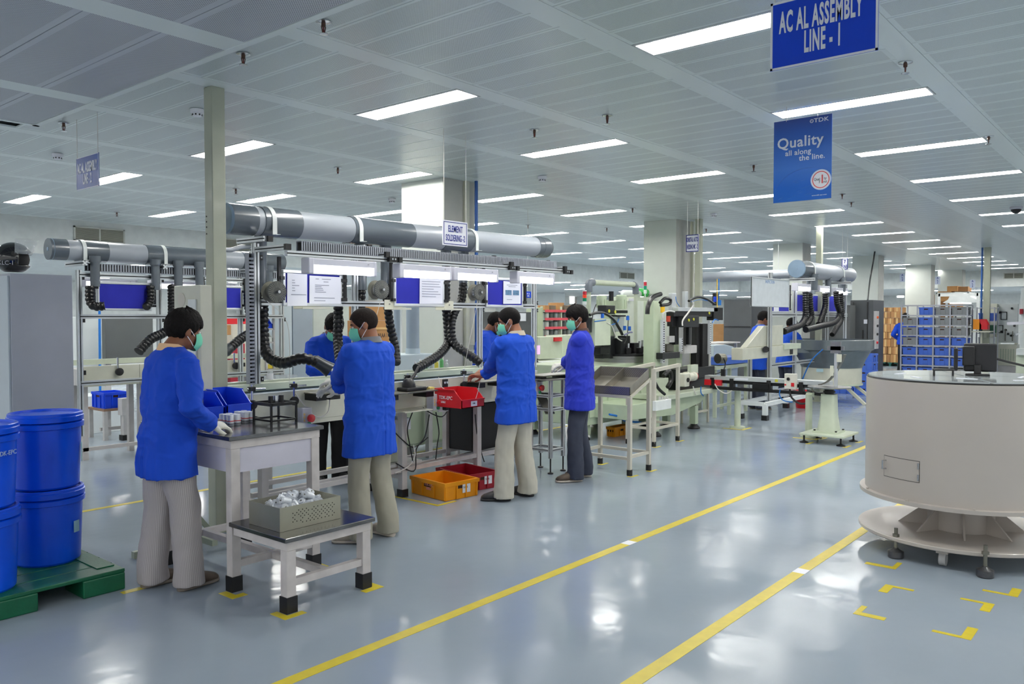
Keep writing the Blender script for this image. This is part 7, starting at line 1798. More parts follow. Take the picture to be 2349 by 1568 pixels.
t, y0, y1, z0, z1 = pbx(790, 838, 2286, 2334, XT, .4, 'burner_bench', CREAM, 'cream machine bench with vent slots at the far right', 'machine')
MB().box(XT + .05, XT + .35, y0 + .03, y1 - .03, .1, z0).done('plinth', GREYW, t, 0)
for k in range(6): MB().box(XT - .006, XT, y0 + .06 + k * (y1 - y0 - .12) / 6, y0 + .06 + (k + .5) * (y1 - y0 - .12) / 6, z0 + .12, z0 + .42).done('vent', M('vent_green_grey', (166, 176, 156), .6), t, 0)
for y in (y0 + .1, y1 - .1): MB().cyl((XT + .1, y - .02, .05), (XT + .1, y + .02, .05), .05, n=12).done('caster', BLACK, t)
pbx(815, 900, 2332, 2420, 20.0, .6, 'cream_machine', CREAM2, 'cream machine cut by the right picture edge', 'machine', True); pbx(800, 815, 2332, 2420, 19.9, .7, 'white_worktop', WHITE, 'white worktop cut by the right picture edge', 'worktop'); pbx(660, 800, 2340, 2420, 26, .5, 'white_partition', WPANEL, 'white partition at the right picture edge', 'partition', True)
t = T('arm_lamp', 'translucent arm lamp reaching in at the right edge', 'lamp', (19.5, 2.9, 1.2)); a, b = AX(2312, 742, 19.5), AX(2349, 740, 19.5); MB().bar(a, b + (b - a), .25, .06).done('hood', LGREYP, t, 0); MB().bar(AX(2330, 768, 19.5), AX(2365, 750, 19.5), .03).done('arm', ALU, t, 0); MB().cyl(AX(2362, 750, 19.5), Vector((AX(2362, 750, 19.5).x, AX(2362, 750, 19.5).y, .8)), .02, n=8).done('stand', ALU, t)
pbx(708, 720, 2338, 2346, 25.88, .1, 'alarm_bell', M('maroon'), 'dark red alarm bell right of the instrument panel', 'bell')
# ================================================================ HANGING SIGNS
def hang_sign(nm, label, X, y0, y1, z0, z1, plate, lines, mat, border=None, bw=.012, wires=((.1), (.9)), cat='sign', th=.006):
    """sign facing the camera side (-x), hung from the ceiling on two wires; text runs toward -y"""
    t = T(nm, label, cat, (X, (y0 + y1) / 2, z0))
    MB().box(X - th / 2, X + th / 2, y0, y1, z0, z1).done('plate', plate, t, 0)
    xf = X - th / 2 - .0004
    if border:
        for a in ((y0, y1, z1 - bw, z1), (y0, y1, z0, z0 + bw), (y0, y0 + bw, z0, z1), (y1 - bw, y1, z0, z1)): MB().box(xf - .0006, xf, *a).done('border', border, t, 0)
    for (tx, fy, fz, size, sx, bold, al) in lines:
        text_mesh('lettering', tx, mat, t, (xf - .0006, y1 - (y1 - y0) * fy, z0 + (z1 - z0) * fz), (0, -1, 0), (0, 0, 1), size, al, sx, bold)
    for u in wires:
        y = y1 - (y1 - y0) * u; MB().cyl((X, y, z1 - .01), (X, y, CZ), .003, n=6).done('wire', CABLEW, t)
    return t
# AC AL ASSEMBLY LINE-1
X1 = 4.10
ya, yb = AX(1768, 90, X1).y, AX(2015, 60, X1).y; z0 = AX(1768, 164, X1).z; z1 = AX(1768, 10, X1).z
W_, H_ = ya - yb, z1 - z0
hang_sign('hanging_sign', 'big blue line one sign with white lettering at the top of the picture', X1, yb, ya, z0, z1, BLUES,
          [('AC AL ASSEMBLY', .475, .665, H_ * .43, W_ * .80 / (H_ * .43 * 8.7), .004, 'CENTER'), ('LINE - 1', .505, .315, H_ * .43, W_ * .80 / (H_ * .43 * 8.7), .004, 'CENTER')], SIGNW, SIGNW, W_ * .022, (.04, .96))
# line 2 sign
X2_ = 3.02
ya, yb = AX(176, 400, X2_).y, AX(227, 390, X2_).y; z0 = AX(176, 438, X2_).z; z1 = AX(176, 364, X2_).z
W_, H_ = ya - yb, z1 - z0
hang_sign('hanging_sign', 'blue line two sign with white lettering hung on two wires at the left', X2_, yb, ya, z0, z1, M('sign_blue_dusk', (28, 76, 160), .4), [('AC AL ASSEMBLY', .5, .64, H_ * .42, W_ * .86 / (H_ * .42 * 8.35), .004, 'CENTER'), ('LINE - 2', .5, .29, H_ * .42, W_ * .86 / (H_ * .42 * 8.35), .004, 'CENTER')], SIGNW, SIGNW, W_ * .014, (.04, .97))
# quality poster
X3 = 6.55
ya, yb = AX(1775, 370, X3).y, AX(1908, 360, X3).y; z0 = AX(1776, 466, X3).z; z1 = AX(1775, 281, X3).z
W_, H_ = ya - yb, z1 - z0
POST = M('poster_blue', (48, 106, 196), .35, var=0)
N_, L_, B_ = nodes_of(POST)
_g = N_.new('ShaderNodeNewGeometry'); _s = N_.new('ShaderNodeSeparateXYZ'); L_.new(_g.outputs['Position'], _s.inputs[0])
_m = N_.new('ShaderNodeMapRange'); _m.inputs['From Min'].default_value = z0; _m.inputs['From Max'].default_value = z1; L_.new(_s.outputs[2], _m.inputs['Value'])
_r = N_.new('ShaderNodeValToRGB'); L_.new(_m.outputs[0], _r.inputs[0]); L_.new(_r.outputs[0], B_.inputs['Base Color'])
e = _r.color_ramp.elements
def rgb(c): return (*[lin(v) for v in c], 1)
e[0].position = 0; e[0].color = rgb((0, 88, 180)); e[1].position = 1; e[1].color = rgb((52, 76, 150))
for p_, c_ in ((.18, (4, 92, 188)), (.4, (62, 118, 204)), (.62, (54, 108, 196)), (.85, (48, 92, 178))): k_ = e.new(p_); k_.color = rgb(c_)
pt = hang_sign('poster', 'blue quality poster hung below the second aisle light', X3, yb, ya, z0, z1, POST,
               [('Quality', .46, .715, H_ * .18, 1.0, .002, 'CENTER'), ('all along', .43, .592, H_ * .092, 1.0, .0015, 'CENTER'), ('the line.', .67, .515, H_ * .092, 1.0, .0015, 'CENTER')], SIGNW, None, 0, (.22, .76), 'poster', .004)
def on_poster(fy, fz, k=0): return Vector((X3 - .0026 - k * .0004, ya - W_ * fy, z0 + H_ * fz))
text_mesh('logo', 'TDK', SIGNW, pt, on_poster(.82, .945, 1), (0, -1, 0), (0, 0, 1), H_ * .068, sx=1.25, bold=.002)
def disc(name, c, r, mat, r_in=0.0, n=32, th=.0006):
    c = Vector(c); m = MB(); vs = []; fs = []
    for R in ((r, r_in) if r_in else (r,)):
        for x in (0, -th):
            for j in range(n): a = 2 * PI * j / n; vs.append(c + Vector((x, R * math.cos(a), R * math.sin(a))))
    if r_in:
        for j in range(n):
            k = (j + 1) % n
            fs += [(j, k, n + k, n + j), (n + j, n + k, 3 * n + k, 3 * n + j), (2 * n + j, 3 * n + j, 3 * n + k, 2 * n + k), (j, 2 * n + j, 2 * n + k, k)]
    else:
        fs += [tuple(range(n)), tuple(range(2 * n - 1, n - 1, -1))] + [(j, n + j, n + (j + 1) % n, (j + 1) % n) for j in range(n)]
    return m.add(vs, fs).done(name, mat, pt, 0)
lc = on_poster(.66, .945, 1); lr = H_ * .022
disc('logo_ring', lc, lr, SIGNW, lr * .72)
for a in (PI / 2, PI * 7 / 6, PI * 11 / 6): MB().bar(lc + Vector((-.0004, math.cos(a) * lr * .7, math.sin(a) * lr * .7)), lc + Vector((-.0004, math.cos(a + 2.09) * lr * .7, math.sin(a + 2.09) * lr * .7)), .0006, lr * .22, up=(1, 0, 0)).done('logo_stroke', SIGNW, pt, 0)
qc = on_poster(.825, .232, 0); qr = W_ * .155
disc('badge_halo', qc, qr * 1.12, M('badge_halo_white', (214, 224, 240), .4, var=0)); disc('badge', qc + Vector((-.0005, 0, 0)), qr * 1.0, SIGNW); disc('badge_ring', qc + Vector((-.001, 0, 0)), qr * .93, M('badge_red', (214, 60, 62), .4), qr * .84)
BK = M('badge_text', (60, 60, 66), .5, var=0)
text_mesh('badge_text', 'Qual', BK, pt, qc + Vector((-.0016, qr * .42, qr * .06)), (0, -1, 0), (0, 0, 1), qr * .42, sx=.85); text_mesh('badge_text', 'ty', BK, pt, qc + Vector((-.0016, -qr * .48, qr * .10)), (0, -1, 0), (0, 0, 1), qr * .42, sx=.85)
text_mesh('badge_text', 'F', BK, pt, qc + Vector((-.0016, qr * .12, -qr * .27)), (0, -1, 0), (0, 0, 1), qr * .42, sx=.85); text_mesh('badge_text', 'rst', BK, pt, qc + Vector((-.0016, -qr * .48, -qr * .27)), (0, -1, 0), (0, 0, 1), qr * .42, sx=.85)
text_mesh('badge_one', '1', M('badge_red'), pt, qc + Vector((-.002, -qr * .16, 0)), (0, -1, 0), (0, 0, 1), qr * 1.3, sx=.8, bold=.002)
text_mesh('web_line', 'www.tdk-epc.com', SIGNW, pt, on_poster(.80, .05, 1), (0, -1, 0), (0, 0, 1), H_ * .022, sx=1.1)
# globe arc and waves on the poster
ARC = M('poster_arc', (104, 152, 220), .4, var=0)
m = MB(); prev = None
for k in range(22):
    a = .28 + k / 21 * 2.1; p = on_poster(.60 + .66 * math.cos(PI - a) * .92, .03 + .36 * math.sin(a), 0)
    if 0.02 < (ya - p.y) / W_ < .98 and prev is not None: m.bar(prev, p, .0004, .006, up=(1, 0, 0))
    prev = p if 0.02 < (ya - p.y) / W_ < .98 else None
m.done('arc', ARC, pt, 0, kind='stuff')
m = MB(); rg = random.Random(2)
for k in range(22):
    fy, fz = rg.uniform(.05, .9), rg.uniform(.03, .24)
    if fy > .6 and fz > .08: continue
    m.bar(on_poster(fy, fz), on_poster(fy + .07, fz + .012), .0004, .004, up=(1, 0, 0))
m.done('waves', ARC, pt, 0, kind='stuff')
# orbital sign and small far signs
X5 = 11.0
ya, yb = AX(1574, 560, X5).y, AX(1603, 560, X5).y; z0 = AX(1574, 578, X5).z; z1 = AX(1574, 539, X5).z; H_ = z1 - z0; W_ = ya - yb
hang_sign('hanging_sign', 'small white orbital machine sign hung before the wide column', X5, yb, ya, z0, z1, SIGNW, [('ORBITAL AUTO', .5, .70, H_ * .36, W_ * .88 / (H_ * .36 * 7.6), .004, 'CENTER'), ('NEESING MC - 2', .5, .28, H_ * .36, W_ * .88 / (H_ * .36 * 8.2), .004, 'CENTER')], INKB, INKB, .012, (.08, .92))
X6 = 16.6
ya, yb = AX(1931, 600, X6).y, AX(1945, 600, X6).y; z0 = AX(1938, 618, X6).z; z1 = AX(1938, 592, X6).z; H_ = z1 - z0; W_ = ya - yb
hang_sign('hanging_sign', 'tiny white sign with a figure above the far station pipe end', X6, yb, ya, z0, z1, SIGNW, [('7', .5, .68, H_ * .4, .8, .004, 'CENTER'), ('LINE', .5, .24, H_ * .43, .5, .004, 'CENTER')], INKB, INKB, .014, (.1, .9))
for n, (px, py0, py1, lab) in enumerate(((2151, 634, 652, 'tiny white sign hung above the crate rack, left'), (2231, 641, 660, 'tiny white sign hung above the crate rack, right'), (2070, 627, 646, 'tiny blue grey sign hung above the far cartons'))):
    X = 26.0; c = AX(px, (py0 + py1) / 2, X); h = AX(px, py0, X).z - AX(px, py1, X).z
    hang_sign('hanging_sign', lab, X, c.y - .07, c.y + .07, c.z - h / 2, c.z + h / 2, M('sign_lilac', (190, 198, 216), .5), [('A\nL\n%d' % (n + 1), .5, .5, h * .3, 1, .004, 'CENTER')], INKB, None, 0, (.2, .8))
# ================================================================ PEOPLE
def remesh(mb, name, mat, parent, vox, sm_it=3, disp=None, stripe=None):
    me = bpy.data.meshes.new('tmp_remesh'); me.from_pydata(mb.v, [], mb.f); me.update()
    o = bpy.data.objects.new('tmp_remesh', me)
    r = o.modifiers.new('r', 'REMESH'); r.mode = 'VOXEL'; r.voxel_size = vox; r.use_smooth_shade = True
    if sm_it: s = o.modifiers.new('s', 'SMOOTH'); s.factor = .5; s.iterations = sm_it
    out = evaluated_mesh(o); bpy.data.meshes.remove(me)
    out.name = name; out.materials.clear(); out.materials.append(mat)
    if disp:
        co = [v.co + disp(v.co, v.normal) for v in out.vertices]
        for v, c in zip(out.vertices, co): v.co = c
    if stripe:
        at = out.attributes.new('stripe', 'FLOAT', 'POINT'); at.data.foreach_set('value', [stripe(v.co) for v in out.vertices])
    out.polygons.foreach_set('use_smooth', [True] * len(out.polygons))
    ob = bpy.data.objects.new(name, out); COL.objects.link(ob); ob.parent = parent
    return ob
def ik(s, w, a, b, pole):
    d = w - s; L = d.length
    if L > a + b - .006: w = s + d * ((a + b - .006) / L); d = w - s; L = d.length
    u = d / L; x = (L * L + a * a - b * b) / (2 * L); h = math.sqrt(max(a * a - x * x, 0))
    p = Vector(pole); p = (p - u * p.dot(u)).normalized()
    return s + u * x + p * h, w
def hand_mesh(mb, W, d, n, side, curl=.5, k=1.0, fat=0.0):
    d = Vector(d).normalized(); n = Vector(n); n = (n - d * n.dot(d)).normalized(); l = d.cross(n) * side
    W = Vector(W); S = lambda a: a * k
    mb.loft([(W - d * S(.02), l * S(.027), n * S(.021 + fat)), (W + d * S(.02), l * S(.034), n * S(.019 + fat)), (W + d * S(.06), l * S(.041), n * S(.016 + fat)), (W + d * S(.092), l * S(.039), n * S(.012 + fat))], 14)
    for i, (off, ln) in enumerate(((.031, .068), (.0105, .078), (-.0105, .072), (-.03, .056))):
        p = W + d * S(.084) + l * S(off); a = curl * .35 + .05 * i; pts = [p]; r = S(.0095) + fat
        for q, f in enumerate((.45, .32, .25)):
            a += curl * (.25, .7, .6)[q]; p = p + (d * math.cos(a) + n * math.sin(a)) * S(ln * f) + l * S(.002 * (1.5 - i)); pts.append(p)
        mb.tube([pts[0] - d * S(.012)] + pts, [r * 1.02, r, r * .95, r * .86, r * .66], 8)
        mb.ell(pts[-1], (r * .66,) * 3, n=8, m=6)
    t0 = W + d * S(.012) + l * S(.024); td = (d * .62 + l * .62 + n * .42).normalized(); t1 = t0 + td * S(.042); t2 = t1 + (td * .7 + d * .6 + n * .2).normalized() * S(.03); t3 = t2 + (d * .9 + n * .3 - l * .1).normalized() * S(.024); r = S(.0115) + fat
    mb.tube([t0, t1, t2, t3], [r * 1.25, r, r * .92, r * .7], 8); mb.ell(t3, (r * .7,) * 3, n=8, m=6)
def build_person(name_label, pos, yaw, ht=1.69, coat=COAT, hem=.69, trousers=KHAKI, collar=COLGREY, skin=SKIN, hair=HAIR, mask=True, hands='glove', shoe=SHOEB, sole=SOLE, head_yaw=0.0, head_pitch=.12, lean=.0, head_fwd=0.0, wr=(None, None), feet=((.0, .11, .1), (.0, -.11, -.1)), fringe=0.0, fine=True, shave=False, hdir=(None, None), hair_back=0.0, pants_r=.092, width=1.0, poles=(None, None)):
    R = T('person', name_label, 'person', (0, 0, 0))
    k = ht / 1.70; cy, sy = math.cos(yaw), math.sin(yaw)
    def loc(p): d = Vector(p) - Vector(pos); return Vector((d.x * cy + d.y * sy, -d.x * sy + d.y * cy, d.z))
    shz = 1.40 * k; sh = lambda s: Vector((-.012 + lean, s * .178 * k * width, shz - lean * .12))
    neck = Vector((-.028 + lean * 1.05, 0, 1.45 * k - lean * .12))
    hc = Vector((.012 + lean * 1.2 + head_fwd, 0, ht - .115 - lean * .25 - abs(head_fwd) * .35))
    HR = Matrix.Rotation(head_yaw, 3, 'Z') @ Matrix.Rotation(head_pitch, 3, 'Y')
    def hp(p): return hc + HR @ (Vector(p) + Vector((0, 0, .05))) - Vector((0, 0, .05))
    hq = lambda mb: mb
    vox = .0085 if fine else .014
    # arms
    arms = []
    for i, s in enumerate((1, -1)):
        w_ = loc(wr[i]) if wr[i] is not None else Vector((.16, s * .16, 1.0 * k))
        e_, w_ = ik(sh(s), w_, .30 * k, .26 * k, poles[i] or (-.5, s * .8, -.6)); arms.append((sh(s), e_, w_, s))
    # ---- body: head, neck, trunk, limbs in one skin
    mb = MB(); hb = MB()
    hb.ell((-.012, 0, .026), (.097, .077, .09), n=22, m=16); hb.ell((.02, 0, -.036), (.068, .061, .076), n=18, m=12); hb.ell((.058, 0, -.088), (.027, .03, .022), n=12, m=8)
    hb.ell((.06, 0, .016), (.03, .056, .016), n=14, m=8)                                   # brow
    hb.tube([(.082, 0, .004), (.1, 0, -.022), (.106, 0, -.036)], [.008, .0125, .014], 10); hb.ell((.102, 0, -.036), (.012, .018, .01), n=10, m=8)
    hb.ell((.086, 0, -.062), (.011, .024, .008), n=10, m=6); hb.ell((.083, 0, -.072), (.012, .021, .007), n=10, m=6)
    for s in (1, -1):
        hb.ell((-.012, s * .079, -.014), (.021, .010, .033), Matrix.Rotation(-.15, 3, 'Y'), n=12, m=10); hb.ell((.052, s * .042, -.03), (.028, .02, .022), n=12, m=8)
    hb.v = [hp(v) for v in hb.v]; mb.add(hb.v, hb.f)
    mb.tube([neck - Vector((.01, 0, .08)), neck, hp((-.028, 0, -.06)), hp((-.015, 0, 0))], [.07, .056, .054, .055], 16)
    tr = lambda z: lean * max(0, min(1, (z / k - .9) / .5))
    mb.loft([((tr(z * k) - .01, 0, z * k), (rx, 0, 0), (0, ry, 0)) for z, rx, ry in ((.84, .085, .13), (1.0, .085, .125), (1.2, .085, .13), (1.34, .07, .115), (1.41, .055, .07), (1.46, .045, .05))], 18)
    for a, e, w_, s in arms:
        mb.tube([a + Vector((0, -s * .08, -.03)), a + Vector((0, -s * .035, -.04)), e, w_], [.04, .03, .03, .027], 10)
    legs = []
    for i, s in enumerate((1, -1)):
        fx, fy, fa = feet[i]; hip = Vector((-.01, s * .082, .92 * k)); an = Vector((fx, fy, .09)); kn = (hip + an) / 2 + Vector((.025, 0, .0)); legs.append((hip, kn, an, fa, s))
        mb.tube([hip, kn, an, an - Vector((0, 0, .05))], [.07, .05, .04, .04], 10)
    hd = []
    for i, (a, e, w_, s) in enumerate(arms):
        d = (w_ - e).normalized() if hdir[i] is None else Vector((hdir[i][0] * cy + hdir[i][1] * sy, -hdir[i][0] * sy + hdir[i][1] * cy, hdir[i][2])).normalized()
        n = Vector((0, -s * .35, -1)); hd.append((w_, d, n, s))
        if hands == 'bare': hand_mesh(mb, w_, d, n, s, .75, 1.0)
    body = remesh(mb, 'body', skin, R, .0062 if hands == 'bare' else vox, 2)
    # ---- face details
    for s in (1, -1):
        MB().ell(hp((.077, s * .032, -.004)), (.011, .011, .011), n=10, m=8).done('eye', M('eye_white', (216, 212, 206), .3), R)
        MB().ell(hp((.086, s * .032, -.004)), (.0045, .006, .006), n=8, m=6).done('iris', M('iris_dark', (30, 20, 16), .2), R)
        MB().tube([hp((.086, s * .014, .018)), hp((.084, s * .034, .024)), hp((.07, s * .053, .017))], [.004, .0045, .003], 6).done('eyebrow', hair, R)
    # ---- hair cap with an even hairline
    NA, NZ = 72, 16; vs = []; fs = []
    c0 = Vector((-.012, 0, .026)); th = .006 if shave else .013
    for a in range(NA):
        az = 2 * PI * a / NA; ca = math.cos(az); f = abs((az + PI) % (2 * PI) - PI) / PI       # 0 front, 1 back
        fr_ = .056 - fringe * .030
        pts_ = ((0, fr_), (.17, fr_), (.25, .028), (.33, -.008), (.40, -.022), (.44, .010), (.50, .012), (.56, -.045), (.66, -.078 - hair_back), (1.0, -.086 - hair_back))
        for (fa_, za_), (fb_, zb_) in zip(pts_, pts_[1:]):
            if fa_ <= f <= fb_: zmin = za_ + (zb_ - za_) * (f - fa_) / (fb_ - fa_); break
        zt = (zmin - .026) / .09
        ph1 = math.acos(max(-1, min(1, zt)))
        for i in range(NZ + 1):
            ph = ph1 * i / NZ
            sw = az + .35 * math.sin(ph * 3)
            nse = noise.noise(Vector((math.cos(sw) * 7 + 7, math.sin(sw) * 7, ph * 1.6))) * .6 + noise.noise(Vector((math.cos(sw) * 19, math.sin(sw) * 19 + 3, ph * 3))) * .6
            t_ = th * (1 + .75 * nse * (0.25 if shave else 1)) * (.6 + .4 * min(1, (NZ - i) / 2)) + (fringe * .014 * max(0, 1 - f * 3.2) if not shave else 0) + (.006 * max(0, math.cos(ph)) if not shave else 0)
            d = Vector((math.sin(ph) * ca, math.sin(ph) * math.sin(az), math.cos(ph)))
            vs.append(hp(c0 + Vector((d.x * (.097 + t_), d.y * (.077 + t_), d.z * (.09 + t_)))))
        vs.append(hp(c0 + Vector((math.sin(ph1) * ca * .088, math.sin(ph1) * math.sin(az) * .068, math.cos(ph1) * .082))))
    m_ = NZ + 2
    for a in range(NA):
        b = (a + 1) % NA
        for i in range(NZ + 1): fs.append((a * m_ + i, a * m_ + i + 1, b * m_ + i + 1, b * m_ + i))
    MB().add(vs, fs).done('hair', hair, R, 80)
    if mask:
        vs = []; fs = []; NU, NV = 16, 8
        for off in (.004, .0015):
            for i in range(NU + 1):
                u = (i / NU - .5) * 2; az = u * 1.18
                for j in range(NV + 1):
                    v = j / NV; z = .002 - .117 * v - .022 * abs(u) ** 2 * (1 - 2 * v) * .9
                    rx = .078 + .026 * math.sin(PI * min(1, v * 1.02)) * (1 - .6 * abs(u)); ry = .066 + .004 * math.sin(PI * v)
                    zz = (z + .04) / .085; pinch = 1 - .16 * max(0, v - .75) * 4 * (1 - abs(u) * .5) - .02
                    pl = .0022 * math.cos(v * PI * 7) * (1 - abs(u))
                    vs.append(hp((.016 + (rx + off + pl) * math.cos(az) * pinch, (ry + off) * math.sin(az) * (1 - .1 * max(0, v - .8) * 5), z)))
        n0 = (NU + 1) * (NV + 1)
        for i in range(NU):
            for j in range(NV):
                q = i * (NV + 1) + j; fs += [(q, q + 1, q + NV + 2, q + NV + 1), (n0 + q, n0 + q + NV + 1, n0 + q + NV + 2, n0 + q + 1)]
        for j in range(NV):
            for q in (j, NU * (NV + 1) + j): fs.append((q, q + 1, n0 + q + 1, n0 + q))
        for i in range(NU):
            for q in (i * (NV + 1), i * (NV + 1) + NV): fs.append((q, q + NV + 1, n0 + q + NV + 1, n0 + q))
        mk = MB().add(vs, fs).done('face_mask', MASKG, R, 80)
        for s in (1, -1):
            for z0, z1 in ((-.028, .016), (-.088, -.036)): MB().tube([hp((.036, s * .066, z0)), hp((.01, s * .08, (z0 + z1) / 2)), hp((-.016, s * .083, z1))], .0022, 6).done('ear_loop', SIGNW, mk)
    # ---- gloves
    if hands == 'glove':
        for w_, d, n, s in hd:
            g = MB(); hand_mesh(g, w_, d, n, s, .7, 1.04, .0028); g.tube([w_ - d * .05, w_ - d * .01, w_ + d * .02], [.037, .036, .034], 14)
            remesh(g, 'glove', GLOVE, R, .0048 if fine else .008, 2)
    # ---- trousers
    mb = MB()
    mb.loft([((-.01, 0, z * k), (rx, 0, 0), (0, ry, 0)) for z, rx, ry in ((.80, .10, .155), (.9, .115, .16), (1.0, .11, .155))], 20)
    for hip, kn, an, fa, s in legs:
        mb.tube([hip + Vector((0, 0, .03)), hip - Vector((0, 0, .1)), kn, (kn * .45 + an * .55), an + Vector((.0, 0, .02)), Vector((an.x + .004, an.y, .028))], [.092, .098, pants_r * .9, pants_r * .88, pants_r * .92, pants_r * .98], 18, sx=.95)
    wr_ = lambda amp: (lambda p, nn: nn * (amp * (noise.noise(Vector((p.x * 10, p.y * 10, p.z * 3.2))) + .5 * noise.noise(Vector((p.x * 20, p.y * 20, p.z * 14 + 9))))))
    def stripe(p):
        hip, kn, an, fa, s = legs[0] if p.y > (legs[0][2].y + legs[1][2].y) / 2 * (1 - p.z) else legs[1]
        t = max(0, min(1, (hip.z - p.z) / (hip.z - an.z))); c = hip.lerp(an, t)
        return math.atan2(p.y - c.y, p.x - c.x) * .095 + 1.0
    remesh(mb, 'trousers', trousers, R, .0095 if fine else .016, 3, wr_(.011), stripe if trousers is PIN else None)
    # ---- coat
    mb = MB(); W_ = width
    secs = [(hem, .155, .212), (hem + .10, .15, .207), (.92, .146, .198), (1.05, .14, .19), (1.2, .136, .192), (1.31, .13, .19), (1.385, .110, .176), (1.425, .09, .138), (1.452, .072, .092), (1.468, .062, .072)]
    mb.loft([((tr(z * k) - .008 - (.012 if z > 1.3 else 0), 0, z * k), (rx, 0, 0), (0, ry * W_, 0)) for z, rx, ry in secs], 30, 2.25)
    for a, e, w_, s in arms:
        cuff = w_ - (w_ - e).normalized() * .015
        mid = (a + e) / 2
        mb.tube([Vector((a.x, s * .05, a.z + .022)), a + Vector((0, -s * .02, -.02))], [.05, .068], 14)
        mb.ell(a + Vector((0, -s * .02, -.022)), (.07, .062, .07), n=16, m=12)
        mb.tube([a + (mid - a) * .12, mid, e + (e - mid).normalized() * .008, (e * .5 + cuff * .5), cuff], [.07, .07, .066, .061, .056], 16)
        mb.ell(e, (.064, .064, .064), n=14, m=10)
    def cdisp(p, nn):
        lo = max(0, min(1, (1.15 - p.z) / .35))
        r1 = .5 - abs(noise.noise(Vector((p.x * 6 + 3, p.y * 6, p.z * (1.2 + 2.2 * (1 - lo))))))
        r2 = .5 - abs(noise.noise(Vector((p.x * 13 + 4, p.y * 13 + ht * 7, p.z * (2.5 + 5 * (1 - lo)) + p.x * 6))))
        f = (r1 - .3) * .022 + (max(r2, .22) - .3) * .022 + noise.noise(Vector((p.x * 30, p.y * 30, p.z * 16))) * .0012
        if p.z > 1.38 * k: f *= .35
        d = nn * f
        if nn.x < -.4 and abs(p.y) < .014 and p.z < 1.36 * k: d += Vector((.007 * (1 - abs(p.y) / .014), 0, 0))
        if nn.x < -.3 and p.z < hem + .17 and -.004 < p.y < .012: d += Vector((.012, 0, 0))
        return d
    ct_ = remesh(mb, 'coat', coat, R, .0092 if fine else .016, 2, cdisp)
    # ---- collar, shoes
    cm = MB(); n_ = 28; vs = []; fs = []
    for r_, dz in ((.086, -.018), (.091, -.016), (.074, .026), (.067, .024)):
        for j in range(n_):
            a = 2 * PI * j / n_; vs.append(Vector((neck.x + .012 + r_ * .96 * math.cos(a), r_ * math.sin(a), neck.z + .008 + dz - .03 * math.cos(a) * (1 if math.cos(a) > 0 else .25))))
    for i in range(4):
        for j in range(n_): fs.append((i * n_ + j, i * n_ + (j + 1) % n_, ((i + 1) % 4) * n_ + (j + 1) % n_, ((i + 1) % 4) * n_ + j))
    cm.add(vs, fs).done('collar', collar, R, 60)
    for hip, kn, an, fa, s in legs:
        c, s_ = math.cos(fa), math.sin(fa); f = Vector((c, s_, 0)); l = Vector((-s_, c, 0)); o = Vector((an.x, an.y, 0)) + f * .022
        up = Vector((0, 0, 1))
        sec = [(-.085, .018, .02, .045), (-.07, .034, .036, .052), (-.02, .04, .048, .062), (.05, .044, .04, .052), (.11, .05, .03, .042), (.155, .042, .022, .034), (.178, .02, .012, .026)]
        sh_ = MB().loft([(o + f * x + up * zc, l * wd, up * h) for x, wd, h, zc in sec], 16, 2.4).done('shoe', shoe, R, 60)
        MB().loft([(o + f * x * 1.02 + up * .012, l * (wd * 1.07), up * .012) for x, wd, h, zc in sec], 16, 3).done('sole', sole, sh_, 60)
    R.location = pos; R.rotation_euler = (0, 0, yaw)
    return R
V3 = lambda x, y, z: Vector((x, y, z))
# leftmost worker at the step table
h1 = AZ(488, 968, .955)
build_person('man in a blue coat and pinstriped trousers standing at the step table', V3(2.37, 4.635, 0), math.radians(0), 1.675, COAT, .69, PIN, COLPEACH, SKIN, HAIR, wr=(V3(2.62, 4.83, .99), V3(2.535, 4.45, .975)), hdir=((1, -.1, -.2), (1, .05, -.12)),
             feet=((-.05, .12, .05), (.06, -.10, .12)), head_pitch=.16, head_yaw=-.04, lean=.045, head_fwd=.035, fringe=1.0, shoe=SHOEB, poles=(None, (-.3, -.55, -.9)), hair_back=.012, pants_r=.1)
# second worker
build_person('man in a blue coat with grey collar and khaki trousers at the bench', V3(3.845, 4.56, 0), math.radians(98), 1.685, COAT2, .63, KHAKI, COLGREY, SKIN2, HAIRB, wr=(AY(764, 893, 5.08), V3(3.83, 5.02, 1.02)), hdir=((-.35, .9, -.05), (-.3, .9, 0)),
             feet=((-.02, .12, .55), (-.06, -.13, -.15)), head_pitch=.28, head_yaw=.72, lean=.0, head_fwd=.02, width=1.1, shave=True, shoe=SHOEW, sole=SOLEW, poles=((-.5, .9, -.5), None))
# third worker
build_person('man in a blue coat with beige collar beside the hanging red bin', V3(5.545, 4.58, 0), math.radians(94), 1.71, COAT2, .68, KHAKI2, M('collar_beige', (214, 200, 178), .8), SKIN2, HAIR, hands='bare', wr=(AY(1114, 861, 5.02), V3(5.52, 5.04, 1.03)), hdir=((-.4, .85, 0), (-.2, .9, 0)),
             feet=((.02, .15, .6), (-.04, -.13, -.1)), head_pitch=.32, head_yaw=.6, lean=.01, head_fwd=.03, width=1.1, shave=True, shoe=SHOEK, sole=M('sole_black', (40, 40, 42), .7), poles=((-.5, .9, -.5), None), pants_r=.1)
# fourth worker
build_person('man in a violet blue coat with brown collar and navy trousers', V3(6.60, 4.63, 0), math.radians(124), 1.72, COAT3, .70, NAVY, COLBROWN, SKIN, HAIR, wr=(AY(1289, 845, 4.96), AY(1294, 840, 5.06)), hdir=((-.8, .6, -.1), (-.8, .5, 0)),
             feet=((.03, .13, .35), (-.06, -.12, .1)), head_pitch=.2, head_yaw=.26, lean=.0, fringe=.9, width=1.12, shoe=SHOEB, sole=SOLEW, poles=((-.5, .8, -.7), None))
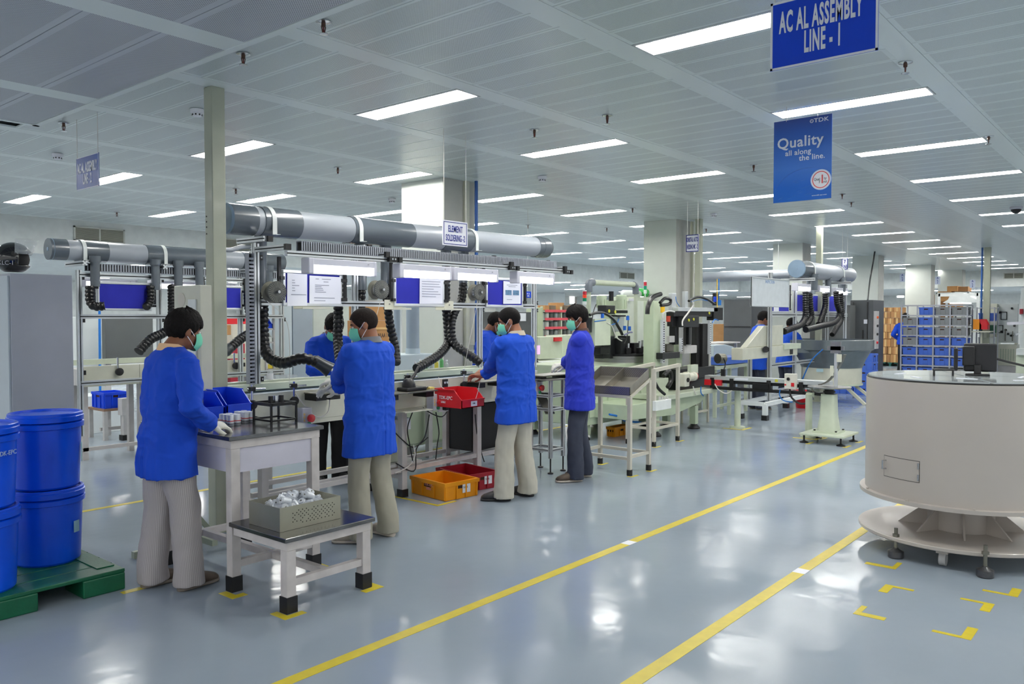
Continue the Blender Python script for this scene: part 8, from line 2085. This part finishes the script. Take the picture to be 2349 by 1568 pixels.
# two workers behind the conveyor
build_person('man in a blue coat bending over the rear of the bench behind the nozzle', V3(4.93, 6.45, 0), math.radians(-112), 1.69, COAT, .69, BLKT, COLGREY, SKIN, HAIR, wr=(V3(5.0, 6.06, 1.1), V3(4.72, 6.08, 1.1)), head_pitch=.75, lean=.09, head_fwd=.05, fringe=.7, shoe=SHOEK)
build_person('man in a blue coat on the rear side beside the third worker', V3(7.18, 6.42, 0), math.radians(-62), 1.69, COAT, .69, BLKT, COLGREY, SKIN, HAIR, wr=(V3(7.4, 6.06, 1.08), V3(7.2, 6.06, 1.08)), head_pitch=.55, head_yaw=.45, lean=.07, head_fwd=.03, shoe=SHOEK)
# far workers
fw1 = AY(1737, 760, 5.75)
build_person('man in a blue coat without mask sitting behind the slanted cream hood', V3(fw1.x, 5.75, 0), math.radians(-35), 1.72, COAT2, .69, NAVY, COLGREY, SKIN, HAIR, mask=False, wr=(V3(fw1.x + .3, 5.6, 1.05), V3(fw1.x + .2, 5.45, 1.05)), head_pitch=.35, head_yaw=-.1, lean=.08, fringe=.5, fine=False, shoe=SHOEK)
fw2 = AY(1803, 760, 5.95)
build_person('shorter man in a blue coat bending behind the far hose, right of the cream hood', V3(fw2.x, 5.95, 0), math.radians(-35), 1.60, COAT2, .69, NAVY, COLPEACH, SKIN2, HAIR, mask=False, wr=(V3(fw2.x + .3, 5.75, 1.0), V3(fw2.x + .25, 5.6, 1.0)), head_pitch=.4, lean=.08, fringe=.3, fine=False, shoe=SHOEK)
fw3 = AX(2077, 760, 23.8)
build_person('person in a blue coat half hidden behind the left end of the crate rack', V3(23.8, fw3.y, 0), math.radians(20), 1.70, COAT, .85, BLKT, COLGREY, SKIN, HAIR, mask=False, fine=False, shoe=SHOEK, head_pitch=.2)
fw4 = AY(472, 760, 12.6)
build_person('person in a blue coat far off between leftmost worker and cream post', V3(fw4.x, 12.6, 0), math.radians(60), 1.62, COAT2, .69, NAVY, COLGREY, SKIN, HAIR, mask=False, fine=False, shoe=SHOEK, head_pitch=.3)

bpy.data.scenes.remove(SCRATCH)
